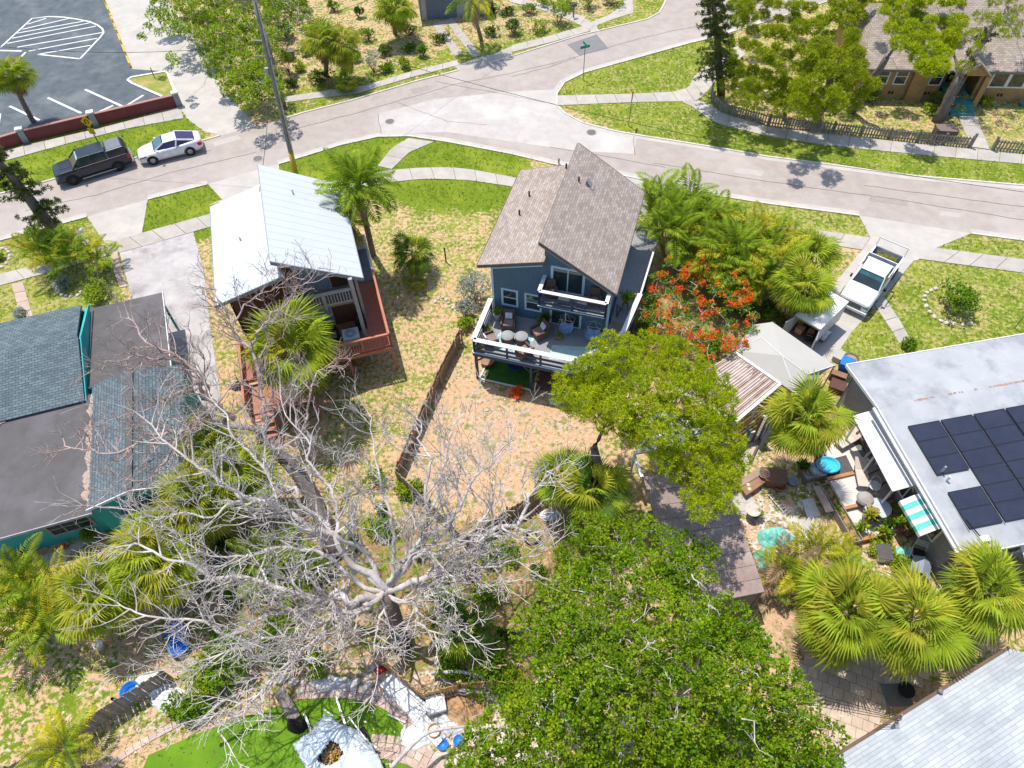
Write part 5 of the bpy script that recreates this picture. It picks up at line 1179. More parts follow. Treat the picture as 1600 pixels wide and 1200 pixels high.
# ------------------------------------------------------------------ bare trees
def bare_tree(label, base, hub, r0, limbs, bark, dens=1.0, curl=.35, spans=(1.7,.9,.5), seedv=1, trunk_pts=None):
    """limbs: polylines [(px,py,h)...] from the hub; side branches and twigs grow from them"""
    rr = random.Random(seedv); b_ = W(*base); org = Vector((b_.x,b_.y,0)); t = thing('bare_tree', label, 'dead tree', tuple(org))
    hubp = W(*hub)-org
    tp = [Vector((0,0,0))]+[W(*q)-org for q in (trunk_pts or [])]+[hubp]
    tp = smooth(tp, 4); MB().tube(tp, [r0*(1.3-.45*i/len(tp)) for i in range(len(tp))], 10).build('trunk', barkd if r0 > .3 else bark, t, smooth=True)  # dark bark puts the shade on the bleached trunk into its colour
    tw = MB(); cnt = [0]
    def grow(p, d, L_, r, depth):
        n = 6 if depth < 2 else 4; pts = [p]; q = p.copy(); dd = d.copy()
        ax = Vector((rr.uniform(-1,1),rr.uniform(-1,1),rr.uniform(-1,1))).normalized()
        for k in range(n):
            dd = (dd+ax*curl*rr.uniform(.0,.7)/n*2+Vector((rr.uniform(-1,1),rr.uniform(-1,1),rr.uniform(-.6,.9)))*.16+Vector((0,0,.05))).normalized()
            q = q+dd*L_/n; pts.append(q.copy())
        cnt[0] += 1
        tw.tube(pts, [max(.0085, r*(1-.75*k/n)) for k in range(n+1)], 5 if r > .03 else 3, False)
        if depth < 3:
            m_ = rr.randint(2,4) if depth < 2 else rr.randint(2,3)
            for k in range(int(m_*dens+.5)):
                i = rr.randint(1, n); dv = (pts[i]-pts[i-1]).normalized()
                side = dv.cross(Vector((rr.uniform(-1,1),rr.uniform(-1,1),rr.uniform(-1,1)))).normalized()
                nd = (dv*.8+side*rr.uniform(.5,1.0)+Vector((0,0,.12))).normalized()
                grow(pts[i], nd, L_*rr.uniform(.5,.75), max(.008,r*.55), depth+1)
    for li, (poly, ra, dn) in enumerate(limbs):
        P = [W(*q)-org for q in poly]
        if (P[0]-hubp).length > .05 and not (len(poly[0])>3): pass
        S = smooth(P, 6); S = [p+(mn.noise_vector(Vector((i*.22,li*3.1,seedv)))*.42+mn.noise_vector(Vector((i*1.1,li*5.7,seedv)))*.09)*min(1,i/4) for i,p in enumerate(S)]
        n = len(S); MB().tube(S, [max(.02, ra*.70*(1-.84*(i/(n-1))**.9)) for i in range(n)], 8).build('limb', bark, t, smooth=True)
        tot = sum((S[i+1]-S[i]).length for i in range(n-1)); acc = 0; nxt = tot*.2
        for i in range(n-1):
            acc += (S[i+1]-S[i]).length
            if acc >= nxt:
                q = i/(n-1); d0 = (S[i+1]-S[i]).normalized(); side = d0.cross(Vector((rr.uniform(-.4,.4),rr.uniform(-.4,.4),1))).normalized()*rr.choice((-1,1))
                nd = (d0*.75+side*rr.uniform(.5,1)+Vector((0,0,rr.uniform(-.1,.5)))).normalized()
                grow(S[i], nd, spans[0]*rr.uniform(.7,1.2)*(1.15-.5*q), max(.02,ra*.38*(1-.6*q)), 0 if q < .75 else 1)
                nxt += .5/dn
        grow(S[-1], (S[-1]-S[-2]).normalized(), spans[0]*.8, .03, 1)
    tw.build('twigs', bark, t, kind='stuff')
    return t
H0 = (603,925,4.2)
A_L = [
 ([H0,(560,890,5.2),(520,832,6.4),(470,812,7.0),(393,775,7.8),(340,745,8.2),(280,700,8.6),(215,645,8.8)],.24,1.1),
 ([H0,(540,850,5.6),(487,805,6.6),(449,764,7.2),(393,719,7.8),(350,660,8.2),(318,600,8.4)],.19,1),
 ([H0,(575,870,5.4),(529,830,6.6),(510,767,7.4),(492,713,8.0),(470,679,8.3),(433,604,8.8)],.17,.9),
 ([H0,(620,895,5.0),(642,867,5.8),(700,810,7.0),(735,750,7.8),(775,712,8.2),(807,662,8.6)],.19,1),
 ([H0,(632,885,5.2),(650,857,5.9),(668,800,7.0),(672,720,8.0),(660,685,8.3),(650,650,8.6)],.19,1),
 ([H0,(650,905,4.8),(712,868,5.6),(795,827,6.6),(825,787,7.1),(837,767,7.3),(872,735,7.6)],.22,1.1),
 ([H0,(660,912,4.7),(720,895,5.4),(780,882,6.0),(850,862,6.4)],.16,1.2),
 ([H0,(580,940,4.2),(557,952,4.4),(508,975,4.9),(467,1025,5.4),(400,1080,6.0),(330,1120,6.4)],.18,1.1),
 ([H0,(570,940,4.4),(540,937,4.6),(522,929,4.8),(470,929,5.4),(400,907,6.2),(330,893,6.8),(255,868,7.2),(190,850,7.4)],.27,1.1),
 ([H0,(560,945,4.4),(500,940,5.0),(400,968,5.8),(330,980,6.2),(230,962,6.8),(165,935,7.0)],.18,1.3),
 ([H0,(560,905,4.9),(500,872,5.8),(440,862,6.4),(350,870,7.0),(270,842,7.4)],.17,1.2),
 ([H0,(615,880,5.4),(608,820,6.6),(598,760,7.4),(585,690,8.0),(575,640,8.3)],.15,1),
 ([H0,(640,880,5.4),(690,850,6.2),(740,830,6.8),(770,790,7.2),(790,745,7.5)],.14,1.1),
 ([H0,(590,950,4.0),(585,985,4.2),(580,1020,4.2),(586,1045,3.8)],.12,1.2),
 ([H0,(640,945,4.2),(660,975,4.4),(690,990,4.6),(720,985,5.0)],.12,1.4),
 ([H0,(560,960,4.6),(500,1000,5.2),(440,1050,5.8),(380,1110,6.2),(345,1150,6.2)],.12,1.4),
 ([H0,(540,960,4.6),(460,990,5.4),(380,1010,6.0),(300,1040,6.4),(250,1050,6.6)],.13,1.4),
 ([H0,(630,940,4.2),(690,925,4.8),(740,925,5.2),(790,905,5.6)],.10,1.4),
 ([(672,800,7.0),(690,740,7.9),(700,690,8.3),(722,640,8.7)],.10,1),
 ([(393,775,7.8),(330,800,7.8),(260,810,7.8),(180,800,7.8)],.09,1.1),
]
bare_tree('huge bleached leafless tree spreading over the lower centre', (628,1012), H0, .34, A_L, barkg, .92, .4, (1.7,), 5)
HB = (415,690,4.0)
B_L = [
 ([HB,(392,668,4.6),(367,655,5.2),(340,652,5.8),(319,650,6.2),(271,668,6.8),(235,690,7.2),(147,712,7.6),(95,690,7.6)],.24,1.4),
 ([(367,655,5.2),(340,628,6.0),(308,600,6.8),(286,566,7.4),(227,522,8.0),(190,490,8.2)],.19,1.3),
 ([(340,640,5.8),(311,603,6.6),(271,613,7.0),(235,643,7.3),(161,654,7.6)],.13,1.5),
 ([HB,(412,668,4.6),(407,640,5.2),(400,585,6.2),(398,550,6.8),(380,533,7.2),(367,503,7.7),(352,475,8.1),(325,440,8.5)],.20,1.2),
 ([(391,541,7.0),(398,520,7.3),(410,500,7.6),(436,482,8.0),(455,462,8.3),(482,436,8.6),(500,420,8.8)],.11,1.3),
 ([HB,(440,700,4.4),(478,650,5.4),(486,602,6.2),(505,582,6.6),(522,566,6.9)],.12,1.0),
 ([(319,650,6.2),(280,690,6.8),(230,740,7.2),(170,770,7.4)],.12,1.4),
 ([(286,566,7.4),(250,560,7.8),(200,562,8.1),(150,580,8.2)],.10,1.5),
 ([(367,503,7.7),(390,470,8.1),(420,450,8.4),(450,440,8.6)],.07,1.3),
]
bare_tree('pinkish leafless tree reaching over the teal house roofs', (522,870), HB, .34, B_L, barkp, 1.05, .55, (1.45,), 9, trunk_pts=[(495,790,1.6),(462,735,2.8)])
# fallen limbs and small dead saplings
def log(label, pts, r, m, name='fallen_log', twigs=6):
    P = [W(*q) for q in pts]; o_ = loc_of(P[0]); t = thing(name, label, 'log', tuple(o_)); S = smooth([p-o_ for p in P],4)
    MB().tube(S, [r*(1-.5*i/len(S)) for i in range(len(S))], 7).build('stem', m, t, smooth=True)
    mb = MB()
    for _ in range(twigs):
        q = R.choice(S); mb.tube(wig(q, q+Vector((R.uniform(-.8,.8),R.uniform(-.8,.8),R.uniform(0,.5))), 3, .2), [.03,.02,.015,.01], 4)
    if twigs: mb.build('twigs', m, t, kind='stuff')
log('pale dead limb lying above the new tan fence', [(675,1052,.4),(720,1050,.7),(760,1062,.6),(768,1080,.3)], .10, barkg)
log('dead limb resting across the debris beside the fence corner', [(715,1078,.5),(750,1082,.7),(775,1092,.3)], .07, barkg)
log('grey limb drooping over the white debris at the bottom', [(610,1200,2.2),(660,1150,2.0),(700,1138,1.8),(740,1135,1.5)], .09, barkg)
log('pale stick lying on the yard below the brown planter', [(1200,772,.1),(1215,790,.1),(1224,800,.1)], .035, white, 'stick', 0)
log('long dead branch arching over the lower left fence', [(310,1130,1.8),(350,1095,2.2),(400,1075,2.0)], .07, barkg)

# ------------------------------------------------------------------ grass tufts and litter on the ground
HP = [h for h in HARD]
BOXES = [(hb,(-.1,-3.1,6.6,7.6)),(hw,(-8,0,0,9.4)),(ha,(-12,-1.2,8.9,12)),(hd,(.4,-10.3,16,0)),(he,(-3.4,-12,8,-.4)),(hf,(-.3,0,19,13))]
def free_mask(X, Y):
    m = np.ones(len(X), bool)
    for h in HP:
        a = np.array(h); bb = (X>a[:,0].min()-.1)&(X<a[:,0].max()+.1)&(Y>a[:,1].min()-.1)&(Y<a[:,1].max()+.1)
        idx_ = np.where(bb)[0]
        if len(idx_): m[idx_] &= ~inside(X[idx_], Y[idx_], h)
    for o,(u0,v0,u1,v1) in BOXES:
        a = o.rotation_euler[2]; dx, dy = X-o.location[0], Y-o.location[1]; u, v = dx*math.cos(a)+dy*math.sin(a), -dx*math.sin(a)+dy*math.cos(a)
        m &= ~((u>u0)&(u<u1)&(v>v0)&(v<v1))
    return m
road = HARD[0]
def scatter(n, fn, x0=-42, x1=42, y0=2, y1=66):
    X = NR.uniform(x0,x1,n); Y = NR.uniform(y0,y1,n); keep = NR.uniform(size=n) < fn(cover_at(X,Y)); X, Y = X[keep], Y[keep]
    m = free_mask(X,Y); return X[m], Y[m]
X, Y = scatter(90000, lambda c: np.clip(c[:,0]*1.25-.35,0,1)*(.25+.75*c[:,1]))
C = np.stack([X,Y,np.zeros(len(X))],1); fastmesh('grass', rosettes(C, 4, .13, .035, .9), 4, lf_grass, None, 'stuff')['label'] = 'short green grass blades of the lawns and verges'
bpy.data.objects['grass']['category'] = 'grass'
X, Y = scatter(42000, lambda c: np.clip(1-c[:,1],0,1)*.8*(c[:,0]>.15)); C = np.stack([X,Y,np.zeros(len(X))],1)
o = fastmesh('dry_grass', rosettes(C, 3, .12, .035, .8), 4, lf_dry, None, 'stuff'); o['label'] = 'dry straw coloured grass over the sandy yards'; o['category'] = 'grass'
X, Y = scatter(90000, lambda c: c[:,3]*.8); C = np.stack([X,Y,NR.uniform(.01,.04,len(X))],1); D = rand_dirs(len(C)); D[:,2] = NR.uniform(-.05,.25,len(C)); D = unit(D)
o = fastmesh('leaf_litter', flat_leaves(C, D, .11, .055, 1.2), 4, litter, None, 'stuff'); o['label'] = 'brown fallen leaves beneath the trees'; o['category'] = 'leaf litter'
X, Y = scatter(26000, lambda c: np.clip(c[:,2]*1.3-.05,0,1), -20, 30, 2, 30); C = np.stack([X,Y,NR.uniform(.01,.06,len(X))],1); D = rand_dirs(len(C)); D[:,2] *= .3; D = unit(D)
o = fastmesh('rubble', flat_leaves(C, D, NR.uniform(.05,.18,len(C)), .09, 1.0), 4, mat('pale chips',(.66,.60,.54),(.46,.36,.28),3,.9,island=.4), None, 'stuff'); o['label'] = 'pale chips and torn scraps on the sand'; o['category'] = 'rubble'
# ================================================================== fences
def fence(label, pts, h, mt, pitch=.15, gap=.012, name='wood_fence', cat='fence', pointed=False, group=None, rails=True, lean=0.0, maxp=290):
    P = [W(*p) for p in pts]; o_ = P[0]; t = thing(name, label, cat, (o_.x,o_.y,0), 0, group)
    pm = MB()
    if pointed: w = pitch*.52; pm.add([(-w/2,-.012,0),(w/2,-.012,0),(w/2,-.012,h-.06),(0,-.012,h),(-w/2,-.012,h-.06),(-w/2,.012,0),(w/2,.012,0),(w/2,.012,h-.06),(0,.012,h),(-w/2,.012,h-.06)],[(0,1,2,3,4),(9,8,7,6,5),(0,5,6,1),(1,6,7,2),(2,7,8,3),(3,8,9,4),(4,9,5,0)])
    else: pm.box(-(pitch-gap)/2,-.014,0,(pitch-gap)/2,.014,h)
    me = pm.mesh('picket' if pointed else 'plank'); me.materials.append(mt)
    tot = 0; rest = MB()
    for a, c in zip(P[:-1], P[1:]):
        L_ = (c-a).length; n = int(L_/pitch); ang = math.atan2(c.y-a.y, c.x-a.x); nrm = Vector((-math.sin(ang), math.cos(ang), 0))
        for k in range(n):
            q = a.lerp(c,(k+.5)/n)-o_; tot += 1
            if tot <= maxp: inst('picket' if pointed else 'plank', me, t, (q.x,q.y,R.uniform(0,.03)), (R.uniform(-.03,.03)+lean, R.uniform(-.02,.02), ang))
            else: rest.box(q.x-pitch*.3,q.y-.014,0,q.x+pitch*.3,q.y+.014,h,ang)
        for z in (.25*h,.8*h): MB(o_).beam(a+nrm*.04+Vector((0,0,z)), c+nrm*.04+Vector((0,0,z)), .05, .09).build('rail', mt, t)
        m = max(1, round(L_/2.4))
        for k in range(m+1):
            q = a.lerp(c,k/m)-o_; MB().box(q.x-.05+nrm.x*.1,q.y-.05+nrm.y*.1,0,q.x+.05+nrm.x*.1,q.y+.05+nrm.y*.1,h+.05).build('fence_post', mt, t)
    if rest.v: rest.build('planks', mt, t, kind='stuff')
    return t
fencebr = mat('weathered brown plank', (.36,.26,.185), (.28,.20,.14), 6, .9, .2, objrand=.16)
fence('long brown board fence dividing the two back yards', [(720,536),(688,600),(622,750)], 1.2, fencebr)
fence('weathered board fence under the bare branches behind the yard', [(622,752),(672,800),(730,858)], 1.1, mat('pale brown plank', (.36,.29,.235), (.29,.23,.19), 6, .9, objrand=.14))  # sunlit look of this run put into a paler plank colour
fence('dark board fence running up towards the pine', [(730,858),(795,815),(862,775)], 1.3, fencebr)
fence('new tan board fence bent around the debris corner', [(586,1030),(625,1062),(663,1094),(718,1080)], .95, woodtan, .12)
fence('new tan board fence half hidden by the huge green tree', [(722,1078),(765,1074),(850,1078)], .95, woodtan, .12)
fence('old grey board fence at the lower left with a gate', [(36,1212),(120,1158),(200,1108),(270,1064)], 1.35, woodgray)
fence('long weathered picket fence curving round the pines', [(1110,145),(1112,160),(1126,176),(1200,196),(1300,208),(1432,223),(1514,231)], .9, woodgray, .2, pointed=True, maxp=300)
fence('short weathered picket fence right of the bungalow path', [(1550,235),(1600,240),(1740,254)], .9, woodgray, .2, pointed=True)
for (x,y) in ((1515,231),(1549,235)):
    p = W(x,y); t = thing('gate_post', 'square grey gate post '+('left' if x<1530 else 'right')+' of the bungalow path', 'post', (p.x,p.y,0)); MB().box(-.07,-.07,0,.07,.07,1.15).build('shaft', woodgray, t); MB().box(-.09,-.09,1.15,.09,.09,1.19).build('cap', woodgray, t)
# low fence board scraps by tan fence, upright pallet
p = W(775,1052); t = thing('pallet', 'tan wooden pallet standing behind the half hidden fence', 'pallet', (p.x,p.y,0), rad(4))
for z in (.1,.55,1.0): MB().box(-.5,-.02,z,.5,.02,z+.1).build('board', woodtan, t)
for k in range(5): MB().box(-.48+k*.22,-.05,.05,-.40+k*.22,-.02,1.1).build('slat', woodtan, t)

# ---- red wall
rw0 = W(-60,256); t = thing('red_wall', 'low dark red wall with grey pillars along the parking lot', 'wall', (rw0.x,rw0.y,0))
PL = [W(-90,262),W(42,222),W(151,196),W(281,165)]
for a,c in zip(PL[:-1],PL[1:]):
    MB(rw0).beam(a+Vector((0,.0,.48)), c+Vector((0,0,.48)), .2, .96).build('wall_panel', wallred, t)
    MB(rw0).beam(a+Vector((0,0,.985)), c+Vector((0,0,.985)), .26, .05).build('coping', mat('coping',(.42,.22,.19)) if 'coping' not in MATS else MATS['coping'], t)
ang = math.atan2(PL[3].y-PL[2].y, PL[3].x-PL[2].x)
for q in PL[1:]:
    pp = MB().box(q.x-rw0.x-.22,q.y-rw0.y-.17,0,q.x-rw0.x+.22,q.y-rw0.y+.17,1.12,ang).build('pillar', mat('grey block pillar',(.30,.32,.33),(.24,.26,.27),3,.9,brick=(.4,.2,.01,(.8,.8,.8),(.95,.95,.95))) if 'grey block pillar' not in MATS else MATS['grey block pillar'], t)
    MB().box(q.x-rw0.x-.27,q.y-rw0.y-.23,1.12,q.x-rw0.x+.27,q.y-rw0.y+.23,1.24,ang).build('pillar_cap', whitedirty, pp)

# ================================================================== vehicles
def wheel(parent, x, y, r, w, rimm, side, spokes=7, steel=False):
    h = MB().lathe((x,y,r),[(r*.55,-w/2),(r*.95,-w/2),(r,-w*.35),(r,w*.35),(r*.95,w/2),(r*.55,w/2)],22,'y').build('wheel', black, parent, smooth=True)
    yo = y+side*(w/2-.02); mb = MB(); mb.lathe((x,yo,r),[(r*.62,-.05*side),(r*.64,.015*side),(r*.57,.02*side)],20,'y')
    for k in range(spokes):
        a = 2*math.pi*k/spokes; mb.beam((x,yo+.012*side,r),(x+math.cos(a)*r*.6,yo+.012*side,r+math.sin(a)*r*.6),.055,.02,(0,1,0))
    mb.lathe((x,yo,r),[(.0,.03*side),(r*.16,.03*side),(r*.16,0)],10,'y'); mb.build('rim', rimm, h)
    MB().lathe((x,yo-.05*side,r),[(0,0),(r*.6,0)],16,'y').build('wheel_well', black, h)
def body_loft(stations, nh=6):
    """stations: (x, half width, z bottom, z shoulder, z top, top inset) -> lofted lower body"""
    mb = MB(); rings = []
    for (x,w,zb,zs,zt,ins) in stations:
        half = [(0,zb),(w*.86,zb),(w*.97,zb+(zs-zb)*.25),(w,zb+(zs-zb)*.6),(w*.985,zs),(w-ins*.55,zs+(zt-zs)*.75),(w-ins,zt),(0,zt+.015)]
        ring = [(x,y,z) for y,z in half]+[(x,-y,z) for y,z in half[-2:0:-1]]; rings.append(ring)
    n = len(rings[0]); vs = [p for r_ in rings for p in r_]
    fs = [(i*n+k,i*n+(k+1)%n,(i+1)*n+(k+1)%n,(i+1)*n+k) for i in range(len(rings)-1) for k in range(n)]+[tuple(range(n-1,-1,-1)),tuple((len(rings)-1)*n+k for k in range(n))]
    mb.add(vs, fs); return mb
def cabin(stations):
    """(x, w_base, z_base, w_top, z_top)"""
    mb = MB(); rings = []
    for x,wb,zb,wt,zt in stations: rings.append([(x,-wb,zb),(x,wb,zb),(x,wt,zt),(x,-wt,zt)])
    vs = [p for r_ in rings for p in r_]; mb.add(vs,[(i*4+k,i*4+(k+1)%4,(i+1)*4+(k+1)%4,(i+1)*4+k) for i in range(len(rings)-1) for k in range(4)]+[(3,2,1,0),tuple((len(rings)-1)*4+k for k in range(4))]); return mb
def arch(parent, x, y, r, side, m):
    mb = MB(); n = 12; yo = y+side*.004
    for k in range(n):
        a0, a1 = math.pi*k/n, math.pi*(k+1)/n; q = []
        for rr_,dy in ((r*1.02,0),(r*1.17,0),(r*1.17,.03*side),(r*1.02,.03*side)): q.append((rr_,dy))
        vs = [(x+math.cos(a)*rr_, yo+dy, r+math.sin(a)*rr_) for a in (a0,a1) for rr_,dy in q]; mb.add(vs,[(0,1,2,3),(7,6,5,4),(0,4,5,1),(1,5,6,2),(2,6,7,3),(3,7,4,0)])
    mb.build('wheel_arch', m, parent)
def mirror_(parent, x, y, z, m):
    for s_ in (-1,1): MB().box(x-.08,s_*y-.1 if s_<0 else s_*y-.0,z,x+.08,s_*y if s_<0 else s_*y+.1+.08,z+.16).build('side_mirror', m, parent)

# dark pickup with topper; x = forward
a, c = W(121,288), W(188,267); ang = math.atan2(a.y-c.y, a.x-c.x); nrm = Vector((-math.sin(ang), math.cos(ang),0))
if nrm.y < 0: nrm = -nrm
mid = (a+c)/2+nrm*.86
tr = thing('pickup_truck','dark slate pickup truck with a topper over its bed, parked at the kerb','pickup truck',(mid.x,mid.y,.012),ang)
wb = 1.64
body_loft([(2.62,.70,.45,.80,.92,.10),(2.55,.86,.36,.86,1.02,.12),(2.2,.92,.32,.92,1.10,.14),(1.3,.93,.32,.98,1.14,.12),(.9,.93,.32,1.02,1.16,.08),(-2.55,.93,.34,1.04,1.18,.05),(-2.68,.90,.42,1.04,1.16,.05)]).build('body', bluebody, tr, smooth=False, bevel=.03)
cb = cabin([(1.32,.80,1.12,.78,1.14),(.62,.82,1.14,.68,1.74),(-1.05,.84,1.14,.70,1.76),(-1.18,.84,1.14,.72,1.70)]).build('cabin_glass', darkgl, tr)
MB().slab([(.66,-.67,1.765),(-1.12,-.70,1.785),(-1.12,.70,1.785),(.66,.67,1.765)][::-1],.035).build('roof', bluebody, tr, bevel=.01)
mb = MB()
for s_ in (-1,1):
    for (x0,z0,x1,z1,w0,w1) in ((1.30,1.14,.62,1.76,.81,.69),(-.25,1.14,-.28,1.76,.835,.695),(-1.10,1.14,-1.12,1.76,.845,.71)): mb.beam((x0,s_*w0,z0),(x1,s_*w1,z1),.05,.09)
mb.build('pillars', bluebody, tr, kind='stuff')
MB().slab([(1.24,-.72,1.175),(.70,-.63,1.68),(.70,.63,1.68),(1.24,.72,1.175)][::-1],.01).build('windscreen', mat('painted reflection glass',(.30,.60,.62),(.42,.72,.74),.8,.08,spec=.8), tr)  # bright reflection painted into the pale windscreen colour
tp = cabin([(-1.26,.86,1.17,.74,1.70),(-2.45,.86,1.17,.74,1.72),(-2.66,.84,1.17,.72,1.42)]).build('topper', bluebody, tr, bevel=.03); MB().slab([(-1.36,-.68,1.732),(-2.38,-.68,1.745),(-2.38,.68,1.745),(-1.36,.68,1.732)][::-1],.02).build('topper_lid', mat('grey lid',(.17,.19,.21),None,2,.5), tp)
for s_ in (-1,1): MB().beam((1.2,s_*.885,1.155),(-2.5,s_*.885,1.19),.02,.025).build('belt_trim', chrome, tr); MB().box(-1.4,s_*.93-.05,.30,1.0,s_*.93+.06,.36).build('running_board', galv, tr)
for x in (-.72,.15): MB().box(x,-.962,.88,x+.16,-.935,.91).build('door_handle', chrome, tr)
for x,y0 in ((-.28,-.936),(-1.15,-.936),(.95,-.936)): MB().box(x,y0-.004,.45,x+.012,y0,1.1).build('door_gap', black, tr)
for s_ in (-1,1): 
    MB().box(-2.70,s_*.85-.06,.82,-2.45,s_*.85+.085,1.10).build('tail_light', redlamp, tr); MB().box(2.42,s_*.72-.14,.80,2.60,s_*.72+.16,.94).build('headlight', tealgl, tr)
    for x in (wb,-wb+.05): wheel(tr,x,s_*.83,.39,.25,mat('dark rim',(.05,.05,.05),None,3,.4) if 'dark rim' not in MATS else MATS['dark rim'],s_); arch(tr,x,s_*.93,.39,s_,black)
MB().box(2.55,-.55,.5,2.66,.55,.86).build('grille', black, tr); MB().box(2.5,-.85,.36,2.72,.85,.5).build('bumper', bluebody, tr); MB().box(-2.78,-.85,.42,-2.62,.85,.58).build('bumper', chrome, tr)
MB().slab([(2.2,-.30,1.135),(1.35,-.34,1.175),(1.35,.34,1.175),(2.2,.30,1.135)][::-1],.03).build('bonnet_bulge', bluebody, tr, bevel=.01)
mirror_(tr,1.0,.93,1.12,bluebody)

# white coupe
a, c = W(246,256), W(298,243); ang = math.atan2(a.y-c.y, a.x-c.x); nrm = Vector((-math.sin(ang), math.cos(ang),0))
if nrm.y < 0: nrm = -nrm
mid = (a+c)/2+nrm*.82
cr = thing('coupe','white two door coupe with purple tinted glass parked behind the pickup','car',(mid.x,mid.y,.012),ang)
body_loft([(2.36,.45,.30,.48,.56,.08),(2.28,.72,.22,.55,.68,.12),(1.9,.86,.20,.64,.80,.18),(1.2,.90,.19,.72,.90,.18),(.5,.90,.19,.80,.96,.12),(-1.2,.91,.19,.86,1.00,.12),(-2.0,.88,.24,.86,1.04,.18),(-2.3,.76,.34,.80,1.00,.16),(-2.38,.66,.42,.72,.92,.10)]).build('body', whitebody, cr, smooth=True)
purp = mat('purple tinted glass',(.045,.02,.10),(.03,.02,.06),2,.08,spec=.8)
cabin([(1.12,.70,.90,.68,.92),(.25,.80,.94,.56,1.34),(-.7,.80,.98,.58,1.38),(-1.75,.70,1.02,.56,1.10),(-1.95,.66,1.02,.54,1.05)]).build('cabin_glass', purp, cr)
MB().slab([(.28,-.56,1.365),(-.72,-.585,1.405),(-.72,.585,1.405),(.28,.56,1.365)][::-1],.035).build('roof', whitebody, cr, bevel=.01)
mb = MB()
for s_ in (-1,1):
    mb.beam((1.1,s_*.70,.93),(.26,s_*.575,1.36),.04,.08); mb.beam((-.7,s_*.60,1.39),(-1.85,s_*.60,1.06),.09,.09); mb.beam((-.55,s_*.80,.99),(-.72,s_*.60,1.38),.05,.22)
mb.build('pillars', whitebody, cr, kind='stuff'); MB().slab([(1.0,-.60,.985),(.36,-.50,1.335),(.36,.50,1.335),(1.0,.60,.985)][::-1],.01).build('windscreen', tealgl, cr)
for s_ in (-1,1):
    MB().box(-2.34,s_*.68-.06,.66,-1.98,s_*.68+.18 if s_>0 else s_*.68+.06,.90).build('tail_light', redlamp, cr) if s_>0 else MB().box(-2.3,-.85,.70,-2.02,-.70,.88).build('tail_light', redlamp, cr)
    MB().beam((2.22,s_*.70,.62),(1.75,s_*.84,.74),.06,.08).build('headlight', darkgl, cr)
    for x in (1.42,-1.32): wheel(cr,x,s_*.80,.35,.23,galv,s_,8); arch(cr,x,s_*.895,.35,s_,mat('arch shadow',(.05,.05,.06)) if 'arch shadow' not in MATS else MATS['arch shadow'])
MB().box(2.30,-.34,.34,2.40,.34,.58).build('grille', black, cr)
for y0 in (-.915,): MB().box(-.15,y0-.002,.35,-.14,y0+.01,.86).build('door_gap', black, cr); MB().box(-.05,y0-.012,.74,.15,y0,.77).build('door_handle', chrome, cr)
mirror_(cr,.85,.88,.92,whitebody)

# white work pickup
fpt, tl = W(1327,487), W(1388,397,1.0); ang = math.atan2(fpt.y-tl.y, fpt.x-tl.x); mid = Vector(((fpt.x+tl.x)/2,(fpt.y+tl.y)/2,0))
wt = thing('work_pickup','white single cab pickup with ladder rack and palm cuttings in its bed','pickup truck',(mid.x,mid.y,.024),ang)
body_loft([(2.66,.78,.42,.78,.88,.08),(2.6,.92,.34,.86,1.00,.12),(2.1,.96,.32,.94,1.10,.16),(1.15,.97,.32,1.0,1.16,.12),(-.62,.97,.34,1.04,1.20,.06)]).build('body', whitebody, wt, bevel=.03)
cabin([(1.25,.82,1.12,.80,1.14),(.62,.86,1.16,.72,1.78),(-.45,.88,1.18,.74,1.80),(-.60,.88,1.18,.76,1.76)]).build('cabin_glass', darkgl, wt)
MB().slab([(.66,-.71,1.80),(-.58,-.75,1.83),(-.58,.75,1.83),(.66,.71,1.80)][::-1],.05).build('roof', whitebody, wt, bevel=.015)
MB().slab([(1.18,-.76,1.185),(.70,-.68,1.71),(.70,.68,1.71),(1.18,.76,1.185)][::-1],.01).build('windscreen', tealgl, wt)
mb = MB()
for s_ in (-1,1):
    for q in ((1.24,1.14,.64,1.80,.83,.72),(-.5,1.18,-.52,1.8,.88,.75)): mb.beam((q[0],s_*q[4],q[1]),(q[2],s_*q[5],q[3]),.06,.12)
mb.build('pillars', whitebody, wt, kind='stuff')
mb = MB(); mb.box(-2.7,-.94,.42,-.62,-.84,1.16); mb.box(-2.7,.84,.42,-.62,.94,1.16); mb.box(-.72,-.84,.42,-.62,.84,1.16); mb.box(-2.72,-.94,.46,-2.66,.94,1.12); mb.build('bed_walls', whitebody, wt)
MB().box(-2.66,-.84,.50,-.72,.84,.56).build('bed_floor', mat('bed liner',(.07,.07,.09)), wt); 
mb = MB(); mb.box(-2.66,-.838,.56,-.72,-.82,1.12); mb.box(-2.66,.82,.56,-.72,.838,1.12); mb.build('bed_liner', MATS['bed liner'], wt)
mb = MB()
for s_ in (-1,1):
    mb.beam((-.8,s_*.89,1.16),(-.8,s_*.89,1.9),.05,.05); mb.beam((-2.6,s_*.89,1.16),(-2.75,s_*.89,1.75),.05,.05); mb.beam((.7,s_*.89,1.93),(-.8,s_*.89,1.9),.05,.05)
mb.beam((-.8,-.9,1.9),(-.8,.9,1.9),.06,.06); mb.beam((-2.75,-.9,1.75),(-2.75,.9,1.75),.05,.05); mb.box(-.85,-.9,1.55,-.80,.9,1.86); mb.build('ladder_rack', whitebody, wt)
for s_ in (-1,1):
    for x in (1.72,-1.75): wheel(wt,x,s_*.86,.38,.25,galv,s_,6); arch(wt,x,s_*.965,.38,s_,black)
    MB().box(2.55,s_*.72-.16,.74,2.68,s_*.72+.16,.88).build('headlight', tealgl, wt)
MB().box(2.6,-.5,.55,2.70,.5,.86).build('grille', darkgl, wt); MB().box(2.6,-.92,.36,2.80,.92,.52).build('bumper', whitebody, wt)
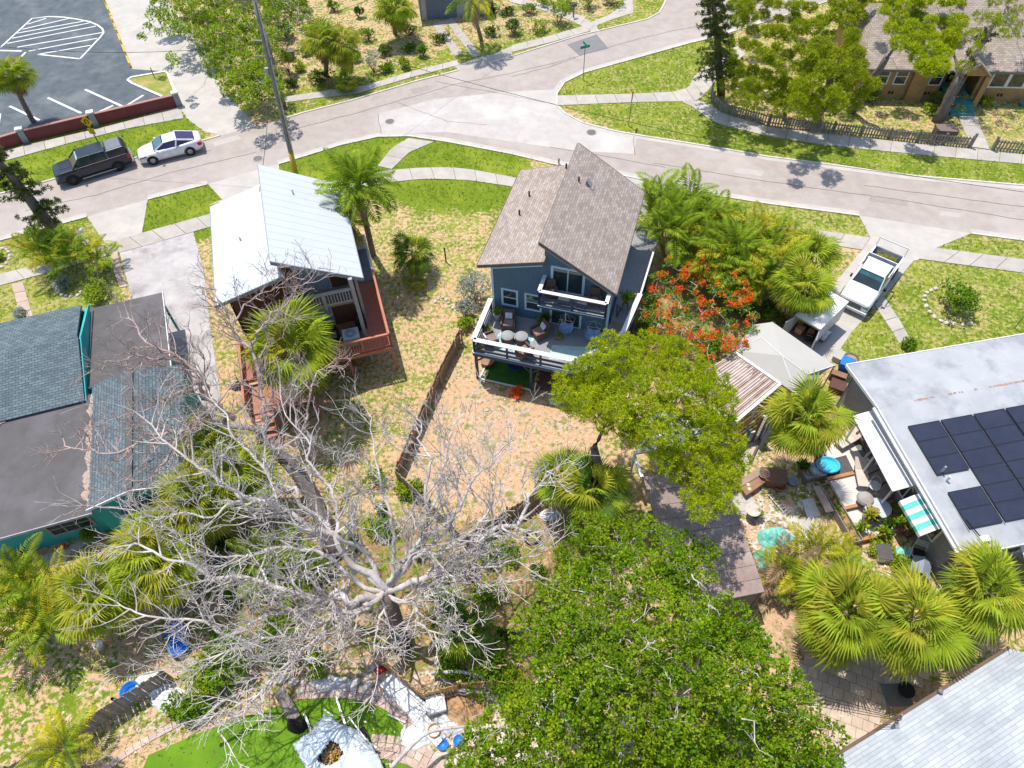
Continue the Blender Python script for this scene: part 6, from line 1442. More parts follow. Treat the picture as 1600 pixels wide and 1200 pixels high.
mirror_(wt,.95,.97,1.15,black)
ct = thing('palm_cuttings','heap of cut palm stalks and leaves lying in the white pickup bed','cuttings',(mid.x,mid.y,.6),ang)
mb = MB()
for k in range(46):
    x, y = R.uniform(-2.5,-.9), R.uniform(-.65,.65); a_ = R.uniform(0,6.28); l = R.uniform(.25,.55); dx, dy = math.cos(a_)*l/2, math.sin(a_)*l/2
    x = min(max(x,-2.35),-1.0); mb.tube([(x-dx,max(-.75,min(.75,y-dy)),R.uniform(0,.35)),(x,y,R.uniform(.2,.45)),(x+dx,max(-.75,min(.75,y+dy)),R.uniform(0,.4))],[.03,.035,.02],4)
mb.build('stalks', mat('cut stalk',(.50,.36,.22),(.40,.26,.16),5), ct, kind='stuff')
C = np.stack([NR.uniform(-2.4,-1.2,160),NR.uniform(-.6,.6,160),NR.uniform(.2,.5,160)],1); fastmesh('leaves', rosettes(C,4,.2,.06), 4, lf_fany, ct, 'stuff')

# white cargo trailer, rear door open towards the canopy
q0, q1, q2 = W(1246,494,1.95), W(1282.5,510,1.95), W(1322.5,471,1.95)
ang = math.atan2(q1.y-q2.y, q1.x-q2.x); cen = (q0+q2)/2; hl, hw_ = 1.5, .78
tl_ = thing('cargo_trailer','white enclosed cargo trailer with its rear doors open toward the canopy','trailer',(cen.x,cen.y,.024),ang)
MB().box(-hl,-hw_,.45,hl,hw_,.52).build('floor', iron, tl_)
mb = MB(); mb.box(-hl,-hw_,.52,hl,-hw_+.03,1.93); mb.box(-hl,hw_-.03,.52,hl,hw_,1.93); mb.box(-hl,-hw_+.03,.52,-hl+.03,hw_-.03,1.93); mb.build('walls', mat('white trailer side',(.62,.64,.68),None,2,.4), tl_)
MB().box(-hl-.03,-hw_-.03,1.93,hl+.03,hw_+.03,1.99).build('roof', white, tl_, bevel=.02)
MB().box(hl,-hw_-.02,1.85,hl+.04,hw_+.02,1.93).build('door_frame', galv, tl_)
for s_,a_ in ((1,1.9),(-1,-1.75)):
    d = MB(); d.beam((hl+.02,s_*hw_,1.18),(hl+.02+math.sin(abs(a_))*.74,s_*hw_-math.cos(a_)*.74*s_*1.0,1.18),.03,1.3); d.build('door', mat('white trailer side2',(.55,.58,.63),None,2,.4) if 'white trailer side2' not in MATS else MATS['white trailer side2'], tl_)
for s_ in (-1,1):
    wheel(tl_,.1,s_*(hw_+.12),.30,.2,galv,s_,5); mb = MB(); 
    for k in range(6):
        a0,a1 = math.pi*(k+.0)/6, math.pi*(k+1)/6; mb.slab([(.1+math.cos(a0)*.37,s_*hw_,.3+math.sin(a0)*.37),(.1+math.cos(a1)*.37,s_*hw_,.3+math.sin(a1)*.37),(.1+math.cos(a1)*.37,s_*(hw_+.25),.3+math.sin(a1)*.37),(.1+math.cos(a0)*.37,s_*(hw_+.25),.3+math.sin(a0)*.37)],.02)
    mb.build('mudguard', white, tl_)
MB().beam((-hl,-.4,.45),(-hl-.9,0,.45),.07,.07).build('drawbar', iron, tl_); MB().beam((-hl,.4,.45),(-hl-.9,0,.45),.07,.07).build('drawbar', iron, tl_)
def W2(o,x,y,z=0):
    a_=o.rotation_euler[2]; return Vector((o.location[0]+x*math.cos(a_)-y*math.sin(a_), o.location[1]+x*math.sin(a_)+y*math.cos(a_), z))
for k,(x,y,s_,m_,l) in enumerate(((1.1,-.35,.42,mat('cardboard',(.45,.26,.12)),'brown cardboard box in the open trailer mouth'),(.8,.2,.35,redwood,'red box behind the cardboard box in the trailer'),(1.2,.35,.3,black,'black tool box in the trailer doorway'))):
    p = W2(tl_,x,y,.55); t = thing('box',l,'box',tuple(p),ang+.2*k); b_ = MB().box(-s_/2,-s_/2,0,s_/2,s_/2,s_).build('carton', m_, t); MB().box(-.02,-s_/2-.005,s_-.05,.02,s_/2+.005,s_+.006).build('tape', tarpw, t)

# covered boat on the artificial lawn
bo = W(535,1190); t = thing('boat','boat on a trailer wrapped in wrinkled pale blue tarpaulin','boat',(bo.x,bo.y,0),rad(-62))
def bl(px,py,z):
    p = W(px,py,z)-Vector((bo.x,bo.y,z)); a_=rad(-62); return (p.x*math.cos(a_)+p.y*math.sin(a_), -p.x*math.sin(a_)+p.y*math.cos(a_))
outl = [(503,1111),(519,1116),(530,1127),(548,1132),(566,1142),(580,1158),(597,1190),(618,1240),(600,1290),(520,1290),(488,1230),(466,1185),(452,1160),(468,1148),(486,1136)]
OL = [bl(x,y,1.0) for x,y in outl]; OP = OL
gxs = np.linspace(min(p[0] for p in OL), max(p[0] for p in OL), 60); gys = np.linspace(min(p[1] for p in OL), max(p[1] for p in OL), 46)
hole = [bl(x,y,1.0) for x,y in ((518,1162),(530,1166),(537,1180),(520,1195),(504,1192),(498,1186))]
mb = MB(); A_, B_ = np.meshgrid(gxs, gys); ins = inside(A_,B_,OL); hin = inside(A_,B_,hole); vid = {}
from mathutils import noise as mn
def edge_d(x,y): return min(((x-(p[0]+(q[0]-p[0])*s))**2+(y-(p[1]+(q[1]-p[1])*s))**2)**.5 for p,q in zip(OL,OL[1:]+OL[:1]) for s in (0,.25,.5,.75,1))
V_, F_ = [], []
for j in range(A_.shape[0]):
    for i in range(A_.shape[1]):
        if ins[j,i] and not hin[j,i]:
            x,y = A_[j,i],B_[j,i]; d = edge_d(x,y); z = .55+.6*min(1,d/.5)**.6+.16*mn.noise(Vector((x*1.7,y*1.7,3)))+.07*abs(mn.noise(Vector((x*5+y*2,y*1.6,1))))*1.6
            vid[(j,i)] = len(V_); V_.append((x,y,z))
for j in range(A_.shape[0]-1):
    for i in range(A_.shape[1]-1):
        k = [(j,i),(j,i+1),(j+1,i+1),(j+1,i)]
        if all(q in vid for q in k): F_.append(tuple(vid[q] for q in k))
mb.add(V_,F_); tp_ = mb.build('tarpaulin', bluetarp, t, smooth=True); sm = tp_.modifiers.new('thick','SOLIDIFY'); sm.thickness = .015
hull = [bl(x,y,.7) for x,y in ((503,1120),(535,1135),(562,1150),(590,1195),(600,1240),(585,1285),(525,1285),(490,1225),(470,1170),(485,1140))]
MB().prism(hull,.35,.62).build('hull', mat('dark hull',(.05,.05,.09),None,3,.4), t)
for k in (-.7,.7): MB().beam((-2.4,k,.3),(2.2,k*.7,.3),.08,.1).build('trailer_beam', galv, t)
for x,y in ((-.4,-1.2),(-.4,1.2)): wheel(t,x,y,.3,.2,galv,1 if y>0 else -1,5)
a,c = bl(545,1120,1.25), bl(572,1156,1.25); MB().beam((*a,1.25),(*c,1.25),.05,.05).build('rail', white, t)
a,c = bl(470,1183,1.1), bl(492,1205,1.1); MB().beam((*a,1.1),(*c,1.1),.06,.06).build('rail', white, t)
a,c = bl(505,1108,.9), bl(520,1118,1.3); MB().beam((*a,.9),(*c,1.3),.05,.05).build('rail', white, t)
hc = W(516,1178,.8); t2 = thing('leaf_pile','yellow and tan leaves collected in the opening of the boat cover','leaves',(hc.x,hc.y,.7))
C = np.stack([NR.normal(0,.28,500),NR.normal(0,.28,500),NR.uniform(0,.2,500)],1); fastmesh('leaves', flat_leaves(C, rand_dirs(500), .14, .08), 4, mat('ochre leaf',(.52,.30,.04),(.50,.36,.22),3,.8,island=.4), t2, 'stuff')
# artificial lawn with pink arcs
sheet('artificial_lawn', [(200,1260),(232,1180),(300,1150),(380,1120),(455,1098),(485,1090),(540,1090),(585,1098),(612,1110),(640,1150),(655,1168),(620,1165),(590,1160),(575,1165),(600,1260)], .02, astro, hard=False)
sheet('artificial_lawn', [(590,1184),(640,1196),(690,1240),(600,1290)], .02, astro, hard=False)
def arc_pavers(name, pts, w, m, n):
    S = [W(*p) for p in pts]; S = smooth(S, 6); L_ = [0]
    for i in range(len(S)-1): L_.append(L_[-1]+(S[i+1]-S[i]).length)
    root = bpy.data.objects.new(name, None); COL.objects.link(root); root['kind'] = 'structure'
    rows = max(1, round(w/.3)); step = .32; k = int(L_[-1]/step)
    pm = MB().box(-.145,-.14,0,.145,.14,.05).mesh('paver'); pm.materials.append(m)
    for i in range(k):
        s_ = (i+.5)*step; j = max(q for q in range(len(L_)) if L_[q] <= s_); j = min(j,len(S)-2); p = S[j].lerp(S[j+1], (s_-L_[j])/max(1e-6,L_[j+1]-L_[j])); tt = (S[j+1]-S[j]).normalized(); nn = Vector((-tt.y,tt.x,0))
        for r_ in range(rows):
            q = p+nn*((r_-(rows-1)/2)*.3); inst('paver', pm, root, (q.x,q.y,R.uniform(-.008,.008)), (0,0,math.atan2(tt.y,tt.x)+R.uniform(-.03,.03)))
arc_pavers('paver_edge', [(465,1082),(540,1080),(600,1095),(640,1128),(662,1162)], .6, pavem, 0)
arc_pavers('paver_path', [(578,1166),(620,1170),(660,1186),(695,1215)], .9, pavem, 0)
arc_pavers('paver_edge', [(150,1215),(200,1175),(260,1140),(320,1110)], .3, pavem, 0)

# paved patio at the lower right: diagonal pavers
pat = [(1225,1050),(1300,1015),(1380,1000),(1460,1040),(1425,1075),(1322,1182),(1296,1170),(1270,1100)]
PP = WP(pat); sheet('patio_bed', pat, .01, soil, hard=False)
root = bpy.data.objects.new('patio', None); COL.objects.link(root); root['kind'] = 'structure'
pm = MB().box(-.21,-.21,0,.21,.21,.05).mesh('paver'); pm.materials.append(paver2)
xs = [p[0] for p in PP]; ys = [p[1] for p in PP]; cx, cy = sum(xs)/len(xs), sum(ys)/len(ys); ca, sa = math.cos(rad(66)), math.sin(rad(66))
for i in range(-14,15):
    for j in range(-14,15):
        u, v = i*.435, j*.435+(.2 if i%2 else 0); x, y = cx+u*ca-v*sa, cy+u*sa+v*ca
        if inside(np.array([x]),np.array([y]),PP)[0]: inst('paver', pm, root, (x,y,R.uniform(-.006,.006)), (R.uniform(-.01,.01),R.uniform(-.01,.01),rad(66)))
# ================================================================== poles, signs, wires
def pole_thing(name,label,cat,px,py,tpx,tpy,h,r0,r1,m):
    b_ = W(px,py); tp = W(tpx,tpy,h); t = thing(name,label,cat,(b_.x,b_.y,0)); v = tp-Vector((b_.x,b_.y,0)); 
    MB().tube([v*k/6 for k in range(7)],[r0+(r1-r0)*k/6 for k in range(7)],10).build('shaft', m, t, smooth=True); return t, v
up, v = pole_thing('utility_pole','tall utility pole with yellow guard at its foot','utility pole',463,275,397,0,12.3,.17,.12,polem)
MB().tube([v*.0,v*.16],[.20,.19],10).build('yellow_guard', yellowp, up, smooth=True)
MB().tube([v*.16+Vector((.19,-.1,0)),v*1.0+Vector((.15,-.1,0))],.05,6).build('cable_conduit', galv, up)
for f,s_ in ((.72,.9),(.80,.7),(1.0,1.2)): MB().beam(v*f+Vector((-s_,.1,0)),v*f+Vector((s_*.3,-.05,.0)),.09,.09).build('crossarm', woodgray, up)
MB().cyl(tuple(v*.62+Vector((-.25,0,0))),.13,.5,10).build('cable_box', galv, up)
old, v2 = pole_thing('stub_pole','old dark wooden pole just behind the tall utility pole','utility pole',446,171,414,50,5.2,.15,.12,barkd)
def wire(label, a, c, sag, r=.014):
    m_ = [a.lerp(c,k/12)-Vector((0,0,sag*4*(k/12)*(1-k/12))) for k in range(13)]; o_ = loc_of(a); t = MB(o_).tube(m_,r,4).build('overhead_wire', black, None); tag(t,label,'wire',loc=tuple(o_))
top = W(397,0,12.3)
wire('overhead wire from the utility pole toward the brick bungalow', top-Vector((0,0,1.2)), W(1600,300,6.5), 1.2)
wire('overhead wire crossing above the far garden palms', top-Vector((0,0,2.2)), W(900,-160,8), .8)
wire('service wire dropping to the white metal roof', top-Vector((0,0,3.4)), W(405,300,8.4), .4)
wire('overhead wire running off over the white alley', top-Vector((0,0,2.6)), W(-100,60,9), .8)
for k,(y0,y1) in enumerate(((1078,1120),(1086,1128),(1100,1140),(1118,1155))):
    o_ = W(1130,1000,6.5); wire(('highest','second','third','lowest')[k]+' of the four wires reaching the white shingle roof', W(1100,1030+k*12,7), W(1408,1120+k*2,4.0), .2, .012)
def text(s_, size, m, parent, loc, rot):
    cu = bpy.data.curves.new('lettering','FONT'); cu.body = s_; cu.size = size; cu.align_x = 'CENTER'; cu.align_y = 'CENTER'; cu.extrude = .003
    o = bpy.data.objects.new('tmp_text', cu); COL.objects.link(o); dg = bpy.context.evaluated_depsgraph_get(); me = bpy.data.meshes.new_from_object(o.evaluated_get(dg)); bpy.data.objects.remove(o)
    me.materials.clear(); me.materials.append(m); q = bpy.data.objects.new('lettering', me); COL.objects.link(q); q.parent = parent; q.location = loc; q.rotation_euler = rot; return q
# yellow warning sign
b_ = W(162,238); t = thing('warning_sign','yellow diamond warning sign with curved arrow and small plaque','road sign',(b_.x,b_.y,0),rad(-12))
MB().box(-.03,-.03,0,.03,.03,3.0).build('post', iron, t)
d = MB(); d.add([(0,-.05,2.15),(.48,-.05,2.63),(0,-.05,3.11),(-.48,-.05,2.63),(0,-.035,2.15),(.48,-.035,2.63),(0,-.035,3.11),(-.48,-.035,2.63)],[(0,1,2,3),(7,6,5,4),(0,4,5,1),(1,5,6,2),(2,6,7,3),(3,7,4,0)]); dd = d.build('diamond', signyel, t)
mb = MB(); S = [(math.cos(a_)*.16,-.058,2.66+math.sin(a_)*.16) for a_ in [rad(-60+k*30) for k in range(10)]]
for a,c in zip(S[:-1],S[1:]): mb.beam(a,c,.008,.06,(0,1,0)) if False else mb.tube([a,c],.03,4)
mb.add([(S[-1][0]-.1,-.058,S[-1][2]),(S[-1][0]+.1,-.058,S[-1][2]-.02),(S[-1][0],-.058,S[-1][2]-.16)],[(0,1,2)]); mb.build('curved_arrow', black, t)
MB().box(-.26,-.05,1.62,.26,-.035,2.08).build('plaque', signyel, t)
# stop sign, nearly edge on
b_ = W(982,197); t = thing('stop_sign','red octagonal stop sign seen almost edge on in the grass wedge','road sign',(b_.x,b_.y,0),rad(74))
MB().box(-.025,-.025,0,.025,.025,2.9).build('post', iron, t)
oc = [(math.cos(rad(22.5+45*k))*.40, math.sin(rad(22.5+45*k))*.40) for k in range(8)]
mb = MB(); mb.add([(x,-.04,2.5+z) for x,z in oc]+[(x,-.03,2.5+z) for x,z in oc],[tuple(range(8)),tuple(range(15,7,-1))]+[(k,(k+1)%8,(k+1)%8+8,k+8) for k in range(8)]); mb.build('octagon', mat('stop red',(.45,.03,.03),None,3,.5), t)
mb = MB(); mb.add([(x*.98,-.026,2.5+z*.98) for x,z in oc]+[(x*.98,-.022,2.5+z*.98) for x,z in oc],[tuple(range(8)),tuple(range(15,7,-1))]); mb.build('octagon_back', signbak, t)
text('STOP', .27, white, t, (0,-.045,2.5), (rad(90),0,0))
# street name sign
b_ = W(911,125); t = thing('street_sign','two green street name blades crossed on a thin post','street sign',(b_.x,b_.y,0),rad(20))
MB().cyl((0,0,0),.03,2.7,8).build('post', iron, t); MB().box(-.42,-.012,2.72,.42,.012,2.94).build('name_blade', signgrn, t); MB().box(-.012,-.42,2.95,.012,.42,3.17).build('name_blade', signgrn, t)
for (x,y,z,rt) in ((0,-.016,2.83,0),): 
    mb = MB(); [mb.box(-.3+k*.11,-.016,2.79,-.23+k*.11,-.013,2.87) for k in range(0)]
# mailboxes and little posts
def mailbox(label, px, py, m, rot, h=1.05):
    p = W(px,py); t = thing('mailbox',label,'mailbox',(p.x,p.y,0),rad(rot)); MB().box(-.05,-.05,0,.05,.05,h).build('post', woodgray if m is not white else white, t)
    bx = MB().box(-.25,-.1,h,.25,.1,h+.16); n=8
    bx.add([(x,math.cos(math.pi*k/n)*.1,h+.16+math.sin(math.pi*k/n)*.09) for x in (-.25,.25) for k in range(n+1)],[(k,k+1,k+n+2,k+n+1) for k in range(n)]+[tuple(range(n+1)),tuple(range(2*n+1,n,-1))]); bx.build('box', m, t)
    MB().box(.1,.105,h+.05,.13,.12,h+.3).build('flag', redlamp, t)
mailbox('white mailbox on the verge by the areca fronds at left',137,383,white,60); mailbox('white mailbox at the kerb right of the blue house',1075,303,white,80)
mailbox('blue grey letterbox at the far garden walkway',896,28,mat('letterbox blue',(.08,.11,.20)),30)
def post_(label,px,py,h,r,m,name='post'):
    p = W(px,py); t = thing(name,label,'post',(p.x,p.y,0)); MB().cyl((0,0,0),r,h,8).build('shaft',m,t); MB().cyl((0,0,h),r*1.25,.03,8).build('cap',m,t)
post_('thin black metal post standing in the dry lawn',697,409,1.15,.045,black); post_('short brown marker post on the traffic island',242,122,.9,.04,woodbrown); post_('rusty short post at the road edge behind the blue house',873,257,.5,.06,rustm)
post_('thin garden stake on the lawn above the solar house roof',1585,513,1.4,.03,woodgray)
def flatbox(name,label,cat,px,py,dx,dy,h,m,rot,lid=None,z=0,at=None):
    p = at or W(px,py,z); t = thing(name,label,cat,(p.x,p.y,z if at is None else p.z),rad(rot))
    MB().box(-dx/2,-dy/2,0,dx/2,dy/2,h).build('body', m, t, bevel=.012); MB().box(-dx/2-.02,-dy/2-.02,h,dx/2+.02,dy/2+.02,h+.04).build('lid', lid or m, t, bevel=.01); return t
flatbox('utility_cabinet','brown box behind the picket fence beside the leaning trunk','cabinet',1473,214,1.5,.9,.75,mat('dull brown box',(.20,.15,.13)),-8)
flatbox('garbage_bin','dark box half buried in weeds near the utility pole','bin',455,93,.7,.6,.8,iron,10)
# ================================================================== blue house deck furniture
DZ = 2.405
def rug(label, pts, m, name='rug'):
    P = [onblue(u,v,DZ+.004) for u,v in pts]; o_ = P[0].copy(); t = MB(o_).slab(P,.003) ; q = t.build(name, m, None); tag(q,label,'rug',loc=tuple(o_)); return q
rugm = mat('pale patterned rug',(.60,.68,.66),(.22,.42,.46),3.2,.9,lo=.46,hi=.54)
rug('pale patterned rug under the two round ottomans', [(.75,-2.75),(2.75,-2.75),(2.75,-1.25),(.75,-1.25)], rugm); rug('pale green rug on the deck right of the seating', [(3.9,-2.6),(6.2,-2.3),(6.0,-1.2),(3.8,-1.6)], mat('pale green rug',(.50,.66,.60),(.34,.50,.46),2.5,.9))
rug('tan door mat outside the blue house corner', [(6.7,.15),(7.3,.15),(7.3,1.0),(6.7,1.0)], mat('tan mat',(.30,.24,.22)), 'door_mat')
def ottoman(label,u,v):
    p = onblue(u,v,DZ+.01); t = thing('ottoman',label,'ottoman',tuple(p)); MB().lathe((0,0,0),[(0,0),(.34,0),(.37,.05),(.37,.36),(.34,.40)],18).build('base', brownwick, t); MB().lathe((0,0,.40),[(.36,0),(.38,.04),(.34,.1),(0,.12)],18).build('cushion', grayfab, t, smooth=True)
ottoman('left round grey topped ottoman on the patterned rug',1.4,-1.95); ottoman('right round grey topped ottoman on the patterned rug',2.15,-1.8)
def armchair(label,u,v,rot,z=None,cush=True,s=1.0,m=None,fn=None):
    p = (fn or onblue)(u,v,DZ+.01 if z is None else z); t = thing('armchair',label,'armchair',tuple(p),rad(rot)); m = m or brownwick
    MB().box(-.32*s,-.32*s,.18,.32*s,.34*s,.36).build('seat_frame', m, t, bevel=.03); MB().slab([(-.34*s,.28*s,.32),(.34*s,.28*s,.32),(.32*s,.46*s,.92),(-.32*s,.46*s,.92)],.08).build('backrest', m, t, bevel=.02)
    for s_ in (-1,1): MB().box(s_*.36*s-.05,-.34*s,.1,s_*.36*s+.05,.34*s,.58).build('armrest', m, t, bevel=.03)
    for x in (-.32,.32):
        for y in (-.28,.28): MB().box(x*s-.03,y*s-.03,0,x*s+.03,y*s+.03,.2).build('leg', m, t)
    MB().box(-.28*s,-.3*s,.36,.28*s,.26*s,.44).build('seat_cushion', mat('taupe cushion',(.28,.20,.17)) if 'taupe cushion' not in MATS else MATS['taupe cushion'], t, bevel=.03)
    if cush: MB().slab([(-.2,.16,.50),(.2,.16,.50),(.2,.30,.82),(-.2,.30,.82)],.09).build('pillow', mat('white blue pillow',(.75,.75,.76),(.35,.50,.62),9,.8) if 'white blue pillow' not in MATS else MATS['white blue pillow'], t, bevel=.03)
armchair('brown wicker armchair with white pillow behind the left ottoman',1.15,-.95,-8); armchair('brown wicker armchair with white pillow right of the ottomans',2.95,-1.15,-62)
armchair('brown wicker armchair nearest the left deck rail',.55,-2.35,115); armchair('brown wicker armchair nearest the front deck rail',2.55,-2.7,215)
armchair('wicker chair on the balcony left of the glass doors',3.45,-.55,0,5.0,False,.75); armchair('wicker chair on the balcony right of the glass doors',5.75,-.55,-10,5.0,False,.8)
t = thing('balcony_table','small low table in the middle of the balcony','table',tuple(onblue(4.2,-.85,4.99)),rad(-17)); MB().box(-.3,-.2,.36,.3,.2,.40).build('tabletop', tarpw, t); [MB().box(x-.02,y-.02,0,x+.02,y+.02,.36).build('leg', woodbrown, t) for x in (-.26,.26) for y in (-.16,.16)]
t = thing('balcony_table','small low table at the right end of the balcony','table',tuple(onblue(5.15,-.95,4.99)),rad(-17)); MB().box(-.25,-.15,.30,.25,.15,.34).build('tabletop', tarpw, t); [MB().box(x-.02,y-.02,0,x+.02,y+.02,.30).build('leg', woodbrown, t) for x in (-.22,.22) for y in (-.12,.12)]
def pot(label,p,r,h,m,lm=None,lh=.35,name='potted_plant',nl=26):
    t = thing(name,label,'potted plant' if lm else 'pot',tuple(p)); MB().lathe((0,0,0),[(0,.0),(r*.72,0),(r,h*.92),(r*1.1,h*.94),(r*1.1,h),(r*.92,h),(r*.9,h*.9)],16).build('pot', m, t, smooth=False); MB().cyl((0,0,h*.8),r*.9,.02,12).build('soil', soil, t)
    if lm: C = np.stack([NR.normal(0,r*.45,nl),NR.normal(0,r*.45,nl),h+NR.uniform(0,lh*.7,nl)],1); fastmesh('foliage', rosettes(C,5,lh*.5,lh*.16,.7),4,lm,t,'stuff')
    return t
pot('large white pot of herbs in the inner left deck corner',onblue(.35,-.42,DZ),.25,.42,white,lf_bush); pot('dark pot with dark leaves right of the white pot',onblue(.8,-.35,DZ),.2,.3,black,lf_dark)
pot('terracotta pot with small plant by the left deck rail',onblue(.18,-1.6,DZ),.22,.3,terracot,lf_bush,.25); pot('terracotta pot behind the right armchair by the wall',onblue(3.1,-.35,DZ),.2,.4,terracot,lf_dark,.5); pot('lime plant in a small pot beside the wall',onblue(2.8,-.4,DZ),.14,.25,terracot,lf_lime,.3)
pot('small yellow green bowl plant below the hammock chairs',onblue(4.05,-1.0,DZ),.2,.18,terracot,lf_lime,.2); pot('long trough plant at the deck front corner',onblue(.15,-2.95,DZ),.22,.2,terracot,lf_feathy,.25)
def hammock(label,u,v):
    p = onblue(u,v,DZ); t = thing('hammock_chair',label,'hammock chair',tuple(p),rad(-17)); top_ = Vector((0,0,1.55)); bar = .42
    for s_ in (-1,1):
        for y in (-.25,.28): MB().tube([top_,(s_*bar,y,1.0),(s_*.33,y,.55)],.010,4).build('rope', tarpw, t)
    MB().tube([(-bar,0,1.02),(bar,0,1.02)],.02,6).build('spreader_bar', woodtan, t)
    mb = MB(); n=8
    for i in range(n):
        for j in range(n):
            def s3(a_,b_): x=-.38+.76*a_; y=-.3+.62*b_; return (x*(1-.3*abs(y)),y,.28+1.0*(x*x)+.9*max(0,y)**1.5+.3*y*y)
            mb.add([s3(i/n,j/n),s3((i+1)/n-.02,j/n),s3((i+1)/n-.02,(j+1)/n),s3(i/n,(j+1)/n)],[(0,1,2,3)])
    mb.build('seat', mat('blue striped cloth',(.10,.25,.55),(.42,.55,.75),9,.9) if 'blue striped cloth' not in MATS else MATS['blue striped cloth'], t)
hammock('blue striped hammock chair in front of the lower glass door',4.35,-.55); hammock('blue striped hammock chair at the right house corner',5.85,-.65)
p = onblue(7.15,2.2,2.41); t = thing('plant_stand','yellow green leafy plant in a red pot on a dark stand','potted plant',tuple(p))
MB().lathe((0,0,.42),[(.1,0),(.2,.28),(.22,.3),(.18,.3)],12).build('pot', redlamp, t)
for k in range(4): a_=k*1.57+.6; MB().tube([(math.cos(a_)*.24,math.sin(a_)*.24,0),(math.cos(a_)*.1,math.sin(a_)*.1,.45)],.022,5).build('leg', woodbrown, t)
C = np.stack([NR.normal(0,.15,50),NR.normal(0,.15,50),NR.uniform(.75,1.15,50)],1); fastmesh('foliage', rosettes(C,5,.22,.07,.2),4,lf_lime,t,'stuff')
p = onblue(6.85,1.35,2.41); t = thing('bicycle_rack','small dark folded metal frame by the side handrail','frame',tuple(p)); MB().tube([(0,0,0),(0,.5,.5),(.3,.6,0),(.1,.1,.4),(0,0,0)],.02,5).build('frame', black, t)
# under the deck
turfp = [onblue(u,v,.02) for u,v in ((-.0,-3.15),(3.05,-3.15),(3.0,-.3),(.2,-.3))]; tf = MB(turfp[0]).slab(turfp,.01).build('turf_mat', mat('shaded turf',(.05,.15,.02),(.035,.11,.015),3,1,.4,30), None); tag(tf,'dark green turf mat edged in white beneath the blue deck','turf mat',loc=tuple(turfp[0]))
for a,c in ((0,1),(3,0)): q = MB(turfp[a]).beam(turfp[a]+Vector((0,0,.03)),turfp[c]+Vector((0,0,.03)),.08,.06).build('edging_board', white, None); tag(q,'white edging board along the '+('front' if a==0 else 'left side')+' of the turf mat','edging',loc=tuple(turfp[a]))
p = onblue(1.85,-1.9,.0); t = thing('disc_swing','round dark blue saucer swing under the deck','swing',(p.x,p.y,0)); MB().lathe((0,0,.45),[(0,0),(.42,0),(.5,.03),(.53,.08),(.47,.10),(.42,.05),(0,.04)],24).build('seat', mat('deep blue pad',(.02,.05,.20)), t)
for k in range(4): a_=k*1.57+.4; MB().tube([(math.cos(a_)*.5,math.sin(a_)*.5,.5),(math.cos(a_)*.06,math.sin(a_)*.06,2.25)],.015,4).build('rope', black, t)
pot('small pale bucket at the corner of the turf mat',onblue(.25,-2.85,.03),.16,.22,whitedirty,None,name='bucket'); pot('orange tan tub beneath the left deck post',onblue(.1,-1.9,.0),.4,.35,terracot,None,name='tub')
root = bpy.data.objects.new('brick_paving', None); COL.objects.link(root); root['kind']='structure'
bm_ = MB().box(-.14,-.09,0,.14,.09,.03).mesh('brick'); bm_.materials.append(mat('red brown brick',(.20,.10,.075),(.15,.075,.06),3,.9,objrand=.2))
for i in range(13):
    for j in range(14):
        p = onblue(3.3+i*.3+(.15 if j%2 else 0),-2.9+j*.2,.0); inst('brick',bm_,root,tuple(p),(0,0,rad(-17.5)))
# ================================================================== white house deck things
p = onwhite(-2.0,.95,2.125); t = thing('cooler_unit','pale blue grey box unit with round grille on the red deck','air conditioner',tuple(p),rad(15)); MB().box(-.45,-.4,.05,.45,.4,.75).build('case', mat('pale blue metal',(.42,.50,.55),None,3,.5), t, bevel=.02); MB().lathe((0,0,.76),[(.12,0),(.3,0),(.3,.02),(.12,.02)],20).build('fan_grille', galv, t)
p = onwhite(-1.35,1.9,2.125); t = thing('grill','black covered grill at the back of the red deck','grill',tuple(p),rad(15)); MB().box(-.3,-.25,.1,.3,.25,.8).build('cart', black, t); MB().lathe((0,0,.8),[(.3,0),(.28,.15),(.15,.25),(0,.28)],12).build('hood', black, t)
for k,(u,v) in enumerate(((-3.0,1.5),(-3.9,1.9))): armchair(('dark chair on the red deck left of the pale box unit','dark chair at the sliding door of the red deck')[k],u,v,15,2.12,False,.9,black,onwhite)
# under the red deck stored planks
p = onwhite(-1.5,1.2,0); t = thing('plank_stack','grey planks leaning under the red deck','planks',tuple(p),rad(40)); [MB().beam((k*.18,0,.1),(k*.18+.1,.5,1.3),.14,.03).build('plank', woodgray, t) for k in range(4)]
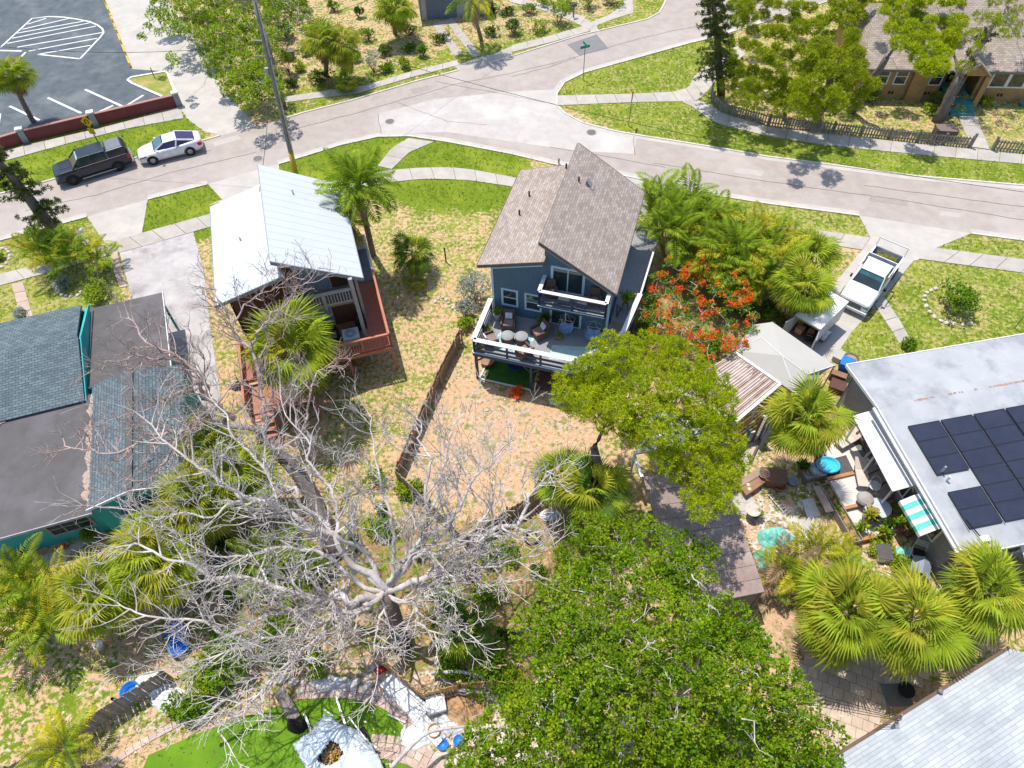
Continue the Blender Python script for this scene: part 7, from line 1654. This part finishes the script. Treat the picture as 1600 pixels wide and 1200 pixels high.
# ================================================================== teal house yard
sheet('teal_patio', [(-60,905),(0,880),(30,876),(60,872),(135,842),(152,842),(110,866),(104,878),(40,900),(20,930),(-60,950)], .02, conc_pale, hard=False)
def pots_(label,px,py,r,h,m,lm=None,lh=.4,**k): return pot(label,W(px,py),r,h,m,lm,lh,**k)
t = pots_('black square tapered bin at the teal house patio edge',14,905,.38,.8,black,None,name='garbage_bin')
pots_('large grey round pot against the rear teal wall',26,868,.42,.5,iron,None,name='planter'); pots_('grey low tub of soil in the blue tarp corner',42,893,.35,.35,black,lf_dark,.5)
for k,(x,y) in enumerate(((104,856),(37,866),(22,872),(28,884))): pots_(('red flowered pot under the barred window','red flowered pot on the rim of the grey planter','red flowered pot left of the grey planter','red flowered pot on the patio slab')[k],x,y,.13,.2,terracot,lf_red,.25,nl=10)
def crumple(name,label,cat,px,py,rx,ry,h,m,seed=0,z=0):
    p = W(px,py,z); t = thing(name,label,cat,(p.x,p.y,z)); n,mm_=38,14; V_=[];F_=[]
    for i in range(mm_+1):
        for k in range(n):
            a_=6.283*k/n; q=(1-i/mm_); wob=1+.22*mn.noise(Vector((math.cos(a_)*1.5,math.sin(a_)*1.5,seed))); x,y=math.cos(a_)*rx*q*wob,math.sin(a_)*ry*q*wob
            V_.append((x,y,max(.01,h*(1-q**2.2)*(1+.9*mn.noise(Vector((x*3,y*3,seed+5))))+(.16*abs(mn.noise(Vector((x*4+y*3,y*5-x*2,seed+9)))) if i else 0))))
    F_=[(i*n+k,i*n+(k+1)%n,(i+1)*n+(k+1)%n,(i+1)*n+k) for i in range(mm_) for k in range(n)]; mb=MB(); mb.add(V_,F_); mb.build('cloth',m,t,smooth=True); return t
crumple('blue_sheet','bright blue crumpled sheet beside the teal house patio','tarp',52,911,.75,.35,.25,bluepl,2)
crumple('turquoise_tarp','large crumpled turquoise tarp on the rubble beside the long shed','tarp',1210,842,.85,.62,.45,turq,4); crumple('turquoise_tarp','smaller turquoise tarp scrap below the large one','tarp',1194,868,.45,.36,.3,turq,7); crumple('turquoise_tarp','turquoise cloth by the folding chair','tarp',1415,862,.5,.28,.12,turq,11)
crumple('turquoise_tarp','small turquoise scrap hidden by palm leaves','tarp',1195,885,.35,.3,.2,turq,13)
crumple('white_sheets','white plastic sheets dumped at the lower left fence','plastic sheet',262,1090,.7,.5,.25,white,15); crumple('white_sheets','pale plastic bundle inside the lower left fence','plastic sheet',238,1068,.8,.55,.3,whitedirty,18)
crumple('white_sheets','white crumpled sheets among debris by the small blue dish','plastic sheet',700,1130,.8,.45,.2,white,21); crumple('white_sheets','white scrap pile at the end of the white planks','plastic sheet',650,1150,.7,.5,.15,white,23); crumple('white_sheets','white scraps on the sand above the artificial lawn','plastic sheet',520,1070,1.0,.3,.06,white,27)
crumple('soil_mound','orange brown soil mound behind the debris corner','soil mound',725,1112,1.2,.7,.3,mat('orange soil',(.42,.23,.10),(.50,.34,.20),4,1,.6),29); crumple('rock','pale boulder among the palm fronds below the rubble','rock',1273,880,.35,.3,.3,stonew,31)
crumple('white_sheets','white rags under the pine beside the deck','plastic sheet',868,628,.35,.25,.1,white,33); crumple('white_sheets','white scrap near the fence end by the tyre','plastic sheet',858,805,.5,.3,.15,white,35)
def tub(label,px,py,r,h,m,z=0,sy=1.0,water=None,name='tub'):
    p = W(px,py,z); t = thing(name,label,'tub',(p.x,p.y,z)); MB().lathe((0,0,0),[(0,.02),(r*.85,.0),(r,h),(r*1.06,h+.01),(r*1.04,h+.04),(r*.94,h+.03),(r*.8,.06),(0,.06)],24,sy=sy).build('shell', m, t, smooth=True)
    if water: MB().lathe((0,0,h*.6),[(0,0),(r*.9,0)],24,sy=sy).build('water', water, t)
tub('blue tub under the left bare limbs nearest the sandy yard',278,992,.42,.4,bluepl); tub('blue tub below the other blue tub under bare limbs',283,1014,.42,.35,bluepl); tub('blue wheelbarrow tray leaning at the lower left fence',208,1083,.4,.35,bluepl); tub('white bucket under the lower left areca fronds',160,1012,.2,.4,white,name='bucket'); tub('small blue dish among white debris',692,1164,.22,.12,bluepl); tub('second small blue dish nearer the huge tree',717,1158,.22,.12,bluepl); tub('tan ring bucket at the end of the white planks',679,1143,.26,.25,woodtan,name='bucket')
tub('small blue lidded pail under crossing bare limbs',350,882,.25,.3,bluepl,name='bucket')
# tyre
p = W(831,840); t = thing('tyre','old black tyre leaning by the back fence','tyre',(p.x,p.y,.1)); MB().lathe((0,0,0),[(.26,-.09),(.37,-.1),(.41,-.04),(.41,.04),(.37,.1),(.26,.09),(.24,0),(.26,-.09)],26).build('tread', iron, t, smooth=True)
# bicycles and bins at the driveway wall
for k,(x,y) in enumerate(((268,578),(290,592))):
    p = W(x,y); t = thing('bicycle',('dark bicycle leaning at the carport corner','dark bicycle nearer the stained driveway')[k],'bicycle',(p.x,p.y,0),rad(70+20*k))
    for x_ in (-.5,.5): w_ = MB().lathe((x_,0,.33),[(.30,-.015),(.34,-.015),(.34,.015),(.30,.015),(.30,-.015)],20,'y').build('wheel', black, t)
    MB().tube([(-.5,0,.33),(-.15,0,.35),(.35,0,.75),(-.2,0,.8),(-.5,0,.33)],.018,5).build('frame', iron, t); MB().tube([(.5,0,.33),(.38,0,.9)],.018,5).build('fork', iron, t); MB().tube([(.35,-.25,.95),(.38,0,.92),(.35,.25,.95)],.015,5).build('handlebar', iron, t); MB().box(-.3,-.06,.82,-.1,.06,.87).build('saddle', black, t)
flatbox('crate','blue and white crate against the right teal wall','crate',300,624,.5,.4,.35,bluepl,20,white); flatbox('crate','white crate near the foot of the pinkish bare tree','crate',322,620,.45,.4,.3,white,-10,mat('crate brown',(.25,.15,.1)))
crumple('black_bag','black rubbish bag beside the red deck steps','rubbish bag',372,605,.35,.3,.4,black,41)
# ================================================================== debris corner near the artificial lawn
def board(label,a,c,w,m,z=.06,name='board',cat='board',n=1):
    A,C_ = W(*a),W(*c); o_=loc_of(A); t = thing(name,label,cat,(o_.x,o_.y,0)); nn=(C_-A).normalized(); nn=Vector((-nn.y,nn.x,0))
    for k in range(n): off=nn*(k-(n-1)/2)*(w/n); MB(o_).beam(A+off+Vector((0,0,z+R.uniform(0,.05))),C_+off+Vector((0,0,z+R.uniform(0,.05))),w/n-.015,.05).build('board', m, t)
board('white planks lying along the new tan fence',(604,1062),(664,1118),.75,white,.12,n=3,cat='planks'); board('white planks running down toward the bottom edge',(628,1092),(690,1160),.55,whitedirty,.1,n=3,cat='planks'); board('pale brown plank between the white planks',(668,1108),(705,1148),.35,mat('plank buff',(.50,.40,.32)),.08,n=2,cat='planks')
board('white pipe lying over the pink path',(560,1158),(592,1172),.09,white,.5,name='pipe',cat='pipe'); board('white pipe beside the pink path edge',(608,1118),(634,1130),.08,white,.1,name='pipe',cat='pipe')
flatbox('white_box','white square box with dark side inside the fence corner','box',683,1104,.75,.65,.5,white,12,white)
p = W(455,1098); board('long weathered beam lying from the bushes to the boat',(440,1082),(466,1128),.5,woodgray,.5,n=2,cat='beam',name='beam'); crumple('outboard_motor','black covered outboard motor beside the boat','outboard motor',466,1134,.45,.3,.7,black,43)
for k,(x,y) in enumerate(((592,1048),(597,1045))): crumple('red_cloth',('red cloth scrap by the bleached trunk','smaller red cloth scrap by the bleached trunk')[k],'cloth',x,y,.22,.15,.06,redlamp,50+k)
def stones(label, pts, r, m, name='stone_ring', cat='stone edging', closed=False, jitter=.1):
    P=[W(*p) for p in pts]; 
    if closed: P=P+[P[0]]
    S=smooth(P,6); o_=loc_of(S[0]); t=thing(name,label,cat,(o_.x,o_.y,0)); me_=MB().blob((0,0,0),r,r*.8,r*.6,7,4,.18,3).mesh('stone'); me_.materials.append(m); acc=9
    for a,c in zip(S[:-1],S[1:]):
        acc+=(c-a).length
        if acc>=r*2.1: acc=0; inst('stone',me_,t,(a.x-o_.x,a.y-o_.y,r*.3),(R.uniform(-.3,.3),R.uniform(-.3,.3),R.uniform(0,6)),(R.uniform(.8,1.2),)*3)
stones('curved edging of pale stones around the front lawn bush',[(1462,452),(1448,458),(1444,470),(1452,488),(1470,502),(1500,508),(1522,505)],.16,stonew)
stones('white stone ring around a plant at the left edge',[(-22,392),(2,388),(15,396),(12,410),(-2,420),(-22,418)],.15,stonew); stones('small stone ring around the grey shrub by the teal house path',[(92,442),(88,452),(100,462),(122,462),(130,450)],.14,stonew)
stones('reddish stone ring at the foot of the leaning norfolk pine',[(92,362),(112,358),(124,368),(118,378),(100,380)],.15,pavem); stones('stones laid out on the dry lawn near the silver bush',[(680,472),(690,465),(700,472),(704,482),(712,480)],.13,stonew)
stones('line of broken concrete lumps on the sand above the lawn',[(440,1062),(470,1066),(510,1060),(550,1066),(590,1072)],.22,stonew,jitter=.3); stones('second line of concrete lumps nearer the lawn',[(470,1080),(520,1072),(570,1078),(615,1092),(640,1120)],.18,stonew)
stones('edging lumps beside the long shed wall',[(1152,808),(1160,830),(1170,860),(1176,890)],.15,mat('tan lumps',(.50,.38,.26),(.36,.25,.17))); stones('border stones of the sand below the slab',[(1178,792),(1190,806),(1200,812),(1218,818),(1236,826)],.13,stonew)
bush('low plant inside the white stone ring at the left edge',0,404,.5,.4,lf_bush,60); bush('grey shrub in the small stone ring by the teal house path',105,452,.55,.8,lf_silver,110)
# ================================================================== yard of the solar house
def z_sheet(name,pts,z,m,th=.12):
    P=WP(pts); 
    a=0
    for i in range(len(P)): x0,y0=P[i]; x1,y1=P[(i+1)%len(P)]; a+=x0*y1-x1*y0
    if a<0: P=P[::-1]
    o=MB().prism(P,z-th,z).build(name,m,None); o['kind']='structure'; return o
patw = mat('bright patio slab',(.62,.60,.57),(.55,.53,.50),2,.9)
z_sheet('yard_patio',[(1276,730),(1302,690),(1348,668),(1400,760),(1408,776),(1318,797),(1291,752)],.25,patw,.25); z_sheet('yard_patio',[(1319,799),(1396,779),(1418,826),(1344,846)],.15,patw,.15)
z_sheet('slab',[(1160,706),(1186,672),(1216,658),(1196,686),(1176,724),(1156,730)],.04,conc_pale,.05); z_sheet('slab',[(1142,772),(1172,770),(1182,792),(1168,806),(1148,800)],.04,conc_pale,.05); z_sheet('slab',[(1252,782),(1270,778),(1282,806),(1262,812)],.05,patw,.06)
z_sheet('slab',[(1246,812),(1282,810),(1284,820),(1262,830),(1250,826)],.04,conc_pale,.05)
def timber(label,pts,w,h,z,m,name='timber_edging'):
    P=[W(x,y,z) for x,y in pts]; o_=loc_of(P[0]); t=thing(name,label,'timber edging',(o_.x,o_.y,0))
    for a,c in zip(P[:-1],P[1:]): MB(o_).beam(Vector((a.x,a.y,z+h/2)),Vector((c.x,c.y,z+h/2)),w,h).build('timber',m,t)
timor = mat('orange timber',(.46,.24,.12),(.36,.18,.09),4,.8)
timber('orange timber edge between the upper and middle patio',[(1291,750),(1333,740)],.18,.12,.26,timor); timber('orange timber edge down the left side of the patio',[(1290,752),(1306,792),(1338,846)],.16,.12,.26,timor)
timber('orange timber edge across the lower patio',[(1316,796),(1350,788),(1402,775)],.16,.12,.26,timor); timber('orange timber edge at the bottom of the patio',[(1336,848),(1364,840)],.2,.3,.02,timor); timber('orange timber edge at the right planter',[(1386,796),(1402,826)],.16,.1,.18,timor)
timber('brown plank edge by the slatted arbor',[(1187,690),(1171,724)],.1,.25,.02,woodbrown)
def planter(label,a,c,w,h,m,lm=None,n=60):
    A,C_=W(*a),W(*c); o_=loc_of(A); t=thing('planter_box',label,'planter',(o_.x,o_.y,0)); d=(C_-A).normalized(); nn=Vector((-d.y,d.x,0))
    for s_ in (-1,1): MB(o_).beam(A+nn*s_*w/2+Vector((0,0,h/2)),C_+nn*s_*w/2+Vector((0,0,h/2)),.05,h).build('side_board',m,t)
    for q in (A,C_): MB(o_).beam(q-nn*w/2+Vector((0,0,h/2)),q+nn*w/2+Vector((0,0,h/2)),.05,h).build('end_board',m,t)
    MB(o_).beam(A+Vector((0,0,h*.4)),C_+Vector((0,0,h*.4)),w-.06,h*.7).build('soil',soil,t)
    if lm:
        P=np.array([tuple(A.lerp(C_,R.random())+nn*R.uniform(-w/2,w/2)*.8-o_+Vector((0,0,h*.8))) for _ in range(n)]); fastmesh('foliage',rosettes(P,5,.16,.05,.6),4,lm,t,'stuff')
planter('long slatted planter down the left side of the white patio',(1284,764),(1336,852),.45,.5,woodgray,lf_bush,50); planter('narrow planter right of the lower patio',(1392,792),(1424,838),.6,.45,woodbrown,lf_lime,120); planter('wooden planter at the far corner of the bright patio',(1272,700),(1282,722),.4,.4,woodbrown,lf_dark,20)
board('pinkish bench plank left of the slatted planter',(1272,766),(1292,806),.42,mat('pinkish plank',(.46,.34,.28)),.4,n=2,name='bench',cat='bench')
t = thing('raised_bed','dark brown timber raised bed with a low bench arm','raised bed',tuple(loc_of(W(1195,748))))
o_=W(1195,748); o_=Vector((o_.x,o_.y,0))
for pts_,z,m_ in ((((1157,761),(1166,774),(1199,751),(1190,741)),.4,mat('warm plank top',(.33,.19,.12),(.27,.15,.10),4)),(((1190,729),(1231,734),(1226,756),(1199,752),(1189,741)),.6,woodbrown),(((1152,752),(1157,761),(1190,741),(1186,730)),.45,mat('pale plank',(.38,.27,.21)))):
    P=[W(x,y,z) for x,y in pts_]
    MB(o_).prism([(p.x,p.y) for p in P][::-1],.0,z).build('box_section',m_,t)
for x,y in ((1169,757),(1171,764)): q=W(x,y,.42); MB(o_).cyl((q.x,q.y,.40),.09,.03,10).build('solar_lamp',mat('lamp cream',(.75,.62,.40)) if 'lamp cream' not in MATS else MATS['lamp cream'],t)
tub('grey enamel basin on the dark raised bed',1193,742,.26,.12,galv,z=.46,name='basin'); tub('round terracotta ring pot below the raised bed',1217,762,.3,.2,terracot); tub('clear plastic crate on the shaded grass',1237,755,.25,.25,mat('clear plastic',(.36,.42,.42)),name='crate')
tub('bright blue oval paddling basin on the grey mat',1291,731,.58,.28,cyanpl,z=.27,sy=.82,water=mat('basin water',(.05,.42,.58),(.08,.55,.68),3,.05))
P=[W(x,y,.262) for x,y in ((1281,722),(1322,711),(1336,740),(1291,748))]; q=MB(P[0]).slab(P[::-1],.008).build('rubber_mat',matgray,None); tag(q,'large dark grey mat under the blue basin','mat',loc=tuple(P[0]))
P=[W(x,y,.262) for x,y in ((1334,693),(1352,680),(1372,712),(1352,722))]; q=MB(P[0]).slab(P[::-1],.008).build('rubber_mat',mat('mat greenish',(.16,.20,.19)),None); tag(q,'grey green mat in the shade of the patio cover','mat',loc=tuple(P[0]))
def lounger(label,px,py,rot,m,z=.27,back=.5):
    p=W(px,py,z); t=thing('sun_lounger',label,'sun lounger',(p.x,p.y,z),rad(rot)); MB().box(-.3,-.75,.28,.3,.25,.36).build('seat',m,t,bevel=.02); MB().slab([(-.3,.25,.36),(.3,.25,.36),(.3,.25+.6*math.cos(back),.36+.6*math.sin(back)),(-.3,.25+.6*math.cos(back),.36+.6*math.sin(back))],.06).build('backrest',m,t)
    for x in (-.27,.27):
        for y in (-.7,.25): MB().box(x-.025,y-.025,0,x+.025,y+.025,.28).build('leg',woodbrown,t)
beige=mat('beige sling',(.62,.53,.47),(.55,.46,.41),4,.8); taup=mat('taupe sling',(.32,.26,.24),(.26,.21,.19),4,.8)
lounger('beige sun lounger at the top of the bright patio',1323,690,-62,beige); lounger('beige sun lounger standing on the timber edge',1343,745,-8,beige); lounger('brown sun lounger in the shade of the patio cover',1378,746,-60,taup); lounger('brown sun lounger at the lower end of the patio cover',1384,770,-55,taup); lounger('dark chair in the middle of the shaded patio',1366,730,-70,taup)
for k,(x,y,m_) in enumerate(((1345,688,brownwick),(1358,703,brownwick),(1361,722,whitedirty))): armchair(('dark chair beside the top lounger','dark chair tucked under the patio cover edge','pale side chair on the shaded mat')[k],0,0,-60,.27,False,.8,m_,lambda u,v,z,x=x,y=y: W(x,y,z))
t=thing('garden_table','glass garden table crowded with pots and a black tray','table',tuple(loc_of(W(1364,803)))); MB().lathe((0,0,.62),[(0,0),(.62,0),(.64,.03),(0,.04)],26,sy=.85).build('tabletop',mat('frosted table',(.55,.62,.66),None,3,.2),t)
for k in range(4): a_=k*1.57+.7; MB().tube([(math.cos(a_)*.5,math.sin(a_)*.42,0),(math.cos(a_)*.45,math.sin(a_)*.38,.62)],.02,5).build('leg',white,t)
for k,(x,y,r_,m_) in enumerate(((1361,797,.14,terracot),(1368,799,.13,terracot),(1357,793,.12,woodtan),(1363,806,.1,whitedirty))): pot(('terracotta pot at the back of the garden table','orange pot at the right of the garden table','tan basket on the garden table rim','white cup on the near side of the garden table')[k],W(x,y,.67),r_,.16,m_,None,name='pot')
tub('black oval tray on the garden table',1369,812,.26,.06,black,z=.67,sy=.7,name='tray')
p=W(1347,790,.16); t=thing('folded_parasol','grey dome of a folded parasol lying across the patio','parasol',(p.x,p.y,.16)); MB().lathe((0,.1,.5),[(.42,0),(.36,.12),(.2,.2),(0,.24)],14).build('canopy',mat('parasol grey',(.38,.36,.35)),t); MB().tube([(0,.1,.6),(-.4,-.9,.3)],.03,6).build('shaft',iron,t)
p=W(1362,765,.27); t=thing('wire_chair','white wire chair with round seat between the loungers','chair',(p.x,p.y,.27)); MB().lathe((0,0,.4),[(.0,0),(.28,0),(.3,.02),(.28,.03)],20).build('seat',mat('wire white',(.62,.62,.62)),t); [MB().tube([(math.cos(a_)*.28,math.sin(a_)*.28,0),(math.cos(a_)*.26,math.sin(a_)*.26,.4)],.015,4).build('leg',white,t) for a_ in (0,1.57,3.14,4.71)]; MB().tube([(math.cos(a_)*.3,math.sin(a_)*.3,.42+.45*math.sin(a_)) for a_ in [math.pi*k/10 for k in range(11)]],.015,4).build('back_hoop',white,t)
for k,(x,y,r_,h_,lm) in enumerate(((1342,830,.16,.3,lf_lime),(1352,815,.2,.5,lf_fany),(1382,826,.2,.3,lf_dark),(1398,822,.17,.25,lf_lime),(1408,828,.18,.22,None),(1376,838,.16,.3,lf_lime),(1252,735,.2,.3,lf_dark),(1262,742,.16,.25,None),(1425,792,.15,.25,lf_lime))):
    pot(('lime leaved pot on the lower white patio','tall banana leaf pot beside the garden table','dark leaved grey pot at the patio bottom','green plant pot at the patio right corner','terracotta saucer at the patio right corner','lime shrub in a pot below the patio timber','dark plant on the cluttered side table','red pot on the cluttered side table','yellow plant on the corner post of the planter')[k],W(x,y,.16 if k<6 else .3),r_,h_,terracot if k not in (2,) else iron,lm,.55,name='potted_plant' if lm else 'pot')
t=flatbox('side_table','cluttered low grey side table left of the blue basin','side table',1266,742,1.1,.8,.45,woodgray,10,mat('slate top',(.30,.33,.36)))
tub('pale round stone dish on the cluttered side table',1272,738,.22,.08,galv,z=.5,name='dish')
t=flatbox('grey_cooler','white cooler with grey lid tilted in the weeds','cooler',1377,868,.62,.75,.4,white,-8,matgray); 
p=W(1432,893); t=thing('kennel','grey plastic kennel with pitched roof beneath the middle palm','kennel',(p.x,p.y,0),rad(-30)); MB().box(-.35,-.4,0,.35,.4,.5).build('walls',mat('slate plastic',(.20,.24,.29)),t); MB().slab([(-.42,-.45,.48),(0,-.45,.78),(0,.45,.78),(-.42,.45,.48)],.04).build('roof',mat('slate plastic lid',(.27,.31,.37)),t); MB().slab([(0,-.45,.78),(.42,-.45,.48),(.42,.45,.48),(0,.45,.78)],.04).build('roof',MATS['slate plastic lid'],t)
p=W(1430,870); t=thing('folding_chair','white framed folding chair with dark webbing by the grey wall','folding chair',(p.x,p.y,0),rad(-25))
for s_ in (-1,1): MB().tube([(s_*.28,-.3,0),(s_*.28,.25,.45),(s_*.28,.4,.95)],.02,5).build('side_frame',white,t); MB().tube([(s_*.26,.3,0),(s_*.26,-.28,.45)],.02,5).build('side_frame',white,t)
MB().slab([(-.26,-.28,.44),(.26,-.28,.44),(.26,.2,.44),(-.26,.2,.44)],.02).build('seat',black,t); [MB().box(-.27,.3+.04*k,.6+.12*k,.27,.33+.04*k,.68+.12*k).build('back_slat',white,t) for k in range(3)]
# bins and crates near the canopy
p=W(1315,583); t=thing('recycling_bin','blue wheeled bin squeezed between canopy and white roof','bin',(p.x,p.y,0),rad(-35)); MB().add([],[]); mb=MB(); mb.add([(-.25,-.25,0),(.25,-.25,0),(.25,.25,0),(-.25,.25,0),(-.32,-.34,1.0),(.32,-.34,1.0),(.32,.34,1.0),(-.32,.34,1.0)],[(3,2,1,0),(4,5,6,7),(0,1,5,4),(1,2,6,5),(2,3,7,6),(3,0,4,7)]); mb.build('body',bluepl,t,bevel=.02); MB().box(-.35,-.38,1.0,.35,.36,1.07).build('lid',bluepl,t,bevel=.03); [MB().lathe((x,.33,.12),[(.0,-.03),(.12,-.03),(.12,.03),(0,.03)],12,'y').build('wheel',black,t) for x in (-.22,.22)]
flatbox('crate','upper brown wooden crate beside the blue bin','crate',1306,594,.8,.35,.55,woodbrown,-30,mat('crate top',(.30,.16,.11))); flatbox('crate','lower dark brown crate toward the fan palm','crate',1306,608,.8,.7,.4,mat('dark crate',(.12,.06,.05)),-30)
flatbox('step_block','cream concrete block behind the blue bin','block',1308,560,.45,.7,.35,tarpw,-40)
pots_('round dark pot near the white roof corner',1327,566,.4,.35,iron,None,name='planter')
# slatted arbor
t=thing('slatted_arbor','arbor of brown posts and white slats beside the leaf covered roof','arbor',tuple(loc_of(W(1185,690)))); o_=loc_of(W(1185,690))
PB=[W(1174,690),W(1184,687),W(1195,673),W(1205,662)]; hs_=[2.35,2.5,2.0,2.0]
for p_,h_ in zip(PB,hs_): MB(o_).box(p_.x-.06,p_.y-.06,0,p_.x+.06,p_.y+.06,h_).build('post',woodbrown,t)
PL2=[W(1163,692)]+PB
sl=0
for i in range(4):
    a,c=PL2[i],PL2[i+1]; hh=(1.1,2.4,1.5,2.0)[i]
    for k in range(int(hh/.15)):
        z=.1+k*.15; MB(o_).beam(a.lerp(c,.06)+Vector((0,0,z)),c.lerp(a,.06)+Vector((0,0,z)),.09,.022).build('slat',white,t)
p=W(1163,692); MB(o_).box(p.x-.05,p.y-.05,0,p.x+.05,p.y+.05,1.25).build('end_post',mat('teal post',(.06,.25,.26)),t)
flatbox('planter_cube','cream cube on top of the arbor end post','planter',0,0,.4,.4,.3,woodtan,30,at=W(1168,662,1.25))
# bird bath etc on rubble
p=W(1172,806); t=thing('bird_bath','pale stone bird bath on the sand beside the long shed','bird bath',(p.x,p.y,0)); MB().lathe((0,0,0),[(.2,0),(.08,.1),(.08,.5),(.35,.6),(.38,.66),(.3,.62),(0,.58)],18).build('bowl',stonew,t,smooth=True)
pots_('bright green spiky plant beside the bird bath',1181,808,.12,.15,black,lf_lime,.5)
# barbecue on patio
p=W(1402,1086); t=thing('barbecue','round black barbecue on a grey mat under the palms','barbecue',(p.x,p.y,.05)); MB().box(-.6,-.45,0,.5,.45,.02).build('mat',mat('slate mat',(.20,.20,.19)),t); MB().lathe((.15,.05,.02),[(.08,0),(.1,.3),(.3,.4),(.34,.55),(.3,.56),(0,.5)],18).build('bowl',black,t,smooth=True)
# bungalow yard
pots_('green coiled hose reel at the bungalow wall',1598,165,.35,.3,MATS['green steps'],None,name='hose_reel'); p=W(1530,150); armchair('blue green chair by the bungalow steps',0,0,20,.0,False,.8,mat('chair teal',(.12,.32,.34)),lambda u,v,z: W(1530,154,0))

# ---- things alike share a group
GN = {'fan_palm':'fan palms in the yards','areca_palm':'areca palm clumps','shrub':'shrubs and bushes of the gardens','wood_fence':'wooden fences','turquoise_tarp':'turquoise tarp pieces','white_sheets':'dumped white sheets and scraps',
 'overhead_wire':'overhead wires','armchair':'chairs on the decks and patios','potted_plant':'potted plants','sun_lounger':'sun loungers on the bright patio','mailbox':'mailboxes along the street','manhole_cover':'manhole covers in the street'}
cnt = {}
for o in bpy.data.objects:
    if o.parent is None and o.get('category'): cnt.setdefault(o.name.split('.')[0], []).append(o)
for n_, l_ in cnt.items():
    if len(l_) > 1:
        for o in l_:
            if not o.get('group'): o['group'] = GN.get(n_, 'the '+n_.replace('_',' ')+('es' if n_.endswith(('s','x','sh','ch')) else 's')+' of the place')
